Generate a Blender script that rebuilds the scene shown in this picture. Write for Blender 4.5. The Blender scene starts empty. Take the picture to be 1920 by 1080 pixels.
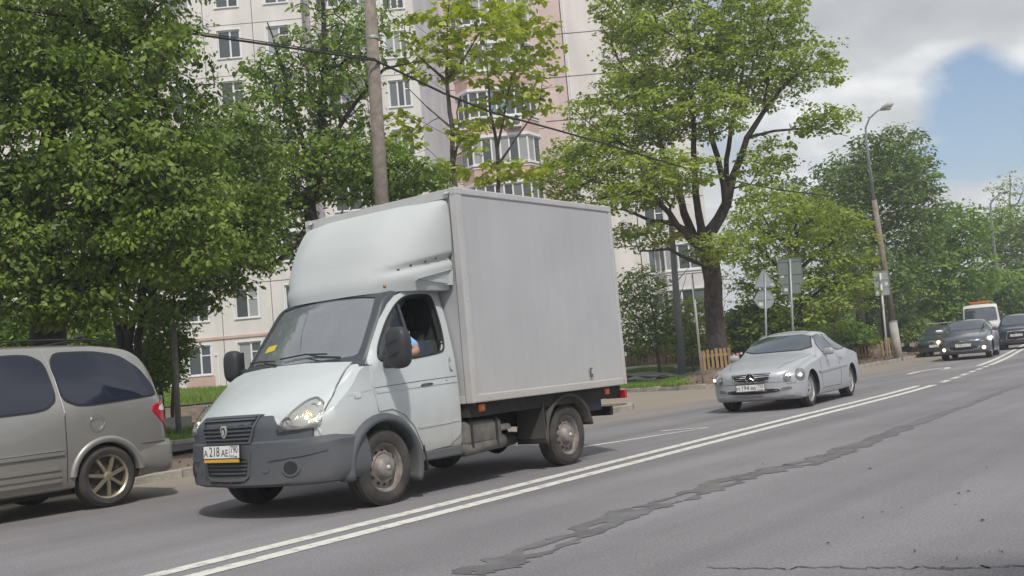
import bpy, bmesh, math, random
import numpy as np
from mathutils import Vector, Matrix
from mathutils.bvhtree import BVHTree
random.seed(7); rng = np.random.default_rng(11)
S = bpy.context.scene
COL = S.collection
R = math.radians; PI = math.pi

# ------------------------------------------------------------------ camera
H = 1.1306
cR = Vector((0.7832985728851305, 0.6153278179330176, -0.08840261418029007))
cU = Vector((0.1178101635092779, -0.007306542628819253, 0.9930092546440492))
cF = Vector((-0.6103803003784077, 0.7882374564385, 0.07821507525637447))
FPX = 1947.74
cam = bpy.data.cameras.new('camera'); cam.lens = 36 * FPX / 1920; cam.sensor_width = 36
cam.clip_start = 0.05; cam.clip_end = 3000
camo = bpy.data.objects.new('camera', cam); COL.objects.link(camo)
M = Matrix((cR, cU, -cF)).transposed().to_4x4(); M.translation = (0, 0, H)
camo.matrix_world = M
S.camera = camo
YAW = 0.65891
Fh = Vector((-math.sin(YAW), math.cos(YAW), 0)); Rh = Vector((math.cos(YAW), math.sin(YAW), 0))
def at(x, y, D):
    """world point seen at photo position x,y, at horizontal depth D metres"""
    d = cF + cR * ((x - 960) / FPX) - cU * ((y - 540) / FPX)
    return Vector((0, 0, H)) + d * (D / d.dot(Fh))
def gnd(x, y, z=0.0):
    d = cF + cR * ((x - 960) / FPX) - cU * ((y - 540) / FPX)
    return Vector((0, 0, H)) + d * ((z - H) / d.z)

HAZE = 0.0017
# ------------------------------------------------------------------ sky and sun
SUN_H = Vector((0.62, -0.50, 0)).normalized(); EL = R(52)
sunv = Vector((SUN_H.x * math.cos(EL), SUN_H.y * math.cos(EL), math.sin(EL)))
w = bpy.data.worlds.new("World"); S.world = w; w.use_nodes = True
nt = w.node_tree; nt.nodes.clear()
def N(nt, t, **k):
    n = nt.nodes.new(t)
    for a, b in k.items(): setattr(n, a, b)
    return n
out = N(nt, 'ShaderNodeOutputWorld'); bg = N(nt, 'ShaderNodeBackground'); bg.inputs[1].default_value = 0.1
sky = N(nt, 'ShaderNodeTexSky'); sky.sky_type = 'NISHITA'; sky.sun_disc = False
sky.sun_elevation = EL; sky.sun_rotation = math.atan2(SUN_H.x, SUN_H.y)
sky.air_density = 1.0; sky.dust_density = 1.6
tc = N(nt, 'ShaderNodeTexCoord'); sep = N(nt, 'ShaderNodeSeparateXYZ')
nt.links.new(tc.outputs['Generated'], sep.inputs[0])
def math_(op, a, b=None, c=None):
    n = N(nt, 'ShaderNodeMath', operation=op)
    for i, v in enumerate((a, b, c)):
        if v is None: continue
        if isinstance(v, (int, float)): n.inputs[i].default_value = v
        else: nt.links.new(v, n.inputs[i])
    return n.outputs[0]
zc = math_('ADD', math_('MAXIMUM', sep.outputs[2], 0.0), 0.28)
cmb = N(nt, 'ShaderNodeCombineXYZ')
nt.links.new(math_('DIVIDE', sep.outputs[0], zc), cmb.inputs[0])
nt.links.new(math_('DIVIDE', sep.outputs[1], zc), cmb.inputs[1])
def noise(scale, det, off, dist=0.0):
    mp = N(nt, 'ShaderNodeMapping'); mp.inputs[1].default_value = off
    nt.links.new(cmb.outputs[0], mp.inputs[0])
    n = N(nt, 'ShaderNodeTexNoise'); n.inputs['Scale'].default_value = scale; n.inputs['Detail'].default_value = det
    n.inputs['Roughness'].default_value = 0.55; n.inputs['Distortion'].default_value = dist
    nt.links.new(mp.outputs[0], n.inputs[0]); return n.outputs[0]
SKY_OFF = (0.2, 0.37, 0.0)
cover = noise(0.9, 6, SKY_OFF, 0.25)
wisp = noise(2.6, 8, (7.3, 1.1, 0), 0.5)
shade = noise(1.9, 7, (4.1, 2.2, 0), 0.3)
def ramp(fac, stops):
    r = N(nt, 'ShaderNodeValToRGB'); nt.links.new(fac, r.inputs[0])
    e = r.color_ramp.elements
    while len(e) < len(stops): e.new(0.5)
    for el, (p, c) in zip(e, stops): el.position = p; el.color = (*c, 1) if len(c) == 3 else c
    return r.outputs[0]
gd = (cF + cR * (945 / FPX) - cU * (-300 / FPX)).normalized()
vd = N(nt, 'ShaderNodeVectorMath', operation='DOT_PRODUCT'); nt.links.new(tc.outputs['Generated'], vd.inputs[0]); vd.inputs[1].default_value = gd
gapm = math_('MULTIPLY', math_('MAXIMUM', math_('SUBTRACT', math_('ADD', vd.outputs['Value'], math_('MULTIPLY', math_('SUBTRACT', wisp, 0.5), 0.018)), 0.9968), 0.0), 42.0)
mask = ramp(math_('SUBTRACT', cover, gapm), [(0.37, (0, 0, 0)), (0.47, (1, 1, 1))])
cl = ramp(shade, [(0.36, (3.3, 3.5, 3.75)), (0.50, (4.5, 4.65, 4.8)), (0.62, (7.6, 7.7, 7.7))])
# clouds are paler towards the horizon
hz = N(nt, 'ShaderNodeMix', data_type='RGBA')
nt.links.new(math_('MULTIPLY', math_('SUBTRACT', 1.0, math_('MULTIPLY', math_('MAXIMUM', sep.outputs[2], 0.0), 3.6)), 0.7), hz.inputs[0])
hz.clamp_factor = True
nt.links.new(cl, hz.inputs[6]); hz.inputs[7].default_value = (6.6, 6.8, 7.0, 1)
mx = N(nt, 'ShaderNodeMix', data_type='RGBA')
mk = math_('MAXIMUM', mask, math_('SUBTRACT', 1.0, math_('MULTIPLY', sep.outputs[2], 7.0))); mk_ = math_('MINIMUM', mk, 1.0)
nt.links.new(mk_, mx.inputs[0]); nt.links.new(sky.outputs[0], mx.inputs[6]); nt.links.new(hz.outputs[2], mx.inputs[7])
nt.links.new(mx.outputs[2], bg.inputs[0]); nt.links.new(bg.outputs[0], out.inputs[0])

sl = bpy.data.lights.new('sun', 'SUN'); sl.energy = 2.1; sl.angle = R(2.5); sl.color = (1.0, 0.955, 0.89)
so = bpy.data.objects.new('sun', sl); COL.objects.link(so)
so.rotation_euler = sunv.to_track_quat('Z', 'Y').to_euler(); so.location = (0, 0, 60)
S.view_settings.view_transform = 'Standard'; S.view_settings.look = 'None'
S.view_settings.exposure = 0.47; S.view_settings.gamma = 1.0; S.view_settings.use_curve_mapping = False
S.render.engine = 'CYCLES'
S.cycles.max_bounces = 6; S.cycles.volume_bounces = 0; S.cycles.transparent_max_bounces = 12; S.cycles.diffuse_bounces = 3

# ------------------------------------------------------------------ materials
MATS = {}
def mat(name, col, rough=0.7, metal=0.0, var=0.0, vscale=4.0, bump=0.0, bscale=40.0, coat=0.0, col2=None,
        mix=(0.35, 0.65), spec=0.5, emit=None, trans=0.0, alpha=1.0, coord='Object', dirt=None):
    if name in MATS: return MATS[name]
    m = bpy.data.materials.new(name); m.use_nodes = True; t = m.node_tree; b = t.nodes['Principled BSDF']
    b.inputs['Base Color'].default_value = (*col, 1); b.inputs['Roughness'].default_value = rough
    b.inputs['Metallic'].default_value = metal; b.inputs['Coat Weight'].default_value = coat
    b.inputs['Coat Roughness'].default_value = 0.06; b.inputs['Specular IOR Level'].default_value = spec
    if trans: b.inputs['Transmission Weight'].default_value = trans
    if alpha < 1: b.inputs['Alpha'].default_value = alpha
    if emit: b.inputs['Emission Color'].default_value = (*emit[0], 1); b.inputs['Emission Strength'].default_value = emit[1]
    tcn = t.nodes.new('ShaderNodeTexCoord')
    src = None
    if var or col2:
        n = t.nodes.new('ShaderNodeTexNoise'); n.inputs['Scale'].default_value = vscale; n.inputs['Detail'].default_value = 8
        n.inputs['Roughness'].default_value = 0.62
        t.links.new(tcn.outputs[coord], n.inputs[0])
        r = t.nodes.new('ShaderNodeValToRGB'); t.links.new(n.outputs[0], r.inputs[0])
        c2 = col2 if col2 else tuple(c * (1 - var) for c in col); c1 = col if col2 else tuple(min(1, c * (1 + var)) for c in col)
        r.color_ramp.elements[0].position = mix[0]; r.color_ramp.elements[0].color = (*c2, 1)
        r.color_ramp.elements[1].position = mix[1]; r.color_ramp.elements[1].color = (*c1, 1)
        t.links.new(r.outputs[0], b.inputs['Base Color']); src = r.outputs[0]
    if dirt:   # dirt = (colour, z_low, z_high, strength): road grime thicker low on the object
        dc, z0, z1, st = dirt
        sp = t.nodes.new('ShaderNodeSeparateXYZ'); t.links.new(tcn.outputs['Object'], sp.inputs[0])
        mr = t.nodes.new('ShaderNodeMapRange'); t.links.new(sp.outputs[2], mr.inputs[0])
        mr.inputs[1].default_value = z0; mr.inputs[2].default_value = z1; mr.inputs[3].default_value = 1; mr.inputs[4].default_value = 0
        n2 = t.nodes.new('ShaderNodeTexNoise'); n2.inputs['Scale'].default_value = 5; n2.inputs['Detail'].default_value = 9
        t.links.new(tcn.outputs['Object'], n2.inputs[0])
        mu = t.nodes.new('ShaderNodeMath'); mu.operation = 'MULTIPLY'; t.links.new(mr.outputs[0], mu.inputs[0]); t.links.new(n2.outputs[0], mu.inputs[1])
        mu2 = t.nodes.new('ShaderNodeMath'); mu2.operation = 'MULTIPLY'; mu2.use_clamp = True
        t.links.new(mu.outputs[0], mu2.inputs[0]); mu2.inputs[1].default_value = st * 2
        mm = t.nodes.new('ShaderNodeMix'); mm.data_type = 'RGBA'
        t.links.new(mu2.outputs[0], mm.inputs[0]); mm.inputs[7].default_value = (*dc, 1)
        if src: t.links.new(src, mm.inputs[6])
        else: mm.inputs[6].default_value = (*col, 1)
        t.links.new(mm.outputs[2], b.inputs['Base Color'])
        ma = t.nodes.new('ShaderNodeMath'); ma.operation = 'MULTIPLY_ADD'; t.links.new(mu2.outputs[0], ma.inputs[0])
        ma.inputs[1].default_value = 0.45; ma.inputs[2].default_value = rough; t.links.new(ma.outputs[0], b.inputs['Roughness'])
        if coat:
            mc = t.nodes.new('ShaderNodeMath'); mc.operation = 'MULTIPLY_ADD'; t.links.new(mu2.outputs[0], mc.inputs[0])
            mc.inputs[1].default_value = -coat; mc.inputs[2].default_value = coat; t.links.new(mc.outputs[0], b.inputs['Coat Weight'])
    if bump:
        n3 = t.nodes.new('ShaderNodeTexNoise'); n3.inputs['Scale'].default_value = bscale; n3.inputs['Detail'].default_value = 6
        t.links.new(tcn.outputs[coord], n3.inputs[0])
        bp = t.nodes.new('ShaderNodeBump'); bp.inputs['Strength'].default_value = bump; bp.inputs['Distance'].default_value = 0.02
        t.links.new(n3.outputs[0], bp.inputs['Height']); t.links.new(bp.outputs[0], b.inputs['Normal'])
    MATS[name] = m; return m

def streaks(m, amt=.10, sc=(5, 5, .35), nscale=1.0):
    """rain streaks and stains: multiply the base colour by noise drawn out downwards"""
    t = m.node_tree; b = t.nodes['Principled BSDF']; tcn = t.nodes.new('ShaderNodeTexCoord'); mp = t.nodes.new('ShaderNodeMapping'); mp.inputs[3].default_value = sc
    t.links.new(tcn.outputs['Object'], mp.inputs[0]); n = t.nodes.new('ShaderNodeTexNoise'); n.inputs['Scale'].default_value = nscale; n.inputs['Detail'].default_value = 6; t.links.new(mp.outputs[0], n.inputs[0])
    r = t.nodes.new('ShaderNodeMapRange'); r.inputs[1].default_value = .35; r.inputs[2].default_value = .65; r.inputs[3].default_value = 1 - amt; r.inputs[4].default_value = 1 + amt * .4; t.links.new(n.outputs[0], r.inputs[0])
    v = t.nodes.new('ShaderNodeVectorMath'); v.operation = 'SCALE'
    if b.inputs['Base Color'].links: t.links.new(b.inputs['Base Color'].links[0].from_socket, v.inputs[0])
    else: v.inputs[0].default_value = b.inputs['Base Color'].default_value[:3]
    t.links.new(r.outputs[0], v.inputs['Scale']); t.links.new(v.outputs[0], b.inputs['Base Color'])
# ------------------------------------------------------------------ mesh helpers
def tag(o, label=None, cat=None, group=None, kind=None):
    if label: o['label'] = label
    if cat: o['category'] = cat
    if group: o['group'] = group
    if kind: o['kind'] = kind
    return o
def empty(name, loc=(0, 0, 0), rz=0.0, label=None, cat=None, group=None, kind=None):
    o = bpy.data.objects.new(name, None); COL.objects.link(o); o.location = loc; o.rotation_euler = (0, 0, rz)
    o.empty_display_size = 0.2
    return tag(o, label, cat, group, kind)
class MB:
    def __init__(s): s.v = []; s.f = []; s.m = []
    def add(s, vs, fs, mi=0):
        o = len(s.v); s.v += [tuple(v) for v in vs]; s.f += [tuple(o + i for i in f) for f in fs]; s.m += [mi] * len(fs)
        return s
    def box(s, c, d, mi=0, rz=0.0, mtx=None):
        x, y, z = d[0] / 2, d[1] / 2, d[2] / 2
        vs = [Vector((a * x, b * y, e * z)) for a in (-1, 1) for b in (-1, 1) for e in (-1, 1)]
        if rz: rm = Matrix.Rotation(rz, 3, 'Z'); vs = [rm @ v for v in vs]
        if mtx is not None: vs = [mtx @ v for v in vs]
        vs = [v + Vector(c) for v in vs]
        return s.add(vs, [(0, 1, 3, 2), (4, 6, 7, 5), (0, 4, 5, 1), (2, 3, 7, 6), (0, 2, 6, 4), (1, 5, 7, 3)], mi)
    def tube(s, pts, rads, n=8, mi=0, cap=True):
        pts = [Vector(p) for p in pts]
        if isinstance(rads, (int, float)): rads = [rads] * len(pts)
        o = len(s.v); up = None
        for i, p in enumerate(pts):
            d = (pts[min(i + 1, len(pts) - 1)] - pts[max(i - 1, 0)]).normalized()
            if up is None: up = d.orthogonal().normalized()
            a = (up - d * up.dot(d))
            a = a.normalized() if a.length > 1e-6 else d.orthogonal().normalized()
            up = a; b = d.cross(a)
            for k in range(n):
                t = 2 * PI * k / n; s.v.append(tuple(p + (a * math.cos(t) + b * math.sin(t)) * rads[i]))
        for i in range(len(pts) - 1):
            for k in range(n):
                k2 = (k + 1) % n; s.f.append((o + i * n + k, o + i * n + k2, o + (i + 1) * n + k2, o + (i + 1) * n + k)); s.m.append(mi)
        if cap:
            s.f.append(tuple(o + k for k in reversed(range(n)))); s.m.append(mi)
            s.f.append(tuple(o + (len(pts) - 1) * n + k for k in range(n))); s.m.append(mi)
        return s
    def lathe(s, prof, c=(0, 0, 0), axis='X', n=32, mi=0):
        """prof: list of (r, t[, mi]) ; revolve around axis through c"""
        o = len(s.v); c = Vector(c)
        for k in range(n):
            t = 2 * PI * k / n; ca, sa = math.cos(t), math.sin(t)
            for p in prof:
                r, h = p[0], p[1]
                v = Vector((h, r * ca, r * sa)) if axis == 'X' else Vector((r * ca, h, r * sa)) if axis == 'Y' else Vector((r * ca, r * sa, h))
                s.v.append(tuple(c + v))
        m = len(prof)
        for k in range(n):
            k2 = (k + 1) % n
            for i in range(m - 1):
                s.f.append((o + k * m + i, o + k2 * m + i, o + k2 * m + i + 1, o + k * m + i + 1))
                s.m.append(prof[i][2] if len(prof[i]) > 2 else mi)
        return s
    def prism(s, poly, z0, z1, mi=0):
        n = len(poly); vs = [(p[0], p[1], z0) for p in poly] + [(p[0], p[1], z1) for p in poly]
        fs = [tuple(reversed(range(n))), tuple(range(n, 2 * n))] + [(i, (i + 1) % n, n + (i + 1) % n, n + i) for i in range(n)]
        return s.add(vs, fs, mi)
    def build(s, name, mats, parent=None, smooth=False, fixn=False, bevel=0.0):
        me = bpy.data.meshes.new(name); me.from_pydata(s.v, [], s.f)
        if not isinstance(mats, (list, tuple)): mats = [mats]
        for m in mats: me.materials.append(m)
        if len(mats) > 1: me.polygons.foreach_set('material_index', s.m)
        if smooth: me.polygons.foreach_set('use_smooth', [True] * len(me.polygons))
        if fixn:
            bm = bmesh.new(); bm.from_mesh(me); bmesh.ops.remove_doubles(bm, verts=bm.verts, dist=1e-5)
            bmesh.ops.recalc_face_normals(bm, faces=bm.faces); bm.to_mesh(me); bm.free()
        me.update()
        o = bpy.data.objects.new(name, me); COL.objects.link(o)
        if parent: o.parent = parent
        if bevel:
            bv = o.modifiers.new('bevel', 'BEVEL'); bv.width = bevel; bv.segments = 2; bv.limit_method = 'ANGLE'; bv.angle_limit = R(40)
        if smooth and (bevel or smooth == 'auto'):
            pass
        return o
def autosmooth(o, ang=35):
    me = o.data
    me.polygons.foreach_set('use_smooth', [True] * len(me.polygons))
    bm = bmesh.new(); bm.from_mesh(me)
    for e in bm.edges:
        if len(e.link_faces) == 2 and e.calc_face_angle(0) > R(ang): e.smooth = False
        elif len(e.link_faces) != 2: e.smooth = False
    bm.to_mesh(me); bm.free(); return o
def copy_obj(o, parent=None):
    c = o.copy(); COL.objects.link(c); c.parent = parent; return c
def copy_tree(o, parent=None):
    c = copy_obj(o, parent)
    for ch in list(o.children): copy_tree(ch, c)
    return c
# ================================================================== ground, road, verge
# centre line X(Y) of the road: straight beside the camera, bending left far away
def cx(y):
    pts = [(-80, -6.0), (0, -5.92), (5, -6.04), (12, -6.42), (23, -6.85), (28, -7.55), (34, -8.3), (40, -9.2), (50, -10.9), (65, -13.5), (90, -17.8), (200, -36)]
    return float(np.interp(y, [p[0] for p in pts], [p[1] for p in pts]))
def cxs(y): return sum(cx(y + d) for d in (-3, -1.5, 0, 1.5, 3)) / 5
def curbx(y):   # left kerb line
    if y < 21.5: return float(np.interp(y, [-80, 5, 9, 14, 17.7, 20.2], [-13.2, -13.25, -13.3, -12.9, -12.2, -12.35]))
    return float(np.interp(y, [29, 33, 40, 50, 65, 90, 200], [-15.1, -14.0, -14.2, -15.3, -17.7, -22, -40.5]))
def vz(s):      # height of the verge s metres behind the kerb
    s = max(0, s); return 0.13 + 0.045 * max(0, s - 2)
m_asph = mat('asphalt', (0.215, 0.206, 0.217), 0.86, var=0.1, vscale=0.35, bump=0.5, bscale=90, spec=0.35)
def asphalt_nodes(m):
    t = m.node_tree; b = t.nodes['Principled BSDF']; L = t.links
    tcn = t.nodes.new('ShaderNodeTexCoord')
    src = b.inputs['Base Color'].links[0].from_socket
    # fine aggregate
    n = t.nodes.new('ShaderNodeTexNoise'); n.inputs['Scale'].default_value = 55; n.inputs['Detail'].default_value = 3; L.new(tcn.outputs['Object'], n.inputs[0])
    r = t.nodes.new('ShaderNodeMapRange'); r.inputs[1].default_value = .3; r.inputs[2].default_value = .7; r.inputs[3].default_value = .78; r.inputs[4].default_value = 1.22; L.new(n.outputs[0], r.inputs[0])
    v = t.nodes.new('ShaderNodeTexVoronoi'); v.inputs['Scale'].default_value = 28; L.new(tcn.outputs['Object'], v.inputs[0])
    vr = t.nodes.new('ShaderNodeMapRange'); vr.inputs[1].default_value = .05; vr.inputs[2].default_value = .14; vr.inputs[3].default_value = 1.35; vr.inputs[4].default_value = 1.0; L.new(v.outputs['Distance'], vr.inputs[0])
    mu = t.nodes.new('ShaderNodeMath'); mu.operation = 'MULTIPLY'; L.new(r.outputs[0], mu.inputs[0]); L.new(vr.outputs[0], mu.inputs[1])
    # lengthwise wear bands
    sx = t.nodes.new('ShaderNodeMapping'); sx.inputs[3].default_value = (0.9, 0.035, 1); L.new(tcn.outputs['Object'], sx.inputs[0])
    n2 = t.nodes.new('ShaderNodeTexNoise'); n2.inputs['Scale'].default_value = 1.3; n2.inputs['Detail'].default_value = 5; L.new(sx.outputs[0], n2.inputs[0])
    r2 = t.nodes.new('ShaderNodeMapRange'); r2.inputs[1].default_value = .35; r2.inputs[2].default_value = .65; r2.inputs[3].default_value = .82; r2.inputs[4].default_value = 1.13; L.new(n2.outputs[0], r2.inputs[0])
    mu2 = t.nodes.new('ShaderNodeMath'); mu2.operation = 'MULTIPLY'; L.new(mu.outputs[0], mu2.inputs[0]); L.new(r2.outputs[0], mu2.inputs[1])
    vm = t.nodes.new('ShaderNodeVectorMath'); vm.operation = 'SCALE'; L.new(src, vm.inputs[0]); L.new(mu2.outputs[0], vm.inputs['Scale'])
    # dust drifted against the left kerb: X(object) from -10.5 down
    sp = t.nodes.new('ShaderNodeSeparateXYZ'); L.new(tcn.outputs['Object'], sp.inputs[0])
    yb = t.nodes.new('ShaderNodeMath'); yb.operation = 'SUBTRACT'; L.new(sp.outputs[1], yb.inputs[0]); yb.inputs[1].default_value = 33; yb2 = t.nodes.new('ShaderNodeMath'); yb2.operation = 'MAXIMUM'; L.new(yb.outputs[0], yb2.inputs[0]); yb2.inputs[1].default_value = 0
    yc = t.nodes.new('ShaderNodeMath'); yc.operation = 'MULTIPLY_ADD'; L.new(yb2.outputs[0], yc.inputs[0]); yc.inputs[1].default_value = .12; L.new(sp.outputs[0], yc.inputs[2])
    n4 = t.nodes.new('ShaderNodeTexNoise'); n4.inputs['Scale'].default_value = .8; n4.inputs['Detail'].default_value = 8; L.new(tcn.outputs['Object'], n4.inputs[0])
    ad = t.nodes.new('ShaderNodeMath'); ad.operation = 'MULTIPLY_ADD'; L.new(n4.outputs[0], ad.inputs[0]); ad.inputs[1].default_value = 3.2; L.new(yc.outputs[0], ad.inputs[2])
    r3 = t.nodes.new('ShaderNodeMapRange'); r3.inputs[1].default_value = -8.2; r3.inputs[2].default_value = -11.2; r3.inputs[3].default_value = 0; r3.inputs[4].default_value = .8; L.new(ad.outputs[0], r3.inputs[0])
    mm = t.nodes.new('ShaderNodeMix'); mm.data_type = 'RGBA'; L.new(r3.outputs[0], mm.inputs[0]); L.new(vm.outputs[0], mm.inputs[6]); mm.inputs[7].default_value = (.30, .255, .20, 1)
    L.new(mm.outputs[2], b.inputs['Base Color'])
asphalt_nodes(m_asph)
m_patch = mat('worn_asphalt', (0.245, 0.225, 0.21), 0.9, var=0.12, vscale=1.2, bump=0.5, bscale=80)
m_wet = mat('damp_asphalt', (0.132, 0.13, 0.13), 0.6, var=0.25, vscale=3, bump=0.25, bscale=90)
m_paint = mat('road_paint', (0.66, 0.66, 0.60), 0.75, var=0.0, col2=(0.34, 0.33, 0.31), mix=(0.34, 0.50), vscale=9, bump=0.3, bscale=90)
m_kerb = mat('kerb_concrete', (0.40, 0.37, 0.33), 0.92, col2=(0.26, 0.235, 0.20), vscale=3, bump=0.6, bscale=25)
m_dirt = mat('bare_earth', (0.20, 0.155, 0.115), 0.96, col2=(0.11, 0.083, 0.062), vscale=2.2, bump=1.0, bscale=14)
m_soil = mat('grass_ground', (0.075, 0.105, 0.035), 0.95, col2=(0.13, 0.115, 0.06), vscale=1.1, bump=0.8, bscale=20)
m_path = mat('path_asphalt', (0.25, 0.25, 0.25), 0.9, var=0.15, vscale=2, bump=0.3)
m_base = mat('far_ground', (0.07, 0.085, 0.045), 0.95, col2=(0.11, 0.10, 0.07), vscale=0.2)

g = MB().add([(-420, -300, -.06), (300, -300, -.06), (300, 480, -.06), (-420, 480, -.06)], [(0, 1, 2, 3)]).build('ground', m_base); tag(g, kind='structure')
# road sheet (fine enough to follow the bend), reaching under the verge blocks
ys = [-80, -40, -10] + list(range(0, 70, 3)) + [75, 90, 120, 200]
mb = MB(); vs = []
for y in ys: vs += [(-34 if 15 < y < 40 else cxs(y) - 14, y, 0), (cxs(y) + 12, y, 0)]
mb.add(vs, [(2 * i, 2 * i + 1, 2 * i + 3, 2 * i + 2) for i in range(len(ys) - 1)])
tag(mb.build('road', m_asph), kind='structure')
def sheet(name, poly, z, m, parent=None):
    return MB().add([(p[0], p[1], z) for p in poly], [tuple(range(len(poly)))]).build(name, m, parent, fixn=True)
def strip(f, y0, y1, half, step=0.5):
    L, Rr = [], []; y = y0
    while y < y1 - 1e-6: L.append((f(y) - half, y)); Rr.append((f(y) + half, y)); y += step
    L.append((f(y1) - half, y1)); Rr.append((f(y1) + half, y1))
    return L + Rr[::-1]
def strip_obj(name, f, y0, y1, half, z, m, step=1.0):
    n = max(1, int(math.ceil((y1 - y0) / step))); v = []; fc = []
    for i in range(n + 1):
        y = y0 + (y1 - y0) * i / n; v += [(f(y) - half, y, z), (f(y) + half, y, z)]
    fc = [(2 * i, 2 * i + 1, 2 * i + 3, 2 * i + 2) for i in range(n)]
    return MB().add(v, fc).build(name, m)
# painted markings (each stretch of paint is one sheet 4 mm above the asphalt)
lL = lambda y: cxs(y) - 0.17
lR = lambda y: cxs(y) + 0.17
for f in (lL, lR):
    tag(strip_obj('road_marking', f, -30, 23.3, 0.082, 0.004, m_paint), kind='structure')
    tag(strip_obj('road_marking', f, 33.5, 90, 0.085, 0.004, m_paint), kind='structure')
for y in np.arange(24.2, 33, 1.55): tag(strip_obj('road_marking', lR, float(y), float(y) + 0.95, 0.075, 0.004, m_paint), kind='structure')
def quadline(a, b, w0, w1=None):
    a = Vector((a[0], a[1], 0)); b = Vector((b[0], b[1], 0)); d = (b - a).normalized(); n = Vector((-d.y, d.x, 0)); w1 = w0 if w1 is None else w1
    return [tuple((a + n * w0 / 2).xy), tuple((b + n * w1 / 2).xy), tuple((b - n * w1 / 2).xy), tuple((a - n * w0 / 2).xy)]
# lane arrow beside the truck and the curved one ahead
a1 = gnd(1090, 839); a2 = gnd(1328, 802); a3 = gnd(1238, 809)
tag(sheet('road_marking', quadline(a1, a2, .12, .06), .004, m_paint), kind='structure')
tag(sheet('road_marking', quadline(a3, a2, .10, .05), .008, m_paint), kind='structure')
pp = [gnd(x, y) for x, y in ((1702, 702), (1722, 697), (1745, 693), (1768, 689.5), (1777, 689), (1776, 691.5), (1762, 693.5))]
for i in range(len(pp) - 1): tag(sheet('road_marking', quadline(pp[i], pp[i + 1], .17), .004 + .001 * (i % 2), m_paint), kind='structure')

# damp streak of sealed crack along the near lane: ragged ribbon with holes
wet = [(880, 1078), (985, 1040), (1080, 1005), (1180, 960), (1255, 940), (1330, 915), (1400, 893), (1468, 876), (1500, 872), (1560, 852), (1625, 830), (1700, 800), (1790, 768), (1850, 745), (1918, 720)]
wp = [gnd(*p) for p in wet]
def wet_line(t):
    i = min(int(t), len(wp) - 2); return wp[i].lerp(wp[i + 1], t - i)
mbw = MB(); nn = 420
rs = np.random.default_rng(5)
def fnoise(n, sc, seed):
    r_ = np.random.default_rng(seed); k = r_.random(int(n / sc) + 4); x = np.arange(n) / sc
    i = x.astype(int); f = x - i; f = f * f * (3 - 2 * f); return k[i] * (1 - f) + k[i + 1] * f
wA = fnoise(nn + 1, 7, 1) * .7 + fnoise(nn + 1, 2.2, 2) * .3; wB = fnoise(nn + 1, 6, 3) * .7 + fnoise(nn + 1, 2, 4) * .3
hA = fnoise(nn + 1, 9, 6); hB = fnoise(nn + 1, 5, 8)
prev = None
for i in range(nn + 1):
    t = i / nn * (len(wp) - 1.001); p = wet_line(t); d = (wet_line(min(t + .3, len(wp) - 1.01)) - wet_line(max(t - .3, 0))).normalized(); n = Vector((-d.y, d.x, 0))
    fall = 1.0 if t < 9 else max(.35, 1 - (t - 9) * .12)
    o = .16 * fall * (.2 + wA[i] * 1.2 + rs.random() * .16); q = .16 * fall * (.2 + wB[i] * 1.2 + rs.random() * .16)
    hole = max(0, hA[i] - .42) * .32 if .0 < t < 9 else 0
    c = (hB[i] - .5) * .06
    row = [p + n * o, p + n * (c + hole * .5 + .001), p + n * (c - hole * .5 - .001), p - n * q]
    row = [(v.x, v.y, .004) for v in row]
    if prev:
        mbw.add(prev + row, [(0, 1, 5, 4), (2, 3, 7, 6)] + ([] if hole > .002 and ph > .002 else [(1, 2, 6, 5)]))
    prev = row; ph = hole
tag(mbw.build('damp_streak', m_wet), kind='structure')
# thin cracks
m_crack = mat('crack', (0.05, 0.048, 0.046), 0.9)
def crack(pix, wdt, seed):
    r_ = random.Random(seed); P0 = [gnd(*p) for p in pix]; mb = MB(); pts = []
    for a, b in zip(P0[:-1], P0[1:]):
        for k in range(14): pts.append(a.lerp(b, k / 14) + Vector((r_.gauss(0, .02), r_.gauss(0, .02), 0)))
    pts.append(P0[-1]); L = []
    for i, p in enumerate(pts):
        d = (pts[min(i + 1, len(pts) - 1)] - pts[max(0, i - 1)]).normalized(); n = Vector((-d.y, d.x, 0)); ww = wdt * r_.uniform(.4, 1.1)
        L += [(p.x + n.x * ww, p.y + n.y * ww, .0045), (p.x - n.x * ww, p.y - n.y * ww, .0045)]
    mb.add(L, [(2 * i, 2 * i + 1, 2 * i + 3, 2 * i + 2) for i in range(len(pts) - 1)]); tag(mb.build('road_crack', m_crack), kind='structure')
crack([(1320, 1066), (1480, 1066), (1640, 1063), (1800, 1067), (1919, 1062)], .008, 3)
# dry leaf litter and grit on the near right lane
mbl = MB(); r_ = random.Random(4)
for i in range(26):
    x = r_.uniform(1350, 1919); y = r_.uniform(860, 1075)
    if x < 1500 and r_.random() < .6: continue
    p = gnd(x, y); a = r_.uniform(0, PI); s = r_.uniform(.008, .022); e = r_.uniform(.2, .6)
    c_, s_ = math.cos(a), math.sin(a); pts = [(1, 0), (.3, e), (-1, .1 * e), (-.2, -e)]
    mbl.add([(p.x + s * (c_ * u - s_ * v), p.y + s * (s_ * u + c_ * v), .006 + .012 * (k % 2) * r_.random()) for k, (u, v) in enumerate(pts)], [(0, 1, 2, 3)])
tag(mbl.build('leaf_litter', mat('dead_leaf', (0.06, 0.05, 0.04), .9)), 'scattered dry leaf crumbs on the near asphalt', 'leaf litter', kind='stuff')
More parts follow.
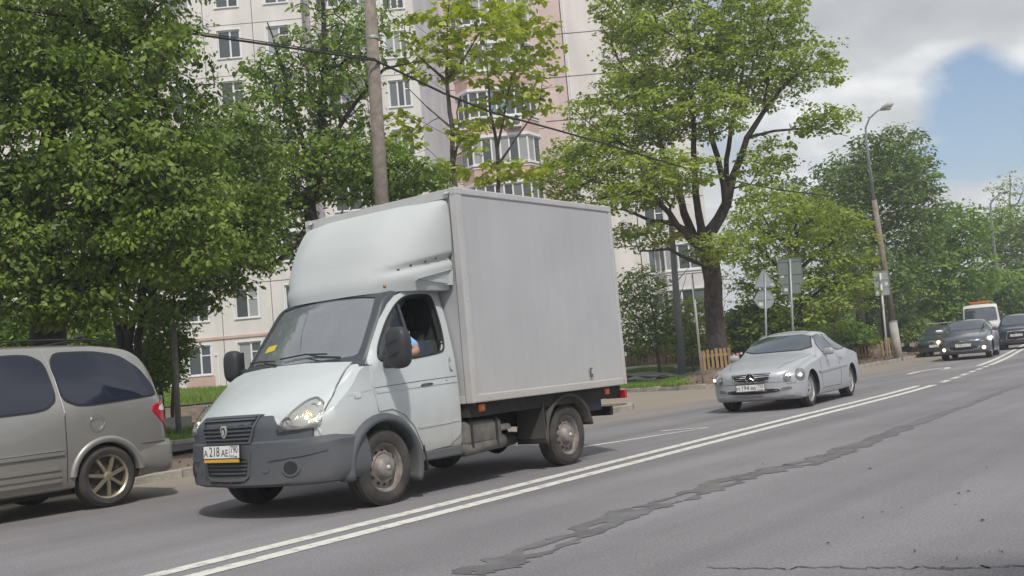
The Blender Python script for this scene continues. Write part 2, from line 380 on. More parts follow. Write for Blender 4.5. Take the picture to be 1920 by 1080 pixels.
# ---- verges
def grid_terrain(name, xsf, ys_, zf, m):
    mb = MB(); vs = []; n = len(xsf(ys_[0]))
    for y in ys_:
        for x in xsf(y): vs.append((x, y, zf(x, y)))
    fs = [(i * n + j, (i + 1) * n + j, (i + 1) * n + j + 1, i * n + j + 1) for i in range(len(ys_) - 1) for j in range(n - 1)]
    mb.add(vs, fs); rim = [i * n for i in range(len(ys_))] + [(len(ys_) - 1) * n + j for j in range(1, n)] + [i * n + n - 1 for i in range(len(ys_) - 2, -1, -1)] + [j for j in range(n - 2, 0, -1)]
    b0 = len(mb.v); mb.v += [(vs[i][0], vs[i][1], -.05) for i in rim]
    for k in range(len(rim)): mb.f.append((rim[k], b0 + k, b0 + (k + 1) % len(rim), rim[(k + 1) % len(rim)])); mb.m.append(0)
    return tag(mb.build(name, m, smooth=True, fixn=True), kind='structure')
def bmp(x, y, s): return 0 if s < .35 else (.04 * math.sin(x * 1.3 + y * .7) + .03 * math.sin(y * 2.1 - x * .8) + .02 * math.sin(x * 4.3 + y * 3.1))
sv1 = [0, .3, .6, 1, 1.5, 2.1, 3, 3.8, 4.6, 5.5, 6.5, 7.5, 9, 11, 14, 18, 24, 32, 45, 70, 120]
def z1_(x, y):
    s = min(curbx(min(y, 20)) - .16 - x, (20.7 - y) * 1.0 if x > -29 else 99); return max(.11, vz(s) + bmp(x, y, s))
v1 = grid_terrain('verge', lambda y: [curbx(min(y, 20)) - .16 - (max(0, y - 19.6) * .5) - s for s in sv1], [-60, -40, -20, -10] + [float(v) for v in np.arange(-4, 20.8, .6)] + [20.72], z1_, m_dirt)
v3 = grid_terrain('verge', lambda y: [-30.5 - s for s in (0, .8, 2, 4, 8, 14, 24, 40, 90)], [float(v) for v in range(19, 80, 3)] + [100, 140], lambda x, y: vz(-13.5 - x) * min(1, max(.13, (-30.2 - x) / 2.5)) if y < 33 else vz(-13.5 - x), m_dirt)
far = [(-31, 33.8), (-24, 32.4), (-20.5, 31.3), (-18.4, 30.45), (-16.6, 29.75), (-15.3, 29.6), (-14.5, 30.6), (-14.08, 33)] + [(curbx(y) - .08, y) for y in np.arange(34, 80, 2)]
def dens(pts, st):
    o = []
    for a_, b_ in zip(pts[:-1], pts[1:]):
        a_ = Vector((*a_, 0)); b_ = Vector((*b_, 0)); n = max(1, int((b_ - a_).length / st))
        o += [a_.lerp(b_, k / n) for k in range(n)]
    return o + [Vector((*pts[-1], 0))]
fp = dens(far + [(curbx(100), 100), (curbx(140), 140)], .8); sv = [.14, .5, 1.2, 2, 3, 4, 5.5, 7, 9, 12, 15, 19, 24, 32, 45, 70, 120]
vs = []; acc = 0
for i, p in enumerate(fp):
    if i: acc += (p - fp[i - 1]).length
    tt = min(1, max(0, (acc - 12) / 12)); tt = tt * tt * (3 - 2 * tt); ang = R(112) * (1 - tt) + R(176) * tt
    dr = Vector((math.cos(ang), math.sin(ang), 0))
    for s_ in sv:
        q = p + dr * s_; bumpy = 0 if s_ < .3 else (.05 * math.sin(q.x * 1.3 + q.y * .7) + .04 * math.sin(q.y * 2.1 - q.x * .8) + .03 * math.sin(q.x * 4.1 + q.y * 3.3)) * (1 if s_ < 12 else .3)
        vs.append((q.x, q.y, max(.11, vz(s_) + bumpy)))
n = len(sv); mb = MB(); mb.add(vs, [(i * n + j, (i + 1) * n + j, (i + 1) * n + j + 1, i * n + j + 1) for i in range(len(fp) - 1) for j in range(n - 1)])
low = [(vs[i * n][0], vs[i * n][1], -.05) for i in range(len(fp))]; b0 = len(mb.v); mb.v += low
for i in range(len(fp) - 1): mb.f.append((i * n, b0 + i, b0 + i + 1, (i + 1) * n)); mb.m.append(0)
low = [(vs[j][0], vs[j][1], -.05) for j in range(n)]; b0 = len(mb.v); mb.v += low
for j in range(n - 1): mb.f.append((j, j + 1, b0 + j + 1, b0 + j)); mb.m.append(0)
v2 = tag(mb.build('verge', m_dirt, smooth=True, fixn=True), kind='structure')
def bvh_of(objs):
    V = []; F = []
    for o in objs:
        k = len(V); V += [o.matrix_world @ v.co for v in o.data.vertices]; F += [tuple(k + i for i in p.vertices) for p in o.data.polygons]
    return BVHTree.FromPolygons(V, F)
TER = bvh_of([v1, v2, v3])
def ter(x, y, dz=0.0):
    d = (cF + cR * ((x - 960) / FPX) - cU * ((y - 540) / FPX)).normalized()
    h = TER.ray_cast(Vector((0, 0, H)), d)
    return (h[0] if h[0] else gnd(x, y)) + Vector((0, 0, dz))
def tz(x, y):
    h = TER.ray_cast(Vector((x, y, 20)), Vector((0, 0, -1))); return h[0].z if h[0] else 0.0
# kerb stones, each one a stone
kerb = empty('kerb', (0, 0, 0), kind='structure')
def kerb_run(pts, parent, stone=1.0, seed=1):
    r_ = random.Random(seed)
    P0 = [Vector((x, y, 0)) for x, y in pts]; seg = []; acc = [0]
    for a, b in zip(P0[:-1], P0[1:]): acc.append(acc[-1] + (b - a).length)
    def pos(t):
        for i in range(len(P0) - 1):
            if t <= acc[i + 1] or i == len(P0) - 2: return P0[i].lerp(P0[i + 1], (t - acc[i]) / (acc[i + 1] - acc[i]))
    t = 0
    while t + stone * .5 < acc[-1]:
        L = min(stone, acc[-1] - t) - .014; a = pos(t); b = pos(t + L); c = (a + b) / 2; rz = math.atan2(b.y - a.y, b.x - a.x)
        mb = MB(); mb.box((0, 0, -.02), (L, .15, .30)); o = mb.build('kerb_stone', m_kerb, parent, bevel=.018)
        o.location = (c.x + r_.gauss(0, .006), c.y + r_.gauss(0, .006), r_.gauss(0, .008)); o.rotation_euler = (r_.gauss(0, .02), r_.gauss(0, .01), rz + r_.gauss(0, .008))
        t += stone
left = [(curbx(y) - .08, y) for y in np.arange(0, 20.3, .7)] + [(-12.6, 20.6), (-13.4, 20.9), (-15, 21.0), (-18, 21.3)]
kerb_run(left, kerb, 1.0, 2)
kerb_run(far, kerb, 1.0, 3)
# raised inner kerb, path and low retaining wall behind the first verge
vzx = lambda x, y: tz(x, y)
def wall_run(name, pts, h, wdt, m, label, cat, z0f, seg=None):
    root = empty(name, (pts[0][0], pts[0][1], 0), label=label, cat=cat)
    for a, b in zip(pts[:-1], pts[1:]):
        a = Vector((*a, 0)); b = Vector((*b, 0)); n = max(1, round((b - a).length / (seg or 2.0)))
        for k in range(n):
            p = a.lerp(b, k / n); q = a.lerp(b, (k + 1) / n); c = (p + q) / 2; L = (q - p).length - .015; z0 = z0f(c.x, c.y)
            o = MB().box((0, 0, h / 2 - .15), (L, wdt, h + .3)).build('concrete_block', m, root, bevel=.012)
            o.location = (c.x - pts[0][0], c.y - pts[0][1], z0); o.rotation_euler = (0, 0, math.atan2(q.y - p.y, q.x - p.x))
    return root
m_conc = mat('pale_concrete', (0.46, 0.44, 0.41), 0.9, col2=(0.30, 0.29, 0.27), vscale=2.5, bump=.4, bscale=30)
wall_run('retaining_wall', [(-20.9, 0), (-21.05, 18.6)], .32, .25, m_conc, 'low pale concrete retaining wall running through the grass below the flats', 'wall', vzx)
wall_run('inner_kerb', [(-18.0, 0), (-18.1, 18)], .09, .16, m_conc, 'raised concrete edging between the bare earth and the grass strip', 'kerb', vzx, 1.0)
# dark dirty footway between kerb verge and the grass strip
def sheet_on(name, xa, xb, y0, y1, dz, m, nx=6, ny=14, zf=None, hole=None, kind='structure'):
    mb = MB(); vs = []
    for i in range(ny + 1):
        for j in range(nx + 1):
            y = y0 + (y1 - y0) * i / ny; x = xa(y) + (xb(y) - xa(y)) * j / nx; vs.append((x, y, (zf or vzx)(x, y) + dz))
    mb.add(vs, [(i * (nx + 1) + j, i * (nx + 1) + j + 1, (i + 1) * (nx + 1) + j + 1, (i + 1) * (nx + 1) + j) for i in range(ny) for j in range(nx)])
    return tag(mb.build(name, m, fixn=True, smooth=True), kind=kind)
gr1 = sheet_on('grass_ground', lambda y: -20.8, lambda y: -18.2, -20, 18.5, .035, m_soil)
gr2 = sheet_on('grass_ground', lambda y: -60, lambda y: -21.3, -40, 18.5, .04, m_soil, nx=20)
fw = sheet_on('path', lambda y: -17.9, lambda y: -16.4, -20, 18, .03, mat('dark_path', (.10, .09, .085), .9, var=.2, vscale=2))


# lawn sheets draped on the far verge
def drape(name, poly, m, dz=.03, step=1.0, kind='structure'):
    bm = bmesh.new(); f = bm.faces.new([bm.verts.new((p[0], p[1], 0)) for p in poly])
    xs = [p[0] for p in poly]; ysx = [p[1] for p in poly]
    for ax, lo, hi in ((0, min(xs), max(xs)), (1, min(ysx), max(ysx))):
        k = lo + step
        while k < hi:
            no = Vector((1, 0, 0)) if ax == 0 else Vector((0, 1, 0)); co = no * k
            bmesh.ops.bisect_plane(bm, geom=bm.verts[:] + bm.edges[:] + bm.faces[:], plane_co=co, plane_no=no); k += step
    for v in bm.verts: v.co.z = tz(v.co.x, v.co.y) + dz
    me = bpy.data.meshes.new(name); bmesh.ops.recalc_face_normals(bm, faces=bm.faces); bm.to_mesh(me); bm.free(); me.materials.append(m)
    o = bpy.data.objects.new(name, me); COL.objects.link(o)
    return tag(o, kind=kind)
# the far verge: grass wedge by the kerb, footpath behind it, lawn beyond
drape('grass_ground', [(-23.5, 32.9), (-20.6, 31.6), (-18.4, 30.8), (-17.2, 30.5), (-17.6, 32.4), (-19.5, 33.8), (-22.2, 34.3)], m_soil, .03, .4)
drape('path', [(-34, 36.6), (-29, 35.6), (-23.5, 35.2), (-20.6, 35.4), (-19.6, 37.5), (-18.9, 43), (-19.2, 52), (-21, 62), (-23.2, 62), (-21.4, 52), (-21.0, 43), (-21.6, 39), (-23.5, 37.2), (-29, 37.6), (-34, 38.6)], m_path, .035, .4)
drape('grass_ground', [(-33, 21), (-33, 39), (-45, 42), (-75, 60), (-90, 20), (-34, 19)], m_soil, .05, 3.0)
drape('grass_ground', [(-34, 39), (-29, 38), (-23.5, 37.6), (-22.0, 39.2), (-21.4, 43), (-21.8, 52), (-23.6, 62), (-27, 80), (-60, 95), (-75, 60), (-60, 42)], m_soil, .04, 1.0)
# ================================================================== apartment block
m_cream = mat('cream_panel', (0.70, 0.665, 0.645), 0.9, var=.06, vscale=.5, bump=.15, bscale=60)
m_lilac = mat('pale_lilac_panel', (0.60, 0.575, 0.60), 0.9, var=.06, vscale=.6, bump=.15, bscale=60)
m_pink = mat('pink_panel', (0.58, 0.41, 0.36), 0.9, var=.08, vscale=.8, bump=.15, bscale=60)
m_rose = mat('faded_pink_panel', (0.60, 0.49, 0.465), 0.9, var=.06, vscale=.8, bump=.15, bscale=60)
for m_ in (m_cream, m_lilac, m_pink, m_rose): streaks(m_, .10, (1.2, 1.2, .15), 1.0)
m_joint = mat('panel_joint', (0.40, 0.37, 0.355), 0.95)
m_wframe = mat('white_window_frame', (0.74, 0.74, 0.74), 0.5)
m_plinth = mat('plinth', (0.30, 0.20, 0.17), 0.9, var=.15)
GL = [mat('window_glass_a', (0.045, 0.055, 0.065), 0.08, spec=.9), mat('window_glass_b', (0.12, 0.135, 0.14), 0.1, spec=.9),
      mat('window_glass_c', (0.03, 0.035, 0.035), 0.08, spec=.8), mat('window_curtain', (0.30, 0.31, 0.31), 0.2, spec=.9), mat('window_blue_film', (0.14, 0.24, 0.36), 0.15, spec=.9)]
m_dark = mat('dark_reveal', (0.03, 0.03, 0.032), 0.8)
bl = empty('apartment_building', Rh * -15 + Fh * 54.5, 0, 'cream and pink panel apartment block with white framed windows and stacked glazed bays', 'building')
B0 = Vector(bl.location)
class Wall:
    """a vertical wall plane: origin (u,d) in building axes, direction t, outward normal n (towards the street)"""
    def __init__(s, u0, d0, u1, d1):
        s.o = Rh * u0 + Fh * d0; e = Rh * u1 + Fh * d1; s.t = (e - s.o).normalized(); s.L = (e - s.o).length
        s.n = Vector((s.t.y, -s.t.x, 0))
    def P(s, a, z, o=0.0): return tuple(s.o + s.t * a + s.n * o + Vector((0, 0, z)) - B0)
    def boxv(s, mb, a0, a1, z0, z1, o0, o1, mi=0):
        vs = [s.P(a, z, o) for a in (a0, a1) for o in (o0, o1) for z in (z0, z1)]
        return mb.add(vs, [(0, 1, 3, 2), (4, 6, 7, 5), (0, 4, 5, 1), (2, 3, 7, 6), (0, 2, 6, 4), (1, 5, 7, 3)], mi)
def panel(W, a0, a1, z0, z1, m, hole=None, gap=.02, th=.14, name='wall_panel'):
    mb = MB(); a0 += gap; a1 -= gap; z0 += gap; z1 -= gap
    if hole:
        h0, h1, k0, k1 = hole
        for q in ((a0, a1, z0, k0), (a0, a1, k1, z1), (a0, h0, k0, k1), (h1, a1, k0, k1)): W.boxv(mb, *q, -th, 0)
    else: W.boxv(mb, a0, a1, z0, z1, -th, 0)
    return mb.build(name, m, bl)
def window(W, a0, a1, z0, z1, div=(0.62,), rec=.09, transom=True, open_=None, gl=None, sill=True, fm=None, fw=.07):
    """frame with mullions, one pane per light"""
    mb = MB(); fr = lambda *q: W.boxv(mb, *q, -rec - .05, -rec + .02)
    fr(a0, a1, z0, z0 + fw); fr(a0, a1, z1 - fw, z1); fr(a0, a0 + fw, z0 + fw, z1 - fw); fr(a1 - fw, a1, z0 + fw, z1 - fw)
    xs = [a0 + fw] + [a0 + (a1 - a0) * d for d in div] + [a1 - fw]
    for x in xs[1:-1]: fr(x - .045, x + .045, z0 + fw, z1 - fw)
    if transom: zt = z0 + (z1 - z0) * .66; fr(xs[-2] + .045, a1 - fw, zt - .03, zt + .03)
    if sill:
        W.boxv(mb, a0 - .06, a1 + .06, z0 - .05, z0, -.05, .07)
        for q in ((a0 - .07, a0, z0, z1 + .07), (a1, a1 + .07, z0, z1 + .07), (a0, a1, z1, z1 + .07)): W.boxv(mb, *q, -.02, .025)
    o = mb.build('window', fm or m_wframe, bl)
    for i in range(len(xs) - 1):
        g_ = gl if gl is not None else random.choice([0, 0, 1, 2, 3])
        if isinstance(g_, (list, tuple)): g_ = g_[i % len(g_)]
        mb = MB(); W.boxv(mb, xs[i] + (.0 if i == 0 else .045), xs[i + 1] - (.0 if i == len(xs) - 2 else .045), z0 + fw, z1 - fw, -rec - .035, -rec - .02)
        mb.build('pane', GL[g_], o)
    return o
Z0, FL = 1.25, 2.8
# core wall that closes the joints and the inside of the block
def core(u0, d0, u1, d1, dep, z1):
    mb = MB(); W = Wall(u0, d0, u1, d1); W.boxv(mb, 0, W.L, -.5, z1, -dep, -.30); mb.build('core_wall', m_joint, bl)
# --- left wing
WA = Wall(-36.6, 54.5, -10.0, 54.5)
cols = 10; cw = WA.L / cols
core(-36.6, 54.5, -10.0, 54.5, 9, 30)
for c in range(cols):
    a0 = c * cw; a1 = a0 + cw; wc = (a0 + a1) / 2
    for k in range(10):
        z0 = Z0 + .0 + FL * k + .05; z1 = z0 + FL
        pm = m_cream if (c % 5) else m_lilac
        wa, wb = wc - .62, wc + .62
        hole = (wa, wb, z0 + .98, z0 + 2.52)
        panel(WA, a0, a1, z0, z1, pm, hole)
        window(WA, *hole, div=(.55,), open_=None)
    # ground floor apron in pink with little downpipes
    mb = MB(); WA.boxv(mb, wc - .75, wc + .75, Z0 + .1, Z0 + .92, 0.002, .05); mb.build('pink_apron', m_pink, bl)
    mb = MB(); WA.boxv(mb, wc + .95, wc + 1.02, Z0 + .1, Z0 + 2.0, .002, .07); WA.boxv(mb, wc + .82, wc + 1.02, Z0 + 2.0, Z0 + 2.07, .002, .07); mb.build('downpipe', m_wframe, bl)
mb = MB(); WA.boxv(mb, 0, WA.L, -.3, Z0 + .1, -.25, .06); mb.build('plinth', m_plinth, bl)
mb = MB(); WA.boxv(mb, 0, WA.L, Z0 + FL + .02, Z0 + FL + .16, .002, .06); mb.build('string_course', m_pink, bl)
mb = MB(); wb_ = WA.L - 26.6 + 18.1; WA.boxv(mb, 17.35, 18.45, Z0 + .35, Z0 + .85, .052, .09); mb.build('notice_board', m_wframe, bl)
# air conditioners as parts hanging below windows
m_ac = mat('aircon_white', (.72, .72, .70), .5); m_grille = mat('aircon_grille', (.12, .12, .12), .6)
def aircon(W, a, z, o=0.0):
    mb = MB(); W.boxv(mb, a - .42, a + .42, z, z + .58, o + .12, o + .42); ob = mb.build('air_conditioner', m_ac, bl, bevel=.02)
    c = Vector(W.P(a + .12, z + .29, o + .422)); mb = MB(); n_ = 20; vs = [c] + [Vector(W.P(a + .12 + .22 * math.cos(2 * PI * k / n_), z + .29 + .22 * math.sin(2 * PI * k / n_), o + .424)) for k in range(n_)]
    mb.add(vs, [(0, 1 + k, 1 + (k + 1) % n_) for k in range(n_)]); mb.build('fan_grille', m_grille, ob)
    for a_ in (a - .35, a + .3): mb = MB(); W.boxv(mb, a_, a_ + .05, z - .05, z, o, o + .42); mb.build('bracket', m_grille, ob)
aircon(WA, 20.3, 6.6); aircon(WA, 23.0, 9.2)
# --- middle section with curved bays high up
WB = Wall(-10.0, 57, -4.15, 57); core(-10.0, 57, -4.15, 57, 6, 30)
WAr = Wall(-10.0, 54.5, -10.0, 57)
for k in range(10): panel(WAr, 0, WAr.L, Z0 + .05 + FL * k, Z0 + .05 + FL * (k + 1), m_lilac)
for k in range(10):
    z0 = Z0 + .05 + FL * k; z1 = z0 + FL
    panel(WB, 0, 2.9, z0, z1, m_cream, (.65, 2.2, z0 + .98, z0 + 2.5)); window(WB, .65, 2.2, z0 + .98, z0 + 2.5, div=(.5,))
    panel(WB, 2.9, WB.L, z0, z1, m_cream, (4.1, 5.35, z0 + .98, z0 + 2.5)); window(WB, 4.1, 5.35, z0 + .98, z0 + 2.5, div=(.4, .7))
def bay(cu, d, halfw, proj, zs, low, apron, gl, cham=.8, nm='bay'):
    """glazed bay storey: parapet, moulding and a band of windows on three faces"""
    pts = [(cu - halfw, d), (cu - halfw + cham, d - proj), (cu + halfw - cham, d - proj), (cu + halfw, d)]
    for i in range(3):
        W = Wall(*pts[i], *pts[i + 1]); e = .0
        mb = MB(); W.boxv(mb, 0, W.L, zs, zs + .95, -.12, 0); mb.build(nm + '_parapet', apron, bl)
        for nn_, q_ in (('bay_sill', (zs + .952, zs + 1.06, -.12, .09)), ('bay_moulding', (zs + .80, zs + .86, .002, .05)), ('bay_cornice', (zs + 2.62, zs + 2.798, -.12, .07))):
            mb = MB(); W.boxv(mb, -.03, W.L + .03, *q_); mb.build(nn_, m_wframe, bl)
        if W.L > 1.6: window(W, .02, W.L - .02, zs + 1.062, zs + 2.618, div=(.17, .34, .5, .66, .83) if W.L > 2.4 else (.35, .65), transom=False, rec=.04, sill=False, gl=gl, fw=.06)
        else: window(W, .02, W.L - .02, zs + 1.062, zs + 2.618, div=(.5,), transom=False, rec=.04, sill=False, gl=gl, fw=.06)
    mb = MB(); pz = [tuple(Rh * p[0] + Fh * p[1] - B0) for p in pts]; mb.prism([(p[0], p[1]) for p in pz], zs - .0, zs + .02); mb.build(nm + '_floor', m_joint, bl)
for k in (6, 7, 8):
    bay(-8.2, 57, 1.45, .8, Z0 + .1 + FL * k, None, m_cream, [0, 3, 1, 3]); 
# lilac return wall
WR = Wall(-4.15, 57, -2.9, 61.2); core(-4.15, 57, -2.9, 61.2, 2, 30)
for k in range(10): panel(WR, 0, WR.L, Z0 + .05 + FL * k, Z0 + .05 + FL * (k + 1), m_lilac)
# --- pink bay stack
WC = Wall(-2.9, 61.2, 2.9, 61.2); core(-2.9, 61.2, 2.9, 61.2, 8, 30)
for k in range(10): panel(WC, 0, WC.L, Z0 + .05 + FL * k, Z0 + .05 + FL * (k + 1), m_rose)
gls = [[3, 0, 1, 3], [0, 3, 3, 1], [3, 1, 3, 0, 3], [0, 2, 4, 4, 0, 2], [3, 0, 3, 3, 0], [1, 0, 3, 2]]
for k in range(1, 10):
    bay(0.05, 61.2, 2.4, 1.2, Z0 - .3 + FL * k, None, m_pink, gls[(k * 5 + 2) % 6], cham=.75)
WF = Wall(-1.6, 60, 1.7, 60)
aircon(WF, 2.6, Z0 - .3 + FL * 5 + .25); aircon(WF, -.55, Z0 - .3 + FL * 5 + .3)
for k in range(2, 9):
    mb = MB(); WF.boxv(mb, 2.3, 2.42, Z0 + FL * k + .05, Z0 + FL * k + .19, .002, .03); mb.build('vent', m_grille, bl)
# --- right wall
WS = Wall(2.9, 61.2, 2.95, 65)
for k in range(10): panel(WS, 0, WS.L, Z0 + .2 + FL * k, Z0 + .2 + FL * (k + 1), m_rose)
WD = Wall(2.95, 65, 12.6, 65); core(2.95, 65, 12.6, 65, 10, 30)
zt0 = 22.1 - 10 * FL + FL
ed = [0, 1.69, 5.3, 9.65]
for k in range(10):
    z0 = 22.19 - FL * (8 - k) - .0; z1 = z0 + FL
    panel(WD, ed[0], ed[1], z0, z1, m_rose, gap=.03); panel(WD, ed[1], ed[2], z0, z1, m_cream, gap=.03)
    panel(WD, ed[2], ed[3], z0, z1, m_cream, (5.75, 7.0, z0 + .95, z0 + 2.45), gap=.03); window(WD, 5.75, 7.0, z0 + .95, z0 + 2.45, div=(.55,))
    for e_ in (ed[1] + .18, ed[0] + .05): mb = MB(); WD.boxv(mb, e_, e_ + .08, z0 + .05, z1 - .05, .002, .05); mb.build('pilaster_strip', m_wframe, bl)
mb = MB(); WD.boxv(mb, 0, WD.L, -.3, 22.19 - FL * 8 - .02, -.3, .03); mb.build('plinth', m_plinth, bl)
for k in (0, 1, 2): bay(10.75, 65, 1.7, 1.1, 22.19 - FL * (8 - k) - .1, None, m_lilac, [3, 0, 1], cham=.5)
# flat roof
mb = MB(); W_ = Wall(-36.6, 54.5, 12.6, 65)
for q in ((-36.6, 54.2, -10, 64), (-10, 56.7, -2.9, 66), (-2.9, 60.9, 2.95, 70), (2.95, 64.7, 12.6, 75)):
    c = [Rh * a + Fh * b - B0 for a, b in ((q[0], q[1]), (q[2], q[1]), (q[2], q[3]), (q[0], q[3]))]
    mb.prism([(p.x, p.y) for p in c], 30.0, 30.5)
mb.build('roof', m_joint, bl, fixn=True)
# window air openings inside the wing are closed by the core; a fence and white kerb stand before the right wing
# ================================================================== trees
def leafmat(name, dark, light, tr=0.25, clump=.7):
    m = bpy.data.materials.new(name); m.use_nodes = True; t = m.node_tree; b = t.nodes['Principled BSDF']; L = t.links
    g = t.nodes.new('ShaderNodeNewGeometry'); tcn = t.nodes.new('ShaderNodeTexCoord')
    n = t.nodes.new('ShaderNodeTexNoise'); n.inputs['Scale'].default_value = clump; n.inputs['Detail'].default_value = 3; L.new(tcn.outputs['Object'], n.inputs[0])
    mr = t.nodes.new('ShaderNodeMapRange'); mr.inputs[1].default_value = .3; mr.inputs[2].default_value = .7; L.new(n.outputs[0], mr.inputs[0])
    ma = t.nodes.new('ShaderNodeMath'); ma.operation = 'MULTIPLY'; ma.inputs[1].default_value = .55; L.new(g.outputs['Random Per Island'], ma.inputs[0])
    mb_ = t.nodes.new('ShaderNodeMath'); mb_.operation = 'MULTIPLY_ADD'; mb_.inputs[1].default_value = .5; L.new(mr.outputs[0], mb_.inputs[0]); L.new(ma.outputs[0], mb_.inputs[2])
    r = t.nodes.new('ShaderNodeValToRGB'); L.new(mb_.outputs[0], r.inputs[0])
    r.color_ramp.elements[0].position = .1; r.color_ramp.elements[0].color = (*dark, 1); r.color_ramp.elements[1].position = .95; r.color_ramp.elements[1].color = (*light, 1)
    L.new(r.outputs[0], b.inputs['Base Color']); b.inputs['Roughness'].default_value = .48; b.inputs['Specular IOR Level'].default_value = .35
    tl = t.nodes.new('ShaderNodeBsdfTranslucent'); hs = t.nodes.new('ShaderNodeHueSaturation'); hs.inputs['Saturation'].default_value = 1.15; hs.inputs['Value'].default_value = 1.3
    L.new(r.outputs[0], hs.inputs['Color']); L.new(hs.outputs[0], tl.inputs[0])
    mx = t.nodes.new('ShaderNodeMixShader'); mx.inputs[0].default_value = tr; L.new(b.outputs[0], mx.inputs[1]); L.new(tl.outputs[0], mx.inputs[2])
    L.new(mx.outputs[0], t.nodes['Material Output'].inputs[0]); return m
LM = dict(linden=leafmat('linden_leaf', (.06, .11, .026), (.27, .37, .065), .34, .8),
          deep=leafmat('deep_green_leaf', (.07, .12, .032), (.20, .30, .058), .32, .6),
          mid=leafmat('mid_green_leaf', (.085, .15, .034), (.28, .39, .07), .36, .8),
          maple=leafmat('maple_leaf', (.16, .23, .042), (.42, .50, .085), .40, .6),
          lime=leafmat('lime_leaf', (.22, .28, .042), (.46, .52, .075), .42, 1.2),
          far=leafmat('far_leaf', (.12, .19, .05), (.27, .37, .08), .34, .25),
          fresh=leafmat('fresh_green_leaf', (.11, .20, .04), (.26, .39, .065), .36, .5))
m_bark = mat('bark', (.085, .066, .055), .95, col2=(.035, .027, .025), vscale=7, bump=1.0, bscale=18)
m_bark2 = mat('dark_bark', (.045, .038, .036), .95, col2=(.02, .017, .017), vscale=7, bump=.8, bscale=18)
m_bark3 = mat('grey_bark', (.13, .115, .10), .95, col2=(.06, .052, .047), vscale=9, bump=.8, bscale=20)

def tubes_mesh(P, par, rad, nsides_big=8):
    """each skeleton edge becomes a tapered prism"""
    P = np.asarray(P); par = np.asarray(par); rad = np.asarray(rad)
    idx = np.where(par >= 0)[0]; V = []; F = []; off = 0
    for big in (True, False):
        sel = idx[(rad[par[idx]] > .035) == big]
        if len(sel) == 0: continue
        n = nsides_big if big else 3
        a = P[par[sel]]; b = P[sel]; ra = rad[par[sel]]; rb = rad[sel]
        # children of a much thicker parent start at their own size
        ra = np.minimum(ra, rb * 1.5)
        d = b - a; ln = np.linalg.norm(d, axis=1, keepdims=True); ln[ln < 1e-6] = 1e-6; d = d / ln
        a = a - d * (ra[:, None] * .3)
        ref = np.tile(np.array([0.31, 0.17, .93]), (len(sel), 1)); ref[np.abs(d @ np.array([.31, .17, .93])) > .97] = (1, 0, 0)
        u = np.cross(d, ref); u /= np.linalg.norm(u, axis=1, keepdims=True); v = np.cross(d, u)
        th = 2 * np.pi * np.arange(n) / n; c, s = np.cos(th), np.sin(th)
        ring = u[:, None, :] * c[None, :, None] + v[:, None, :] * s[None, :, None]
        V.append(np.concatenate([a[:, None] + ring * ra[:, None, None], b[:, None] + ring * rb[:, None, None]], axis=1).reshape(-1, 3))
        k = np.arange(n); k2 = (k + 1) % n
        q = np.stack([k, k2, k2 + n, k + n], 1)
        F.append((q[None] + (np.arange(len(sel)) * 2 * n)[:, None, None] + off).reshape(-1, 4)); off += len(sel) * 2 * n
    return np.concatenate(V), np.concatenate(F)
def np_mesh(name, V, F, m, parent=None, smooth=False):
    me = bpy.data.meshes.new(name); me.vertices.add(len(V)); me.vertices.foreach_set('co', np.ascontiguousarray(V, dtype=np.float32).ravel())
    k = F.shape[1]; me.loops.add(F.size); me.loops.foreach_set('vertex_index', np.ascontiguousarray(F, dtype=np.int32).ravel())
    me.polygons.add(len(F)); me.polygons.foreach_set('loop_start', np.arange(0, F.size, k, dtype=np.int32)); 
    if smooth: me.polygons.foreach_set('use_smooth', np.ones(len(F), bool))
    me.materials.append(m); me.update(calc_edges=True)
    o = bpy.data.objects.new(name, me); COL.objects.link(o)
    if parent: o.parent = parent
    return o
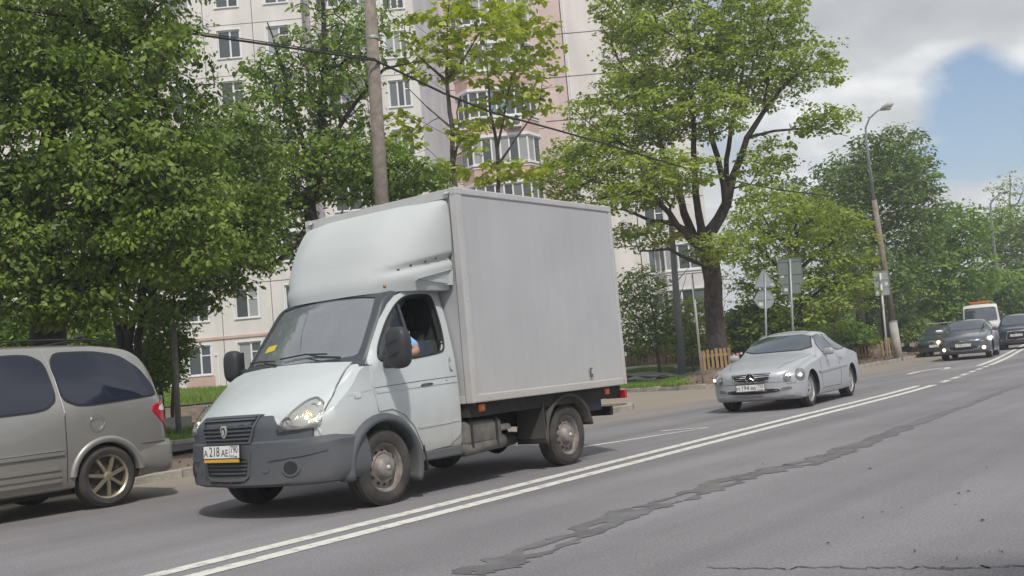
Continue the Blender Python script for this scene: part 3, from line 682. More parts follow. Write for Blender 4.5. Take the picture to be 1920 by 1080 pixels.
def leaves(C, n_per, spread, size, rg, flat=.45, droop=.5, width=.62, fine=False):
    """leaf kites bent along the midrib scattered round the cluster centres C"""
    C = np.asarray(C); N_ = len(C) * n_per
    c = np.repeat(C, n_per, 0); sp = np.repeat(spread, n_per) if np.ndim(spread) else spread
    o = rg.normal(size=(N_, 3)); o /= np.linalg.norm(o, axis=1, keepdims=True); o *= (rg.random((N_, 1)) ** .5)
    o[:, 2] *= flat; p = c + o * (sp[:, None] if np.ndim(spread) else sp)
    p[:, 2] -= .18 * (np.hypot(o[:, 0], o[:, 1]) ** 2) * (sp if not np.ndim(spread) else sp)
    yaw = rg.random(N_) * 2 * np.pi; d = np.stack([np.cos(yaw), np.sin(yaw), -droop * (.2 + rg.random(N_) * 1.2)], 1)
    # leaves point outwards from their cluster
    oo = o.copy(); oo[:, 2] *= .3; d += oo * 1.0
    d /= np.linalg.norm(d, axis=1, keepdims=True)
    # shoots share a lean, so a spray catches the light together
    nc = rg.normal(size=(len(C), 3)) * .5; rad_ = C[:, :2] / (np.linalg.norm(C[:, :2], axis=1, keepdims=True) + .3); nc[:, :2] += rad_ * .45; nc[:, 2] = 1
    up = np.repeat(nc, n_per, 0) + rg.normal(size=(N_, 3)) * .30
    s = np.cross(d, up); s /= np.linalg.norm(s, axis=1, keepdims=True) + 1e-9; nrm = np.cross(s, d)
    L = size * (.5 + .9 * rg.random(N_) ** 1.3)[:, None] * np.repeat(.8 + .4 * rg.random(len(C)), n_per)[:, None]; W = L * width
    v0 = p; v1 = p + d * L * .42 + s * W * .5 - nrm * L * .07; v2 = p + d * L - nrm * L * .10; v3 = p + d * L * .42 - s * W * .5 - nrm * L * .07
    if fine:   # ovate leaf with six corners
        a1 = p + d * L * .22 + s * W * .40 - nrm * L * .05; a2 = p + d * L * .60 + s * W * .42 - nrm * L * .09; b1 = p + d * L * .22 - s * W * .40 - nrm * L * .05; b2 = p + d * L * .60 - s * W * .42 - nrm * L * .09
        V = np.stack([v0, a1, a2, v2 - nrm * L * .04, b2, b1], 1).reshape(-1, 3); return V, (np.arange(N_) * 6)[:, None] + np.arange(6)[None]
    V = np.stack([v0, v1, v2, v3], 1).reshape(-1, 3); F = (np.arange(N_) * 4)[:, None] + np.arange(4)[None]
    return V, F
def tree(name, label, cat, base, limbs, env, ncl, leaf, lsize, nper, spread, bark, seed, trunk_r, group=None, gap=.6, droop=.5, flat=.5, bare=0.0, twig=.012, width=.62, extra_bare=None, sag=.0, fine=True):
    """limbs: list of (start_limb_index or -1, [(x,y,z,r)...]) in world coordinates; env: list of (centre, radii, weight)"""
    rg = np.random.default_rng(seed); base = Vector(base)
    root = empty(name, base, 0, label, cat, group)
    P = []; par = []; rad = []
    for parent_node, pts in limbs:
        prev = parent_node
        if isinstance(parent_node, tuple):      # nearest node to a position
            prev = int(np.argmin(np.linalg.norm(np.array(P) - np.array(parent_node), axis=1)))
        pts = [np.array(p, float) for p in pts]
        if prev >= 0: pts = [np.array([*P[prev], min(rad[prev], pts[0][3] * 1.15)])] + pts
        dense = []
        for a, b in zip(pts[:-1], pts[1:]):
            k = max(1, int(np.linalg.norm(b[:3] - a[:3]) / .45))
            for q in range(k): dense.append(a + (b - a) * q / k)
        dense.append(pts[-1])
        if prev >= 0: dense = dense[1:]
        for q, v in enumerate(dense):
            j = rg.normal(size=3) * .02; P.append(v[:3] + (j if q else 0)); par.append(prev); rad.append(v[3]); prev = len(P) - 1
    nsk = len(P); skel = np.array(P)
    # cluster centres
    wts = np.array([e[2] for e in env], float); wts /= wts.sum(); pts = []; tries = 0
    while len(pts) < ncl and tries < ncl * 60:
        tries += 1; e = env[rg.choice(len(env), p=wts)]; d = rg.normal(size=3); d /= np.linalg.norm(d)
        q = np.array(e[0]) + d * np.array(e[1]) * (rg.random() ** .42)
        if q[2] < base.z + .8: continue
        if pts and np.min(np.sum((np.array(pts) - q) ** 2, 1)) < gap * gap: continue
        pts.append(q)
    pts = np.array(pts)
    dist = np.array([np.min(np.linalg.norm(skel - q, axis=1)) for q in pts]); order = np.argsort(dist)
    # skip the trunk's lowest part as an attachment
    zt = base.z + .25 * (max(p[2] for p in P) - base.z)
    ok = [1 if p[2] > zt else 0 for p in P]; plen = [0.0] * nsk
    for i in range(nsk): plen[i] = 0 if par[i] < 0 else plen[par[i]] + float(np.linalg.norm(P[i] - P[par[i]]))
    PA = np.zeros((nsk + ncl * 5, 3)); PA[:nsk] = skel; LA = np.zeros(len(PA)); LA[:nsk] = plen; OK = np.zeros(len(PA), bool); OK[:nsk] = ok; cnt = nsk
    ends = []
    for i in order:
        q = pts[i]; dd = np.linalg.norm(PA[:cnt] - q, axis=1)
        rise = (q[2] - PA[:cnt, 2]); cost = dd + .25 * LA[:cnt] * .3 + np.where(rise < -.2, -rise * .6, 0) + np.where(OK[:cnt], 0, 50)
        j = int(np.argmin(cost)); a = PA[j].copy(); seg = max(2, min(4, int(dd[j] / .5) + 1)); pr = j
        bend = rg.normal(size=3) * .10 * dd[j]; bend[2] += (.10 - sag) * dd[j]
        for k in range(1, seg + 1):
            t = k / seg; v = a + (q - a) * t + bend * math.sin(t * PI) 
            PA[cnt] = v; LA[cnt] = LA[pr] + dd[j] / seg; OK[cnt] = True; par.append(pr); rad.append(twig * .8); pr = cnt; cnt += 1
        ends.append(pr)
    P = PA[:cnt]; par = np.array(par); rad = np.array(rad, float)
    # pipe model for grown branches
    acc = np.zeros(cnt); 
    for e in ends: acc[e] += twig ** 2.4
    for i in range(cnt - 1, -1, -1):
        if par[i] >= 0: acc[par[i]] += acc[i]
    for i in range(nsk, cnt): rad[i] = max(twig * .8, acc[i] ** (1 / 2.4) * .75)
    V, F = tubes_mesh(P - np.array(base), par, rad); np_mesh('trunk', V, F, bark, root, True)
    C = P[ends] - np.array(base)
    if bare > 0: C = C[rg.random(len(C)) > bare]
    if extra_bare is not None: C = C[[not extra_bare(c + np.array(base), rg) for c in C]]
    # twiggy side sprays so that a cluster reads as a shoot
    V, F = leaves(C, nper, spread * (.7 + .6 * rg.random(len(C))), lsize, rg, flat, droop, width, fine)
    crown = np_mesh('crown', V, F, leaf, root); crown['kind'] = 'stuff'
    return root
def w3(x, y, D, r): p = at(x, y, D); return (p.x, p.y, p.z, r)
def ev(x, y, D, rx, ry, rd, wt=1.0):
    """ellipsoid centred where the photograph shows it, radii in metres: across, up, in depth"""
    p = at(x, y, D); return ((p.x, p.y, p.z), (math.hypot(rx * Rh.x, rd * Fh.x), math.hypot(rx * Rh.y, rd * Fh.y), ry), wt)

# 1 big lindens at the left, overhanging the parked minivan
b = at(88, 700, 17.5); bz = tz(b.x, b.y)
tree('linden_tree', 'huge dark green linden with thick black trunk behind the silver minivan', 'tree', (b.x, b.y, bz),
     [(-1, [(b.x, b.y, bz, .32), w3(90, 600, 17.5, .29), w3(80, 430, 17.3, .24), w3(100, 250, 17.2, .2), w3(130, 60, 17, .14), w3(140, -150, 17, .09)]),
      (tuple(at(80, 500, 17.4)), [w3(160, 400, 16.8, .13), w3(240, 260, 16.4, .09), w3(300, 120, 16.2, .05)]),
      (tuple(at(80, 470, 17.4)), [w3(20, 380, 16.8, .13), w3(-50, 250, 16.4, .09), w3(-90, 120, 16.2, .05)]),
      (tuple(at(88, 580, 17.5)), [w3(150, 540, 17.2, .10), w3(230, 430, 16.9, .07), w3(330, 350, 16.6, .04)])],
     [ev(60, 300, 16.8, 2.3, 2.6, 2.2, 3.0), ev(210, 190, 16.6, 1.6, 1.9, 2.0, 1.8), ev(235, 350, 16.4, 1.75, 1.5, 1.8, 1.8), ev(10, 60, 17, 2.3, 1.6, 2.4, 1.6), ev(60, 490, 16.2, 2.0, .85, 1.6, 1.3),
      ev(200, -120, 17, 2.3, 1.8, 2.2, 1.2), ev(330, 440, 16.2, .9, .8, 1.2, .7), ev(-200, 200, 17, 2, 3, 2, 1.3), ev(290, 60, 16.8, .35, .6, 1.2, .3), ev(110, 570, 16.2, 1.1, .3, 1.2, .3)],
     1100, LM['linden'], .100, 84, .40, m_bark2, 3, .3, gap=.24, droop=.9, flat=.55)
# 2 many-stemmed tree behind the van's tail
b = at(245, 705, 22); bz = tz(b.x, b.y); B2 = (b.x, b.y, bz)
def stem(pts): return [w3(*p) for p in pts]
tree('multi_stem_tree', 'slender many-stemmed dark tree rising behind the rear end of the minivan', 'tree', B2,
     [(-1, [(b.x - .15, b.y, bz, .10)] + stem([(225, 620, 22, .085), (205, 540, 22, .06), (190, 450, 22, .045), (170, 330, 22, .02)])),
      (-1, [(b.x, b.y, bz, .11)] + stem([(240, 640, 22, .09), (262, 560, 22, .075), (278, 500, 22, .05), (285, 400, 22, .03)])),
      (-1, [(b.x + .1, b.y + .1, bz, .09)] + stem([(258, 630, 22, .08), (275, 570, 22, .06), (318, 480, 22, .04), (350, 400, 22, .02)])),
      (-1, [(b.x - .05, b.y + .2, bz, .08)] + stem([(236, 610, 22.4, .06), (240, 540, 22.4, .05), (245, 470, 22.4, .03)]))],
     [ev(290, 420, 22, 2.3, .9, 1.5, 2), ev(380, 500, 22, 1.6, .75, 1.3, 1.4), ev(230, 500, 22.6, 1.0, .8, 1.3, .6), ev(420, 420, 22, 1.2, 1.0, 1.3, 1.2), ev(330, 580, 22, .9, .35, 1, .4), ev(440, 320, 22.5, .9, 1.6, 1.2, 1.3), ev(370, 290, 22.5, .8, 1.1, 1.2, .8)],
     430, LM['linden'], .115, 64, .40, m_bark2, 5, .1, gap=.25, droop=.8)
# 3 tree behind the concrete pole, thinning at the top
b = at(560, 700, 27); bz = tz(b.x, b.y)
tree('pole_side_tree', 'tall half-bare tree with twisting dark limbs behind the concrete pole', 'tree', (b.x, b.y, bz),
     [(-1, [(b.x, b.y, bz, .26)] + stem([(572, 520, 27, .22), (583, 420, 27, .18), (580, 380, 27, .16), (602, 300, 27, .14), (606, 180, 27, .11), (608, 60, 27, .07), (600, -60, 27, .04)])),
      (tuple(at(580, 400, 27)), stem([(545, 385, 26.8, .10), (510, 350, 26.6, .08), (485, 300, 26.5, .05), (440, 220, 26.5, .02)])),
      (tuple(at(583, 420, 27)), stem([(555, 460, 26.6, .08), (520, 490, 26.4, .05), (490, 500, 26.4, .03)])),
      (tuple(at(590, 340, 27)), stem([(560, 240, 27.2, .08), (530, 130, 27.4, .05), (500, 40, 27.4, .02)])),
      (tuple(at(604, 290, 27)), stem([(660, 200, 27, .06), (720, 130, 27, .04), (790, 110, 27, .015)])),
      (tuple(at(580, 400, 27)), stem([(640, 330, 27, .06), (700, 270, 27.2, .04), (745, 250, 27.2, .02)]))],
     [ev(650, 310, 27, 1.9, 1.0, 1.5, 2.4), ev(520, 330, 27, 1.0, 1.6, 1.5, 1.3), ev(540, 170, 27.3, 1.3, 1.4, 1.4, .9), ev(620, 160, 27, 1.5, 1.4, 1.4, 1.0), ev(740, 340, 27, 1.3, .75, 1.3, 1.3), ev(500, 440, 26.6, .7, .9, 1.2, .6), ev(640, 60, 27.2, 2.2, 1.2, 1.5, .9), ev(460, 260, 26.6, .9, .8, 1.2, .7), ev(800, 330, 27, .8, .35, .8, .4)],
     760, LM['mid'], .135, 32, .42, m_bark2, 8, .24, gap=.27, droop=.7, extra_bare=lambda p, rg: p[2] > 8.5 and rg.random() < .35)
# 4 two slim young maples in front of the pink bays
def slim(lbl, x0, y0, D, tip, env, seed, n, stems):
    b = at(x0, 640, D); bz = tz(b.x, b.y)
    return tree('young_maple', lbl, 'tree', (b.x, b.y, bz), [(-1, [(b.x, b.y, bz, .085)] + stem(stems[0]))] + [(tuple(at(*s[0][:3])), stem(s[1:])) for s in stems[1:]],
                env, n, LM['lime'], .19, 22, .34, m_bark3, seed, .1, gap=.45, droop=.45, flat=.35, width=.85, twig=.008)
slim('slim young maple with sparse lime leaves just left of the pink bays', 853, 350, 29, None,
     [ev(850, 90, 29, 1.0, 1.0, 1, 1.3), ev(790, 110, 29, .8, .8, .8, .6), ev(860, 30, 29, .9, .6, .8, .8), ev(880, 240, 29, .5, .7, .7, .5), ev(930, 50, 29, .8, .8, .8, .7), ev(760, 250, 29, .6, .8, .6, .3), ev(840, 320, 29, .7, .4, .7, .5), ev(780, 50, 29, .5, .5, .8, .4)], 21, 95,
     [[(853, 350, 29, .08), (846, 240, 29, .07), (838, 150, 29, .055), (838, 80, 29, .03), (842, 0, 29, .015)], [(840, 160, 29), (800, 120, 29, .03), (770, 90, 29, .015)], [(838, 150, 29), (870, 110, 29, .035), (900, 60, 29, .02), (925, 30, 29, .01)], [(846, 250, 29), (800, 200, 29, .025), (762, 160, 29, .012)], [(850, 330, 29), (858, 270, 29, .03), (862, 180, 29, .02)]])
slim('slim young maple with a forked stem in front of the pink bays', 932, 320, 31, None,
     [ev(955, 130, 31, 1.0, 1.0, 1, 1.2), ev(1010, 110, 31, .6, 1.2, .8, .9), ev(930, 200, 31, .6, .8, .8, .5), ev(1000, 180, 31, .6, .6, .7, .6), ev(960, 30, 31, 1.2, .6, .8, .8), ev(950, 320, 31, 1.2, .32, .9, 1.6), ev(1020, 60, 31, .5, .6, .6, .5)], 22, 100,
     [[(932, 310, 31, .06), (930, 250, 31, .05), (922, 210, 31, .04), (915, 130, 31, .02), (910, 50, 31, .01)], [(931, 270, 31), (945, 220, 31, .035), (960, 140, 31, .025), (990, 60, 31, .012)], [(932, 300, 31), (975, 250, 31, .03), (1010, 200, 31, .018), (1020, 120, 31, .01)]])
# 5 the big spreading maple behind the slatted guard
b = at(1345, 690, 37); bz = tz(b.x, b.y); MAPLE = Vector((b.x, b.y, bz))
D = 37
tree('spreading_maple', 'large spreading maple with many rising limbs inside a wooden slat guard', 'tree', (b.x, b.y, bz),
     [(-1, [(b.x, b.y, bz - .1, .42)] + stem([(1340, 600, D, 0.332), (1336, 530, D, 0.323), (1328, 480, D, 0.342), (1318, 450, D, 0.285), (1350, 410, D, 0.208), (1362, 380, D, 0.184), (1375, 330, D, 0.136), (1400, 260, D - .3, 0.112), (1430, 210, D - .5, 0.088), (1480, 150, D - .8, 0.056), (1540, 110, D - 1, 0.024)])),
      (tuple(at(1328, 480, D)), stem([(1300, 440, D, 0.160), (1285, 400, D, 0.144), (1262, 330, D + .3, 0.112), (1240, 270, D + .5, 0.088), (1225, 180, D + .7, 0.064), (1215, 80, D + 1, 0.024)])),
      (tuple(at(1318, 450, D)), stem([(1310, 400, D - .5, 0.136), (1302, 330, D - .8, 0.112), (1300, 250, D - 1, 0.096), (1295, 150, D - 1.2, 0.064), (1290, 60, D - 1.4, 0.024)])),
      (tuple(at(1362, 380, D)), stem([(1352, 320, D - .3, 0.112), (1330, 240, D - .6, 0.096), (1322, 180, D - .8, 0.072), (1345, 100, D - 1, 0.048), (1360, 20, D - 1, 0.016)])),
      (tuple(at(1360, 390, D)), stem([(1362, 300, D + .6, 0.096), (1372, 230, D + 1, 0.080), (1390, 150, D + 1.3, 0.056), (1400, 60, D + 1.5, 0.016)])),
      (tuple(at(1328, 480, D)), stem([(1285, 440, D - 1, 0.128), (1255, 400, D - 1.6, 0.104), (1230, 370, D - 2.2, 0.080), (1180, 350, D - 2.8, 0.056), (1110, 340, D - 3.2, 0.024)])),
      (tuple(at(1300, 440, D)), stem([(1265, 420, D - .4, 0.096), (1220, 412, D - .6, 0.064), (1165, 392, D - .8, 0.040), (1130, 400, D - 1, 0.016)])),
      (tuple(at(1330, 500, D)), stem([(1290, 485, D - 1, 0.072), (1255, 468, D - 1.5, 0.048), (1200, 472, D - 2, 0.024)])),
      (tuple(at(1290, 380, D)), stem([(1240, 310, D - 1, 0.080), (1190, 280, D - 1.6, 0.056), (1130, 250, D - 2, 0.032), (1080, 210, D - 2.2, 0.016)])),
      (tuple(at(1400, 260, D - .3)), stem([(1450, 245, D - .6, 0.048), (1520, 240, D - .8, 0.028), (1590, 255, D - 1, 0.010)])),
      (tuple(at(1250, 290, D + .5)), stem([(1200, 180, D, 0.064), (1160, 110, D, 0.040), (1130, 50, D, 0.016)])),
      (tuple(at(1420, 220, D)), stem([(1440, 130, D - .5, 0.048), (1460, 50, D - .6, 0.016)]))],
     [ev(1290, 90, D, 3.6, 2.3, 3.4, 3.0), ev(1180, 210, D - .5, 2.1, 1.6, 2.6, 1.8), ev(1110, 300, D - 1.5, 1.7, 1.0, 2.0, 1.1), ev(1230, 330, D - 2, 2.2, .9, 2, 1.3), ev(1420, 120, D, 2.2, 1.9, 2.6, 1.5), ev(1520, 120, D - .8, 1.0, 1.0, 1.5, .6), ev(1540, 225, D - 1, 1.1, .45, 1.2, .6),
      ev(1300, 210, D - 1.4, 2.4, 1.0, 1.6, 1.1), ev(1430, 40, D, 1.6, 1.2, 2, .9), ev(1200, 20, D, 1.8, 1.6, 2, 1.0), ev(1060, 330, D - 2.5, 1.3, .7, 1.4, .8), ev(1160, 370, D - 2.5, 1.9, .45, 1.4, .8), ev(1440, 300, D - .5, .8, .9, 1.2, .5), ev(1210, 440, D - 1.5, 1.2, .5, 1.4, .5), ev(1350, 460, D - 1.5, 1.3, .5, 1, .55), ev(1420, 330, D - 1, .6, 1.0, 1, .25), ev(1320, -80, D, 3, 1.5, 3, 1.0)],
     1500, LM['maple'], .135, 42, .46, m_bark, 13, .4, gap=.34, droop=.4, flat=.4, twig=.011, width=.8,
     extra_bare=lambda p, rg: rg.random() < .12)
# 6 trees on the right, one by one, each farther along the verge
def round_tree(name, label, x0, D, ybase, top, env, n, leaf, lsize, nper, spread, seed, tr=.18, bark=None, gap=.5, flat=.5, droop=.5, group=None, bare=0.0, trunkx=None):
    b = at(x0, ybase, D); bz = tz(b.x, b.y); bz = bz if bz > .05 else .1
    tx, ty = top; mx_, my = (x0 * .6 + tx * .4), (ybase * .55 + ty * .45)
    lm = [(-1, [(b.x, b.y, bz, tr), w3(mx_, my, D, tr * .75), w3(tx * .7 + x0 * .3, ybase * .3 + ty * .7, D, tr * .5), w3(tx, ty, D, tr * .15)])]
    rr = random.Random(seed)
    for q in range(5):
        f = .3 + .12 * q; sx = x0 + (tx - x0) * f; sy = ybase + (ty - ybase) * f; sg = (-1) ** q
        lm.append((tuple(at(sx, sy, D)), [w3(sx + sg * rr.uniform(25, 45) * 45 / D, sy - rr.uniform(20, 45) * 45 / D, D + rr.uniform(-.8, .8), tr * .4), w3(sx + sg * rr.uniform(55, 85) * 45 / D, sy - rr.uniform(60, 90) * 45 / D, D + rr.uniform(-1.2, 1.2), tr * .15)]))
    return tree(name, label, 'tree', (b.x, b.y, bz), lm, env, n, leaf, lsize, nper, spread, bark or m_bark2, seed, tr, group=group, gap=gap, flat=flat, droop=droop, bare=bare, twig=.014, fine=False)
GR = 'trees along the right-hand verge'
round_tree('verge_tree', 'yellow-green bushy tree behind the triangle sign and square sign backs', 1500, 46, 668, (1490, 370),
           [ev(1460, 420, 46, 2.6, 1.9, 2.6, 2), ev(1540, 450, 46, 2.2, 1.7, 2.4, 1.8), ev(1430, 510, 46, 1.8, 1.8, 2, 1.1), ev(1520, 560, 46, 2.4, 1.4, 2.2, 1.3), ev(1590, 530, 46, 1.2, 1.4, 2, .8), ev(1450, 590, 46.5, 1.8, 1.0, 2, .8)], 420, LM['maple'], .19, 44, .60, 31, .2, group=GR, gap=.45, flat=.42)
round_tree('verge_tree', 'tallest dark green tree behind the leaning street lamp', 1625, 58, 662, (1650, 260),
           [ev(1650, 330, 58, 2.6, 2.6, 2.6, 2.2), ev(1600, 400, 58, 2.3, 2.4, 2.6, 1.6), ev(1690, 420, 58, 2.4, 2.8, 2.6, 2), ev(1630, 520, 57, 3.0, 2.2, 2.6, 1.8), ev(1715, 350, 58, 1.2, 1.2, 1.5, .5), ev(1560, 330, 58, 1.0, 1.0, 1.2, .25), ev(1680, 255, 58, 1.2, .7, 1.2, .2)], 520, LM['deep'], .22, 44, .70, 32, .26, group=GR, gap=.5)
round_tree('verge_tree', 'fresh green round-topped tree above the parked dark sedan', 1764, 64, 655, (1785, 390),
           [ev(1780, 440, 64, 2.3, 2.2, 2.4, 2), ev(1800, 520, 64, 2.2, 2.2, 2.4, 1.8), ev(1740, 510, 63, 1.6, 2.2, 2, 1.3), ev(1765, 590, 63.5, 2.2, 1.0, 2, .8)], 300, LM['fresh'], .26, 40, .78, 33, .2, group=GR, gap=.55)
round_tree('verge_tree', 'pale green tree behind the farther street lamp', 1850, 84, 640, (1880, 390),
           [ev(1880, 440, 84, 2.6, 2.6, 2.6, 1.8), ev(1900, 530, 84, 3.2, 2.8, 3, 2), ev(1930, 460, 84, 2.2, 2.8, 2.6, 1.2), ev(1860, 560, 82, 1.8, 2.2, 2.4, 1)], 300, LM['far'], .34, 36, .9, 34, .2, group=GR, gap=.65)
round_tree('verge_tree', 'thin airy tree nearly leafless at its top by the right edge', 1898, 96, 630, (1893, 325),
           [ev(1890, 370, 96, 2.4, 2.4, 2, 2), ev(1905, 430, 96, 2.6, 2.2, 2, 1)], 90, LM['far'], .26, 12, .6, 35, .16, group=GR, gap=.6, bark=m_bark3)
round_tree('verge_tree', 'dark spruce-like tree top left of the tallest verge tree', 1560, 66, 650, (1585, 290),
           [ev(1590, 350, 66, 1.4, 2.6, 1.6, 1), ev(1530, 400, 66, 2.2, 2.0, 2, 1.2), ev(1480, 370, 68, 1.3, 1.6, 1.6, .7), ev(1700, 320, 68, 2, 2.4, 2, .8)], 240, LM['deep'], .26, 40, .7, 36, .2, group=GR, gap=.55)
round_tree('verge_tree', 'dark green tree filling the gap low behind the parked sedan and lamp', 1700, 72, 650, (1705, 470),
           [ev(1700, 560, 72, 3.2, 2.2, 2.4, 2), ev(1760, 590, 70, 2.6, 1.4, 2, 1), ev(1640, 600, 68, 2.4, 1.4, 2, 1), ev(1840, 570, 76, 2.4, 2.2, 2, 1.2)], 300, LM['deep'], .27, 40, .85, 37, .18, group=GR, gap=.6)
round_tree('bright_bush_tree', 'bright green bushy tree behind the dark pickup-like car at the right edge', 1905, 74, 640, (1905, 500),
           [ev(1905, 550, 74, 1.9, 1.7, 2, 2), ev(1935, 570, 74, 1.6, 1.6, 2, 1)], 150, LM['fresh'], .28, 40, .7, 38, .14, gap=.5)
# small trees and shrubs between the truck and the signs
def shrub(label, x, y, D, rx, ry, rd, leaf, n, lsize, seed, name='shrub', cat='shrub', nper=44, spread=.42, gap=.3, group=None):
    c = at(x, y, D); g0 = tz(c.x, c.y); g0 = g0 if g0 > .05 else .1
    rr = random.Random(seed); lm = []
    for q in range(5):
        a = 2 * PI * q / 5 + rr.random(); top = (c.x + math.cos(a) * rx * .5, c.y + math.sin(a) * rx * .5, c.z + ry * .4, .012)
        lm.append((-1, [(c.x + math.cos(a) * .12, c.y + math.sin(a) * .12, g0 - .03, .035), ((c.x + top[0]) / 2, (c.y + top[1]) / 2, (g0 + c.z) / 2, .025), top]))
    return tree(name, label, cat, (c.x, c.y, g0), lm, [ev(x, y, D, rx, ry, rd)], n, leaf, lsize, nper, spread, m_bark3, seed, .05, gap=gap, twig=.008, group=group)
def small_tree(label, x0, yb, D, top, env, leaf, n, seed, lsize=.15):
    return round_tree('small_tree', label, x0, D, yb, top, env, n, leaf, lsize, 36, .45, seed, .07, gap=.34, bark=m_bark3)
small_tree('small reddish-green tree beside the rear of the white box truck', 1237, 697, 43, (1215, 520),
           [ev(1205, 570, 43, 1.2, 1.7, 1.4, 2), ev(1230, 630, 43, 1.3, .9, 1.4, 1.2), ev(1180, 640, 43, .8, .9, 1, .7)], LM['mid'], 170, 41)
small_tree('small leafy tree between the grey post and the big maple', 1300, 690, 44, (1290, 560),
           [ev(1290, 610, 44, 1.1, 1.2, 1.2, 1.5), ev(1320, 650, 45, 1.0, .8, 1, 1)], LM['maple'], 130, 42)
HG = 'understorey shrubs on the right-hand verge'
shrub('dark shrub right of the big maple trunk under the triangle sign', 1400, 625, 47, 1.7, 1.5, 1.3, LM['deep'], 170, .17, 51, group=HG)
shrub('green shrub between the triangle sign pole and the square sign pole', 1465, 630, 52, 1.9, 1.6, 1.5, LM['mid'], 180, .18, 52, group=HG)
shrub('dense shrub behind the roof of the silver coupe', 1540, 620, 54, 2.2, 1.6, 1.5, LM['mid'], 200, .18, 53, group=HG)
shrub('rounded shrub left of the leaning lamp post', 1590, 640, 50, 1.3, 1.0, 1.2, LM['fresh'], 120, .16, 54, group=HG)
shrub('low dark shrub between lamp post and parked dark sedan', 1705, 630, 60, 1.8, 1.2, 1.4, LM['mid'], 130, .2, 55, group=HG)
shrub('low shrub just behind the white edging stones left of the maple guard', 1295, 668, 50, 1.6, .8, 1.2, LM['mid'], 110, .16, 57, group=HG)
shrub('pale bush beside the wooden post right of the minivan tail', 305, 640, 24, .65, 1.0, .7, LM['mid'], 130, .10, 58, spread=.28, gap=.2)
shrub('lower bush under the many-stemmed tree behind the minivan', 272, 690, 23, .6, .55, .6, LM['mid'], 90, .10, 59, spread=.28, gap=.2)
shrub('green bush glimpsed left of the linden trunk above the minivan roof', 25, 625, 24, 1.1, .7, .8, LM['fresh'], 120, .12, 60, spread=.3, gap=.22)
shrub('leafy bush right of the linden trunk above the minivan roof rack', 170, 640, 25, .9, .6, .8, LM['mid'], 90, .12, 61, spread=.3, gap=.24)

# unseen trees behind the camera: nearest read from its shade, others added for glass reflections
round_tree('unseen_tree', 'spreading tree on the near side of the road outside the photograph', 0, 1, 0, (0, 0), [], 0, LM['mid'], .2, 1, .5, 1) if False else None
def near_tree(x, y, h, r, seed, label):
    lm = [(-1, [(x, y, 0, .22), (x + .1, y, h * .35, .18), (x, y + .1, h * .8, .08)]), ((x + .1, y, h * .4), [(x + r * .5, y, h * .65, .06)]), ((x + .1, y, h * .4), [(x - r * .5, y + .2, h * .65, .06)]), ((x + .1, y, h * .45), [(x, y + r * .5, h * .7, .06)])]
    return tree('unseen_tree', label, 'tree', (x, y, 0), lm, [((x, y, h * .72), (r, r, h * .30), 1)], 170, LM['mid'], .24, 34, .7, m_bark, seed, .2, gap=.5, twig=.014)
near_tree(5.6, -.2, 9.5, 2.9, 71, 'unseen tree beside the near kerb shading the lower right corner of the asphalt')
near_tree(12.5, -9, 11, 3.6, 72, 'unseen tree added on the near verge some way behind the camera to the left')
near_tree(13, 6.5, 10, 3.2, 73, 'unseen tree added on the near verge to the right of the camera outside the view')
near_tree(10, -17, 12, 3.8, 74, 'unseen added tree farthest back on the near verge behind the camera')
# ================================================================== vehicle toolkit
# vehicle axes: front at -y, rear at +y, vehicle's left side at +x, origin on the ground under the front axle
def glassmat(name, tint=(.02, .025, .03), trans=.75, refl=1.0, sheen_film=None, ior=1.75):
    m = bpy.data.materials.new(name); m.use_nodes = True; t = m.node_tree; L = t.links; t.nodes.remove(t.nodes['Principled BSDF'])
    tr = t.nodes.new('ShaderNodeBsdfTransparent'); tr.inputs[0].default_value = (trans, trans, trans * .98, 1)
    df = t.nodes.new('ShaderNodeBsdfDiffuse'); df.inputs[0].default_value = (*tint, 1)
    m1 = t.nodes.new('ShaderNodeMixShader'); m1.inputs[0].default_value = sheen_film if sheen_film else (.06 if trans > .3 else .9); L.new(tr.outputs[0], m1.inputs[1]); L.new(df.outputs[0], m1.inputs[2])
    gl = t.nodes.new('ShaderNodeBsdfGlossy'); gl.inputs['Roughness'].default_value = .03; gl.inputs[0].default_value = (refl, refl, refl, 1)
    fr = t.nodes.new('ShaderNodeFresnel'); fr.inputs[0].default_value = ior
    m2 = t.nodes.new('ShaderNodeMixShader'); L.new(fr.outputs[0], m2.inputs[0]); L.new(m1.outputs[0], m2.inputs[1]); L.new(gl.outputs[0], m2.inputs[2])
    L.new(m2.outputs[0], t.nodes['Material Output'].inputs[0]); return m
m_clear = glassmat('clear_glass', (.05, .06, .06), .80); m_tint = glassmat('tinted_glass', (.014, .019, .038), .10, ior=1.55); m_lens = glassmat('lamp_lens', (.3, .3, .3), .9)
m_vglass = glassmat('car_glass', (.055, .075, .10), .25, sheen_film=.75, ior=2.3)  # bluish diffuse colour paints sky reflections into the glass
m_rub = mat('tyre_rubber', (.032, .031, .032), .85, col2=(.06, .055, .05), vscale=6, bump=.3, bscale=60)
m_tdirt = mat('dusty_tyre', (.075, .068, .062), .92, col2=(.035, .033, .033), vscale=5, bump=.3, bscale=60)
m_black = mat('black_plastic', (.02, .02, .022), .6); m_under = mat('underbody', (.028, .026, .025), .9, var=.3, vscale=6)
m_grey_pl = mat('grey_plastic', (.080, .089, .103), .62, var=.08, vscale=3, bump=.12, bscale=220, dirt=((.13, .12, .11), .1, .75, .55))
m_chrome = mat('chrome', (.72, .72, .72), .12, metal=1.0); m_refl = mat('reflector', (.85, .85, .86), .16, metal=1.0, bump=.5, bscale=60)
m_alu = mat('aluminium_trim', (.58, .57, .55), .5, metal=.35, var=.06, vscale=3)
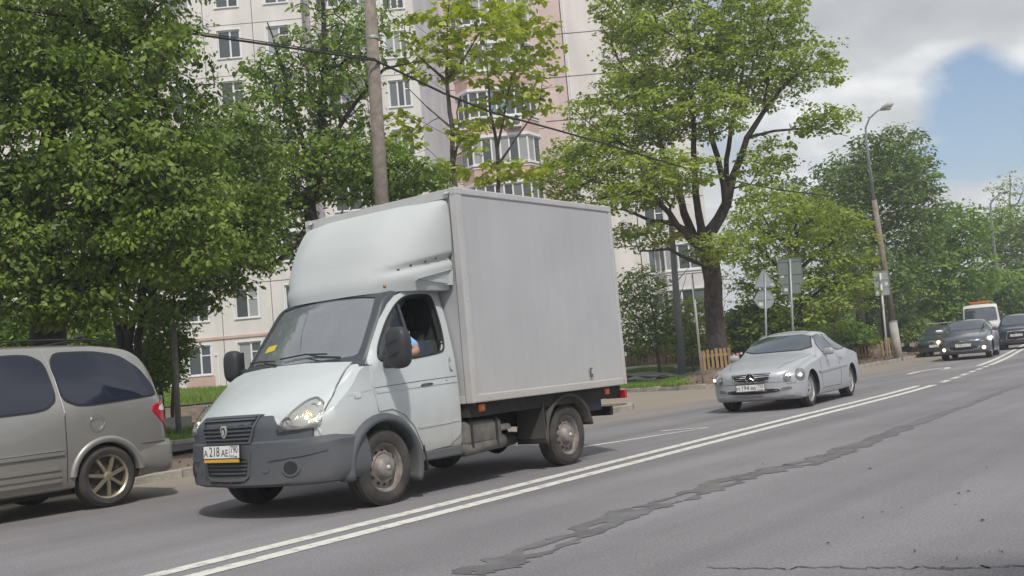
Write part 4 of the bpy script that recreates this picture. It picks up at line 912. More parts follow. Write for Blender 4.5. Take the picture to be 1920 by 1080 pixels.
m_plate = mat('plate_white', (.74, .74, .72), .5); m_ink = mat('plate_ink', (.015, .015, .015), .6)
m_orange = mat('orange_reflector', (.62, .13, .035), .3); m_red = mat('red_lens', (.45, .012, .03), .15, coat=.8)
m_lampon = mat('lamp_on', (1, .8, .5), .4, emit=((1.0, .74, .42), 3)); m_lampw = mat('lamp_on_white', (1, 1, 1), .4, emit=((1.0, .93, .95), 2.5))
m_skin = mat('skin', (.42, .23, .17), .6); m_seat = mat('seat_fabric', (.035, .036, .042), .9)

def hermite(xs, ys, x):
    xs = np.array(xs, float); ys = np.array(ys, float); h = np.diff(xs); dl = np.diff(ys) / h; m = np.zeros(len(xs))
    for i in range(1, len(xs) - 1):
        m[i] = 0 if dl[i - 1] * dl[i] <= 0 else 2 * dl[i - 1] * dl[i] / (dl[i - 1] + dl[i])
    m[0] = dl[0]; m[-1] = dl[-1]
    i = np.clip(np.searchsorted(xs, x, side='right') - 1, 0, len(xs) - 2); t = (x - xs[i]) / h[i]
    return (2 * t**3 - 3 * t**2 + 1) * ys[i] + (t**3 - 2 * t**2 + t) * h[i] * m[i] + (-2 * t**3 + 3 * t**2) * ys[i + 1] + (t**3 - t**2) * h[i] * m[i + 1]
def section(zb, zs, zbelt, zt, w, wt, cr, edge=.045, wb=None):
    zbelt = min(zbelt, zt - .03); zs = min(zs, zbelt - .02); wb = wb or w * .975; ed = min(edge, (zt - zbelt) * .5)
    ze = zt - cr - ed
    if ze < zbelt + .005: ze = zbelt + .005
    pts = [(0, zb), (.5 * w, zb), (.86 * w, zb), (.955 * w, zb + min(.025, .1 * (zs - zb))), (.985 * w, zb + min(.09, .32 * (zs - zb))), (.997 * w, zb + .5 * (zs - zb)), (w, zs * .75 + zb * .25), (w * .998, zs), (.5 * (w * .998 + wb) + .002, .5 * (zs + zbelt)), (wb, zbelt)]
    for t in (.25, .5, .75): pts.append((wb + (wt - wb) * t + .012 * math.sin(t * PI), zbelt + (ze - zbelt) * t))
    pts += [(wt, ze), (wt - ed * .25, ze + ed * .6), (wt - ed * .9, ze + ed * .97)]
    x0 = wt - ed * .9
    for t in (.75, .5, .25, 0): pts.append((x0 * t, zt - (cr + ed * .03) * t * t))
    return pts
BELT = 9; NSEC = 20
def loft(name, st, mats, bow=None, step=.05, dark=None, edge=.045, extra=None, wbf=.975):
    """st: rows (y, zb, zs, zbelt, zt, wmax, wtop, crown). Returns closed mesh object"""
    A = np.array(st, float); ysn = list(A[:, 0]); y0, y1 = ysn[0], ysn[-1]
    ys = [y0]; y = y0
    while y < y1 - 1e-6:
        f = min(y - y0, y1 - y); y = min(y1, y + (step * .35 if f < step * 2.2 else step)); ys.append(y)
    cols_ = [[float(hermite(ysn, A[:, k], y)) for y in ys] for k in range(1, 8)]
    mb = MB(); n = 2 * NSEC - 2; rows = []
    for i, y in enumerate(ys):
        zb, zs, zbl, zt, w_, wt, cr = [c[i] for c in cols_]
        h = section(zb, zs, zbl, zt, w_, wt, cr, edge, w_ * wbf)
        full = h + [(-x, z) for x, z in h[-2:0:-1]]
        for x, z in full:
            yy = y
            if bow: yy += float(np.interp(y, [b[0] for b in bow], [b[1] for b in bow])) * (abs(x) / max(A[:, 5])) ** 2.3
            mb.v.append((x, yy, z))
    for i in range(len(ys) - 1):
        ym = (ys[i] + ys[i + 1]) / 2
        for k in range(n):
            k2 = (k + 1) % n; kk = k if k < NSEC else n - 1 - k     # ring index of the lower vertex
            mi = dark(ym, kk) if dark else 0
            mb.f.append((i * n + k, (i + 1) * n + k, (i + 1) * n + k2, i * n + k2)); mb.m.append(mi)
    def cap(i, flip):
        o = i * n; y = ys[i]; nx = 10; rws = []
        bb = float(np.interp(y, [q[0] for q in bow], [q[1] for q in bow])) if bow else 0
        for k in range(NSEC):
            x, _, z = mb.v[o + k]
            if k in (0, NSEC - 1): rws.append([o + k] * (nx + 1)); continue
            r_ = [o + k]
            for q in range(1, nx):
                xx = x * (1 - 2 * q / nx); mb.v.append((xx, y + bb * (abs(xx) / max(A[:, 5])) ** 2.3, z)); r_.append(len(mb.v) - 1)
            r_.append(o + n - k); rws.append(r_)
        for r0, r1 in zip(rws[:-1], rws[1:]):
            for q in range(nx):
                f = [r0[q], r0[q + 1], r1[q + 1], r1[q]]; f = list(dict.fromkeys(f))
                if len(f) > 2: mb.f.append(tuple(f)); mb.m.append(dark(y, 0) if dark else 0)
    cap(0, False); cap(len(ys) - 1, True)
    if extra: mb.v = [extra(v) for v in mb.v]
    return mb.build(name, mats, None, smooth=True, fixn=True)
def boolop(o, cut, op='DIFFERENCE', keep=False):
    """cut a body with a tool; the fast solver steps in where the exact one gives nothing"""
    for sol in ('EXACT', 'FAST'):
        md = o.modifiers.new('b', 'BOOLEAN'); md.operation = op; md.object = cut; md.solver = sol
        dg = bpy.context.evaluated_depsgraph_get(); me = bpy.data.meshes.new_from_object(o.evaluated_get(dg)); o.modifiers.remove(md)
        if len(me.vertices) > .3 * len(o.data.vertices): break
    old = o.data; me.name = old.name; o.data = me
    if not keep: bpy.data.objects.remove(cut, do_unlink=True)
    return o
def cyl(c, r, x0, x1, mats, mi=1, n=40):
    mb = MB(); vs = [(x, c[0] + r * math.cos(2 * PI * k / n), c[1] + r * math.sin(2 * PI * k / n)) for x in (x0, x1) for k in range(n)]
    mb.add(vs, [(k, (k + 1) % n, n + (k + 1) % n, n + k) for k in range(n)] + [tuple(reversed(range(n))), tuple(range(n, 2 * n))], mi)
    return mb.build('cutter', mats, fixn=True)
def prismx(poly, x0, x1, mats, mi=1):
    fx = x0 if callable(x0) else (lambda z: x0)
    n = len(poly); mb = MB(); mb.add([(fx(p[1]), *p) for p in poly] + [(x1, *p) for p in poly], [tuple(reversed(range(n))), tuple(range(n, 2 * n))] + [(i, (i + 1) % n, n + (i + 1) % n, n + i) for i in range(n)], mi)
    return mb.build('cutter', mats, fixn=True)
def prismy(poly, y0, y1, mats, mi=1):
    n = len(poly); mb = MB(); mb.add([(p[0], y0, p[1]) for p in poly] + [(p[0], y1, p[1]) for p in poly], [tuple(reversed(range(n))), tuple(range(n, 2 * n))] + [(i, (i + 1) % n, n + (i + 1) % n, n + i) for i in range(n)], mi)
    return mb.build('cutter', mats, fixn=True)
def rnd(poly, it=2, cut=.22):
    P_ = [Vector(p) for p in poly]
    for _ in range(it):
        q = []
        for a, b in zip(P_, P_[1:] + P_[:1]): q += [a.lerp(b, cut), a.lerp(b, 1 - cut)]
        P_ = q; 
    return [tuple(p) for p in P_]
FR = {'L': (Vector((5, 0, 0)), Vector((0, 1, 0)), Vector((0, 0, 1)), Vector((-1, 0, 0))), 'Q': (Vector((-5, 0, 0)), Vector((0, 1, 0)), Vector((0, 0, 1)), Vector((1, 0, 0))),
      'F': (Vector((0, -5, 0)), Vector((1, 0, 0)), Vector((0, 0, 1)), Vector((0, 1, 0))), 'B': (Vector((0, 9, 0)), Vector((1, 0, 0)), Vector((0, 0, 1)), Vector((0, -1, 0))),
      'T': (Vector((0, 0, 5)), Vector((1, 0, 0)), Vector((0, 1, 0)), Vector((0, 0, -1)))}
def bvh_mesh(o): return BVHTree.FromPolygons([v.co for v in o.data.vertices], [tuple(p.vertices) for p in o.data.polygons])
def patch(bv, poly, fr, m, name, parent, off=.006, thick=.012, grid=.07, hole=None, smooth=True):
    """panel: polygon in a projection frame laid on a body surface, standing off by `off`, with a returned edge"""
    o0, u, v, d = FR[fr] if isinstance(fr, str) else fr
    bm = bmesh.new(); f = bm.faces.new([bm.verts.new((p[0], p[1], 0)) for p in poly])
    xs = [p[0] for p in poly]; zs = [p[1] for p in poly]
    for ax, lo, hi in ((0, min(xs), max(xs)), (1, min(zs), max(zs))):
        n = int((hi - lo) / grid)
        for k in range(1, n + 1):
            c = lo + (hi - lo) * k / (n + 1); no = Vector((1, 0, 0)) if ax == 0 else Vector((0, 1, 0))
            bmesh.ops.bisect_plane(bm, geom=bm.verts[:] + bm.edges[:] + bm.faces[:], plane_co=no * c, plane_no=no)
    if hole:
        def inside(px_, py_):
            c = False; n = len(hole); j = n - 1
            for i in range(n):
                (xi, yi), (xj, yj) = hole[i], hole[j]
                if (yi > py_) != (yj > py_) and px_ < (xj - xi) * (py_ - yi) / (yj - yi) + xi: c = not c
                j = i
            return c
        for a, b in zip(hole, hole[1:] + hole[:1]):
            no = Vector((-(b[1] - a[1]), b[0] - a[0], 0))
            if no.length < 1e-6: continue
            near = [f for f in bm.faces if min(v_.co.x for v_ in f.verts) < max(a[0], b[0]) + .08 and max(v_.co.x for v_ in f.verts) > min(a[0], b[0]) - .08 and min(v_.co.y for v_ in f.verts) < max(a[1], b[1]) + .08 and max(v_.co.y for v_ in f.verts) > min(a[1], b[1]) - .08]
            ge = set(near); [ge.update(f.edges) for f in near]; [ge.update(f.verts) for f in near]
            bmesh.ops.bisect_plane(bm, geom=list(ge), plane_co=Vector((*a, 0)), plane_no=no.normalized(), dist=1e-4)
        bmesh.ops.delete(bm, geom=[f for f in bm.faces if inside(f.calc_center_median().x, f.calc_center_median().y)], context='FACES')
    for vt in bm.verts:
        p = o0 + u * vt.co.x + v * vt.co.y; h = bv.ray_cast(p, d)
        if h[0] is None:
            h2 = bv.find_nearest(p + d * 4.2); q = h2[0]; nn_ = h2[1]
        else: q, nn_ = h[0], h[1]
        if nn_.dot(d) > 0: nn_ = -nn_
        vt.co = q + (nn_ * .6 - d * .4).normalized() * off
    bmesh.ops.recalc_face_normals(bm, faces=bm.faces)
    s = sum((f.normal.dot(d) for f in bm.faces)); 
    if s > 0: bmesh.ops.reverse_faces(bm, faces=bm.faces)
    if thick:
        be = [e for e in bm.edges if e.is_boundary]; r = bmesh.ops.extrude_edge_only(bm, edges=be)
        for vt in [g for g in r['geom'] if isinstance(g, bmesh.types.BMVert)]: vt.co += d * thick
        for e in be: e.smooth = False
    for f in bm.faces: f.smooth = smooth
    me = bpy.data.meshes.new(name); bm.to_mesh(me); bm.free(); me.materials.append(m)
    o = bpy.data.objects.new(name, me); COL.objects.link(o); o.parent = parent; return o
def line_patch(bv, pts, wd, fr, m, name, parent, off=.004, thick=.004):
    """a narrow strip (shut line, trim, moulding) along a polyline in the projection frame"""
    P_ = [Vector((*p, 0)) for p in pts]; L = []; Rr_ = []
    D_ = [P_[0]]
    for a, b in zip(P_[:-1], P_[1:]):
        n = max(1, int((b - a).length / .06)); D_ += [a.lerp(b, k / n) for k in range(1, n + 1)]
    o0, u, v, d = FR[fr] if isinstance(fr, str) else fr; mb = MB()
    rows = []
    for i, p in enumerate(D_):
        t = (D_[min(i + 1, len(D_) - 1)] - D_[max(0, i - 1)]).normalized(); n = Vector((-t.y, t.x, 0)) * wd / 2
        r = []
        for q in (p + n, p - n):
            h = bv.ray_cast(o0 + u * q.x + v * q.y, d)
            if h[0] is None: r = None; break
            nn_ = h[1] if h[1].dot(d) < 0 else -h[1]; r.append(h[0] + nn_ * off)
        if r: rows.append(r)
    vs = []; fs = []
    for r in rows: vs += [r[0], r[1], r[0] + d * (off + thick), r[1] + d * (off + thick)]
    for i in range(len(rows) - 1):
        a = 4 * i; fs += [(a, a + 1, a + 5, a + 4), (a + 2, a, a + 4, a + 6), (a + 1, a + 3, a + 7, a + 5)]
    mb.add(vs, fs); return mb.build(name, m, parent, smooth=False, fixn=True)
def txt(s, size, m, name, parent, loc, rot, depth=.002, align='CENTER', shear=0.0, squeeze=1.0):
    c = bpy.data.curves.new(name, 'FONT'); c.body = s; c.size = size; c.extrude = depth; c.align_x = align; c.align_y = 'CENTER'; c.shear = shear
    o = bpy.data.objects.new(name, c); COL.objects.link(o); dg = bpy.context.evaluated_depsgraph_get()
    me = bpy.data.meshes.new_from_object(o.evaluated_get(dg)); bpy.data.objects.remove(o, do_unlink=True); me.name = name
    me.materials.clear(); me.materials.append(m)
    o = bpy.data.objects.new(name, me); COL.objects.link(o); o.parent = parent; o.location = loc; o.rotation_euler = rot; o.scale = (squeeze, 1, 1); return o
def number_plate(parent, c, tilt=0.0, text=('A', '218', 'AE', '790'), frame=True, yellow=False):
    """c: centre of the plate's face, looking towards -y"""
    p = MB().box((0, 0, 0), (.52, .012, .112)).build('number_plate', m_plate, parent, bevel=.004); p.location = c; p.rotation_euler = (tilt, 0, 0)
    mb = MB()
    for q in ((-.266, 0, .008, .124), (.266, 0, .008, .124)): mb.box((q[0], .002, 0), (q[2], .016, q[3]))
    mb.box((0, .002, .060), (.54, .016, .008)); mb.box((0, .002, -.060), (.54, .016, .010)); mb.build('plate_frame', m_black, p)
    R90 = (PI / 2, 0, 0)
    if text:
        txt(text[0], .09, m_ink, 'plate_character', p, (-.222, -.0068, -.012), R90, .0006)
        txt(text[1], .122, m_ink, 'plate_character', p, (-.095, -.0068, 0), R90, .0006, squeeze=.85)
        txt(text[2], .088, m_ink, 'plate_character', p, (.055, -.0068, -.012), R90, .0006)
        txt(text[3], .088, m_ink, 'plate_character', p, (.192, -.0068, .018), R90, .0006, squeeze=.80)
        txt('RUS', .03, m_ink, 'plate_character', p, (.165, -.0068, -.038), R90, .0006)
        mb = MB()
        for i, z in enumerate((-.031, -.038, -.045)): mb.box((.215, -.0066, z), (.034, .0012, .0068), i)
        mb.build('plate_flag', [mat('flag_white', (.8, .8, .8), .5), mat('flag_blue', (.03, .06, .35), .5), mat('flag_red', (.5, .02, .03), .5)], p)
    else:
        mb = MB(); rr = random.Random(3)
        for x in (-.21, -.15, -.09, -.03, .04, .09, .17, .22): mb.box((x, -.0066, .0), (.03, .0012, .06))
    mb = MB(); mb.box((.125, -.0066, 0), (.003, .0012, .10)); mb.build('plate_divider', m_ink, p)
    if yellow: MB().box((0, .0, -.078), (.50, .014, .028)).build('plate_bracket', mat('yellow_bracket', (.62, .36, .03), .5), p)
    return p
def wheel(parent, x, y, r, side, kind='steel', wdt=.19, tyre=None, rimr=None, rimm=None, name='wheel', spokes=5, tread=True, steer=0.0):
    """side +1: outer face towards +x"""
    rr_ = rimr or r * .63; s = side
    hub = empty(name, (x, y, r)) ; 
    bpy.data.objects.remove(hub, do_unlink=True)
    rimm = rimm or m_alu
    # rim barrel and disc, hollow dish
    mb = MB()
    if kind == 'steel':
        prof = [(rr_ * 1.05, s * .0), (rr_ * 1.06, -s * .01), (rr_ * .97, -s * .018), (rr_ * .93, -s * .05), (rr_ * .88, -s * .062), (rr_ * .80, -s * .05), (rr_ * .64, -s * .022), (rr_ * .56, -s * .03), (rr_ * .50, -s * .022), (rr_ * .47, s * .012), (rr_ * .36, s * .030), (rr_ * .16, s * .034), (.002, s * .034)]
        mb.lathe(prof, axis='X', n=48)
        o = mb.build('wheel', [rimm], parent, smooth=True, fixn=True); autosmooth(o, 50)
        mb = MB(); n = 12
        for k in range(n):
            a = 2 * PI * k / n; c = Vector((-s * .038, rr_ * .735 * math.cos(a), rr_ * .735 * math.sin(a))); m3 = Matrix.Rotation(a, 3, 'X')
            vs = [c] + [c + m3 @ Vector((s * .004 + s * .012 * math.cos(q) * -.6, rr_ * .060 * math.cos(q), rr_ * .085 * math.sin(q))) for q in np.linspace(0, 2 * PI, 11)[:-1]]
            mb.add(vs, [(0, 1 + j, 1 + (j + 1) % 10) for j in range(10)])
        h = mb.build('vent_holes', m_black, o); h['kind'] = 'stuff'
        mb = MB(); mb.lathe([(rr_ * .10, s * .033), (rr_ * .09, s * .045), (rr_ * .05, s * .048), (.001, s * .048)], n=16); mb.build('hub_cap', m_alu if rimm != m_alu else m_grey_pl, o, smooth=True, fixn=True)
    else:
        prof = [(rr_ * 1.05, 0), (rr_ * 1.03, -s * .008), (rr_ * .96, -s * .02), (rr_ * .93, -s * .10), (rr_ * .90, -s * .14)]
        mb.lathe(prof, axis='X', n=40); 
        n = spokes
        for k in range(n):
            a = 2 * PI * k / n + .3; m3 = Matrix.Rotation(a, 3, 'X'); w0, w1 = rr_ * (.16 if n < 7 else .085), rr_ * (.12 if n < 7 else .055)
            sec = [(rr_ * .12, w0, s * .004), (rr_ * .5, w0 * .8, s * .0), (rr_ * .97, w1 * 1.3, -s * .018)]
            vs = []
            for (rad_, hw, xx) in sec: vs += [m3 @ Vector((xx, rad_, -hw)), m3 @ Vector((xx, rad_, hw)), m3 @ Vector((xx - s * .03, rad_, hw * 1.15)), m3 @ Vector((xx - s * .03, rad_, -hw * 1.15))]
            fs = []
            for i in (0, 4): fs += [(i, i + 1, i + 5, i + 4), (i + 1, i + 2, i + 6, i + 5), (i + 3, i, i + 4, i + 7), (i + 2, i + 3, i + 7, i + 6)]
            mb.add(vs, fs)
        mb.lathe([(rr_ * .22, -s * .02), (rr_ * .22, s * .004), (rr_ * .18, s * .010), (.001, s * .012)], n=20)
        o = mb.build('wheel', [rimm], parent, fixn=True); autosmooth(o, 35)
        mb = MB(); mb.lathe([(rr_ * .94, -s * .07), (rr_ * .2, -s * .065), (.001, -s * .065)], n=24); mb.build('brake_disc', mat('brake_dark', (.05, .045, .042), .6), o, fixn=True)
    o.location = (x, y, r); o.rotation_euler = (0, 0, steer)
    # tyre
    mb = MB(); sw = .006
    prof = [(rr_ * 1.03, s * .004), (rr_ * 1.10, s * .014), (rr_ + (r - rr_) * .55, s * .020), (r - .035, s * .010), (r - .012, -s * .006), (r - .002, -s * .022)]
    g_ = [(r, -s * .04), (r, -s * .062), (r - .008, -s * .066), (r - .008, -s * .072), (r, -s * .076), (r, -s * (wdt - .076)), (r - .008, -s * (wdt - .072)), (r, -s * (wdt - .062))] 
    prof += g_ + [(r - .004, -s * (wdt - .025)), (r - .03, -s * (wdt - .008)), (rr_ * 1.05, -s * wdt)]
    mb.lathe(prof, n=64)
    if tread:
        for k in range(56):
            a = 2 * PI * k / 56; m3 = Matrix.Rotation(a, 3, 'X')
            mb.box(m3 @ Vector((-s * .022, r - .0095, 0)), (.030, .014, r * .06), mtx=m3)
    t = mb.build('tyre', tyre or m_rub, o, fixn=True); autosmooth(t, 40)
    return o
def mirror_loft(parent, c, sx, sy, sz, m, name='wing_mirror', rot=0.0):
    bm = bmesh.new(); bmesh.ops.create_cube(bm, size=1); bmesh.ops.subdivide_edges(bm, edges=bm.edges, cuts=3, use_grid_fill=True)
    for v in bm.verts:
        p = v.co * 2; q = 3.6; l = (abs(p.x)**q + abs(p.y)**q + abs(p.z)**q) ** (1 / q); mx_ = max(abs(p.x), abs(p.y), abs(p.z)); p = p * (mx_ / l) if l else p
        v.co = Vector((p.x * sx / 2, p.y * sy / 2, p.z * sz / 2))
    for f in bm.faces: f.smooth = True
    me = bpy.data.meshes.new(name); bm.to_mesh(me); bm.free(); me.materials.append(m); o = bpy.data.objects.new(name, me); COL.objects.link(o)
    o.parent = parent; o.location = c; o.rotation_euler = (0, 0, rot)
    md = o.modifiers.new('s', 'SUBSURF'); md.levels = 1; md.render_levels = 1
    return o
def bulb(parent, c, r, m, name='bulb', flat=.5):
    mb = MB(); mb.lathe([(r * math.sin(t), -r * flat * math.cos(t)) for t in np.linspace(0.001, PI / 2, 6)], axis='Y', n=16); o = mb.build(name, m, parent, smooth=True, fixn=True); o.location = c; return o
def bowl(parent, c, r, m, name='reflector_bowl', dep=.05):
    mb = MB(); mb.lathe([(r, 0), (r * .9, dep * .5), (r * .5, dep * .9), (.001, dep)], axis='Y', n=22); o = mb.build(name, m, parent, smooth=True, fixn=True); o.location = c; return o
# ================================================================== white box truck
TC = Vector((-7.92, 6.749, 0))
tr = empty('box_truck', TC, 0, 'large white box truck with roof fairing and grey bumper driving in the near lane', 'truck')
m_white = mat('truck_white_paint', (.52, .555, .57), .38, var=.03, vscale=1.5, coat=.35, dirt=((.36, .34, .30), .35, 1.0, .75))
m_boxw = mat('box_panel_white', (.43, .435, .45), .55, var=.05, vscale=1.1, dirt=((.42, .40, .37), .7, 1.5, .5))
m_rail = mat('box_rail_white', (.46, .455, .46), .55, var=.05, vscale=4, dirt=((.40, .37, .33), .7, 1.5, .7))
streaks(m_boxw, .035, (1, 5, .12), 1.6); streaks(m_white, .03, (4, 4, .5), 1.0)
m_tdark = mat('truck_dark_paint', (.050, .056, .068), .45, coat=.15)
m_steel = mat('steel_wheel', (.33, .31, .29), .6, metal=.3, col2=(.17, .145, .125), vscale=9)
m_int = mat('cab_interior', (.045, .045, .048), .9)
cabst = [(-.99, .42, .66, .80, .86, .78, .66, .02), (-.94, .38, .68, .84, .90, .88, .74, .02), (-.84, .37, .72, .90, .965, .94, .80, .025), (-.70, .37, .80, .97, 1.045, .975, .85, .03), (-.40, .37, .88, 1.12, 1.205, .985, .88, .035), (-.14, .37, .95, 1.285, 1.345, .985, .90, .04), (-.08, .37, .96, 1.285, 1.39, .985, .895, .04),
         (.05, .37, .96, 1.285, 1.565, .985, .87, .04), (.22, .37, .96, 1.285, 1.79, .985, .835, .04), (.39, .37, .96, 1.285, 2.0, .985, .80, .04), (.54, .37, .96, 1.29, 2.055, .985, .80, .04), (.85, .37, .96, 1.29, 2.065, .985, .80, .04), (1.20, .37, .96, 1.29, 2.065, .975, .80, .04)]
cbow = [(-.9, .36), (-.6, .24), (-.25, .11), (.5, .10), (.9, .03), (1.2, 0)]
def cdark(y, k): return 2 if (k >= BELT and -.15 < y < .60) else 0
nz = lambda y: y if y > -.5 else -.5 + (y + .5) * .82
cabst = [(nz(r_[0]), *r_[1:]) for r_ in cabst]
cab = loft('cab_body', cabst, [m_white, m_int, m_tdark], cbow, .04, cdark)
CB = bvh_mesh(cab)
cavst = [(-.01, .62, .96, 1.25, 1.34, .90, .80, .03), (.06, .62, .96, 1.25, 1.46, .92, .81, .03), (.22, .62, .96, 1.25, 1.68, .93, .79, .03), (.39, .62, .96, 1.25, 1.89, .93, .75, .03), (.54, .62, .96, 1.25, 1.98, .93, .74, .03), (.8, .62, .96, 1.25, 2.0, .93, .75, .03), (1.13, .62, .96, 1.25, 2.0, .93, .75, .03)]
cav = loft('cutter', cavst, [m_white, m_int, m_tdark], [(-1, .08), (.5, .08), (1.1, 0)], .06, lambda y, k: 1)
boolop(cab, cav)
winpoly = rnd([(.12, 1.345), (.175, 1.47), (.365, 1.72), (.54, 1.88), (.69, 1.95), (1.02, 1.965), (1.07, 1.91), (1.08, 1.60), (1.06, 1.42), (1.01, 1.37), (.55, 1.325), (.17, 1.315)], 2, .2)
for s in (-1, 1): boolop(cab, prismx(winpoly, lambda z: s * (.87 - (z - 1.32) * .20), s * 1.4, [m_white, m_int, m_tdark]))
wspoly = rnd([(-.80, 1.415), (-.72, 1.385), (0, 1.372), (.72, 1.385), (.80, 1.415), (.705, 1.90), (.67, 1.965), (0, 2.005), (-.67, 1.965), (-.705, 1.90)], 1, .2)
boolop(cab, prismy(wspoly, -1.3, .56, [m_white, m_int, m_tdark]))
MW = [m_white, m_black, m_tdark]
for s in (-1, 1): boolop(cab, cyl((.08, .345), .44, s * .60, s * 1.3, MW))
cab.parent = tr; autosmooth(cab, 42)
# glass
m_wscr = glassmat('windscreen_glass', (.42, .46, .52), .82, sheen_film=.34, ior=2.8)  # pale diffuse colour paints dust and cloud reflections onto the pane
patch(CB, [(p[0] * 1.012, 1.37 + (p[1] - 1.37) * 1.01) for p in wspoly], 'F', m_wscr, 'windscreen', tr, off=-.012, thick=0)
fq = [p for p in winpoly]
def clip(poly, f):   # keep the half plane f(p) >= 0
    o = []
    for a, b in zip(poly, poly[1:] + poly[:1]):
        fa, fb = f(a), f(b)
        if fa >= 0: o.append(a)
        if (fa >= 0) != (fb >= 0): t = fa / (fa - fb); o.append((a[0] + (b[0] - a[0]) * t, a[1] + (b[1] - a[1]) * t))
    return o
barx = lambda z: .60 - (z - 1.32) * .07
for s, fr in ((1, 'L'), (-1, 'Q')):
    door = patch(CB, [(.045, .86), (.0, 1.10), (.01, 1.30), (.115, 1.47), (.295, 1.72), (.44, 1.87), (.55, 1.95), (.70, 1.995), (1.02, 2.0), (1.13, 1.95), (1.165, 1.78), (1.18, 1.40), (1.18, 1.12), (1.18, .58), (1.16, .53), (1.03, .47), (1.0, .445), (.64, .425), (.585, .52), (.50, .68), (.38, .80), (.22, .87)], fr, m_white, 'door', tr, off=.012, thick=.035, grid=.055, hole=winpoly)
    patch(CB, clip(winpoly, lambda p: barx(p[1]) - .012 - p[0]), fr, m_clear, 'quarter_glass', door, off=-.012, thick=0)
    lowglass = clip(clip(winpoly, lambda p: p[0] - barx(p[1]) - .012), lambda p: (1.50 if s > 0 else 3) - p[1])
    patch(CB, lowglass, fr, m_clear, 'window_glass', door, off=-.02, thick=0)
    line_patch(CB, [(barx(1.33), 1.33), (barx(1.93), 1.93)], .028, fr, m_tdark, 'window_bar', door, off=.008, thick=.03)
    # rubber seal round the window
    mb = MB(); o0, u, v, d = FR[fr]; ring = []
    for p in winpoly:
        h = CB.ray_cast(o0 + u * p[0] + v * p[1], d); ring.append(h[0] - d * .014 if h[0] else Vector((s * .98, *p)))
    mb.tube(ring + [ring[0]], .011, 6); mb.build('window_seal', m_black, door, smooth=True)
    # pressed line, handle, sill
    line_patch(CB, [(.01, 1.075), (.6, 1.10), (1.17, 1.118)], .006, fr, m_tdark, 'shut_line', door, off=.0135, thick=.003)
    line_patch(CB, [(.03, 1.035), (.6, 1.055), (1.17, 1.07)], .022, fr, m_white, 'pressed_rib', door, off=.018, thick=.01)
    line_patch(CB, [(.55, .66), (.9, .67), (1.17, .68)], .02, fr, m_white, 'pressed_rib', door, off=.018, thick=.01)
    line_patch(CB, [(1.03, .49), (1.035, .80)], .008, fr, m_white, 'pressed_rib', door, off=.019, thick=.01)
    patch(CB, rnd([(1.075, 1.17), (1.125, 1.17), (1.12, 1.31), (1.085, 1.31)], 1), fr, mat('handle_recess', (.30, .31, .32), .5), 'door_handle', door, off=.0155, thick=.004)
    patch(CB, rnd([(1.09, 1.185), (1.118, 1.185), (1.115, 1.26), (1.092, 1.26)], 1), fr, m_white, 'handle_grip', door, off=.028, thick=.012)
    patch(CB, [(1.0, 1.055), (1.016, 1.055), (1.016, 1.085), (1.0, 1.085)], fr, m_black, 'lock', door, off=.017, thick=.004)
    if s > 0:
        bd = patch(CB, rnd([(.615, 1.043), (.80, 1.052), (.80, 1.077), (.64, 1.072)], 1), fr, m_black, 'name_badge', door, off=.020, thick=.004)
        txt('Бизнес', .036, mat('badge_grey', (.22, .22, .23), .5), 'badge_lettering', bd, (.999, .71, 1.060), (PI / 2, 0, PI / 2), .001, shear=.2)
    # fender line and side repeater
    line_patch(CB, [(-.40, .985), (-.30, 1.03), (-.02, 1.065)], .008, fr, m_tdark if 0 else mat('soft_line', (.45, .46, .47), .5), 'pressed_line', tr, off=.002, thick=.003)
    patch(CB, [(-.235, 1.0), (-.155, 1.005), (-.155, 1.055), (-.235, 1.05)], fr, m_chrome, 'side_repeater', tr, off=.008, thick=.01)
    patch(CB, [(-.225, 1.008), (-.165, 1.013), (-.165, 1.047), (-.225, 1.042)], fr, mat('repeater_lens', (.55, .56, .58), .2), 'side_repeater', tr, off=.012, thick=.004)
    # flare over the wheel, a ring swept round the arch
    mb = MB(); n = 34; ring = []
    for k in range(n + 1):
        a = R(-22) + (PI + R(30)) * k / n; ro = .500 if k < n * .8 else .50 - .0 ; c_, s_ = math.cos(a), math.sin(a)
        ring.append([(s * xx, 0.08 + rr_ * c_, .345 + rr_ * s_) for xx, rr_ in ((.93, .50), (.992, .495), (1.035, .462), (1.04, .425), (1.0, .415), (.80, .42))])
    vs = [p for r_ in ring for p in r_]; m6 = 6
    mb.add(vs, [(i * m6 + j, i * m6 + j + 1, (i + 1) * m6 + j + 1, (i + 1) * m6 + j) for i in range(n) for j in range(5)] + [tuple(range(5, -1, -1)), tuple(n * 6 + q for q in range(6))])
    mb.build('wheel_arch_flare', m_grey_pl, tr, smooth=True, fixn=True)
    mb = MB(); mb.add([(s * .975, .60, .24), (s * .70, .60, .24), (s * .70, .60, .52), (s * .985, .60, .52), (s * .975, .615, .24), (s * .70, .615, .24), (s * .70, .615, .52), (s * .985, .615, .52)], [(0, 1, 2, 3), (4, 7, 6, 5), (0, 4, 5, 1), (2, 6, 7, 3), (0, 3, 7, 4), (1, 5, 6, 2)]); mb.v = [(x, y + (.06 if z < .3 else 0), z) for x, y, z in mb.v]
    mb.build('mud_flap', m_under, tr)
    mb = MB(); mb.box((s * .93, .88, .38), (.09, .62, .10)); mb.build('sill', m_grey_pl, tr, bevel=.02)
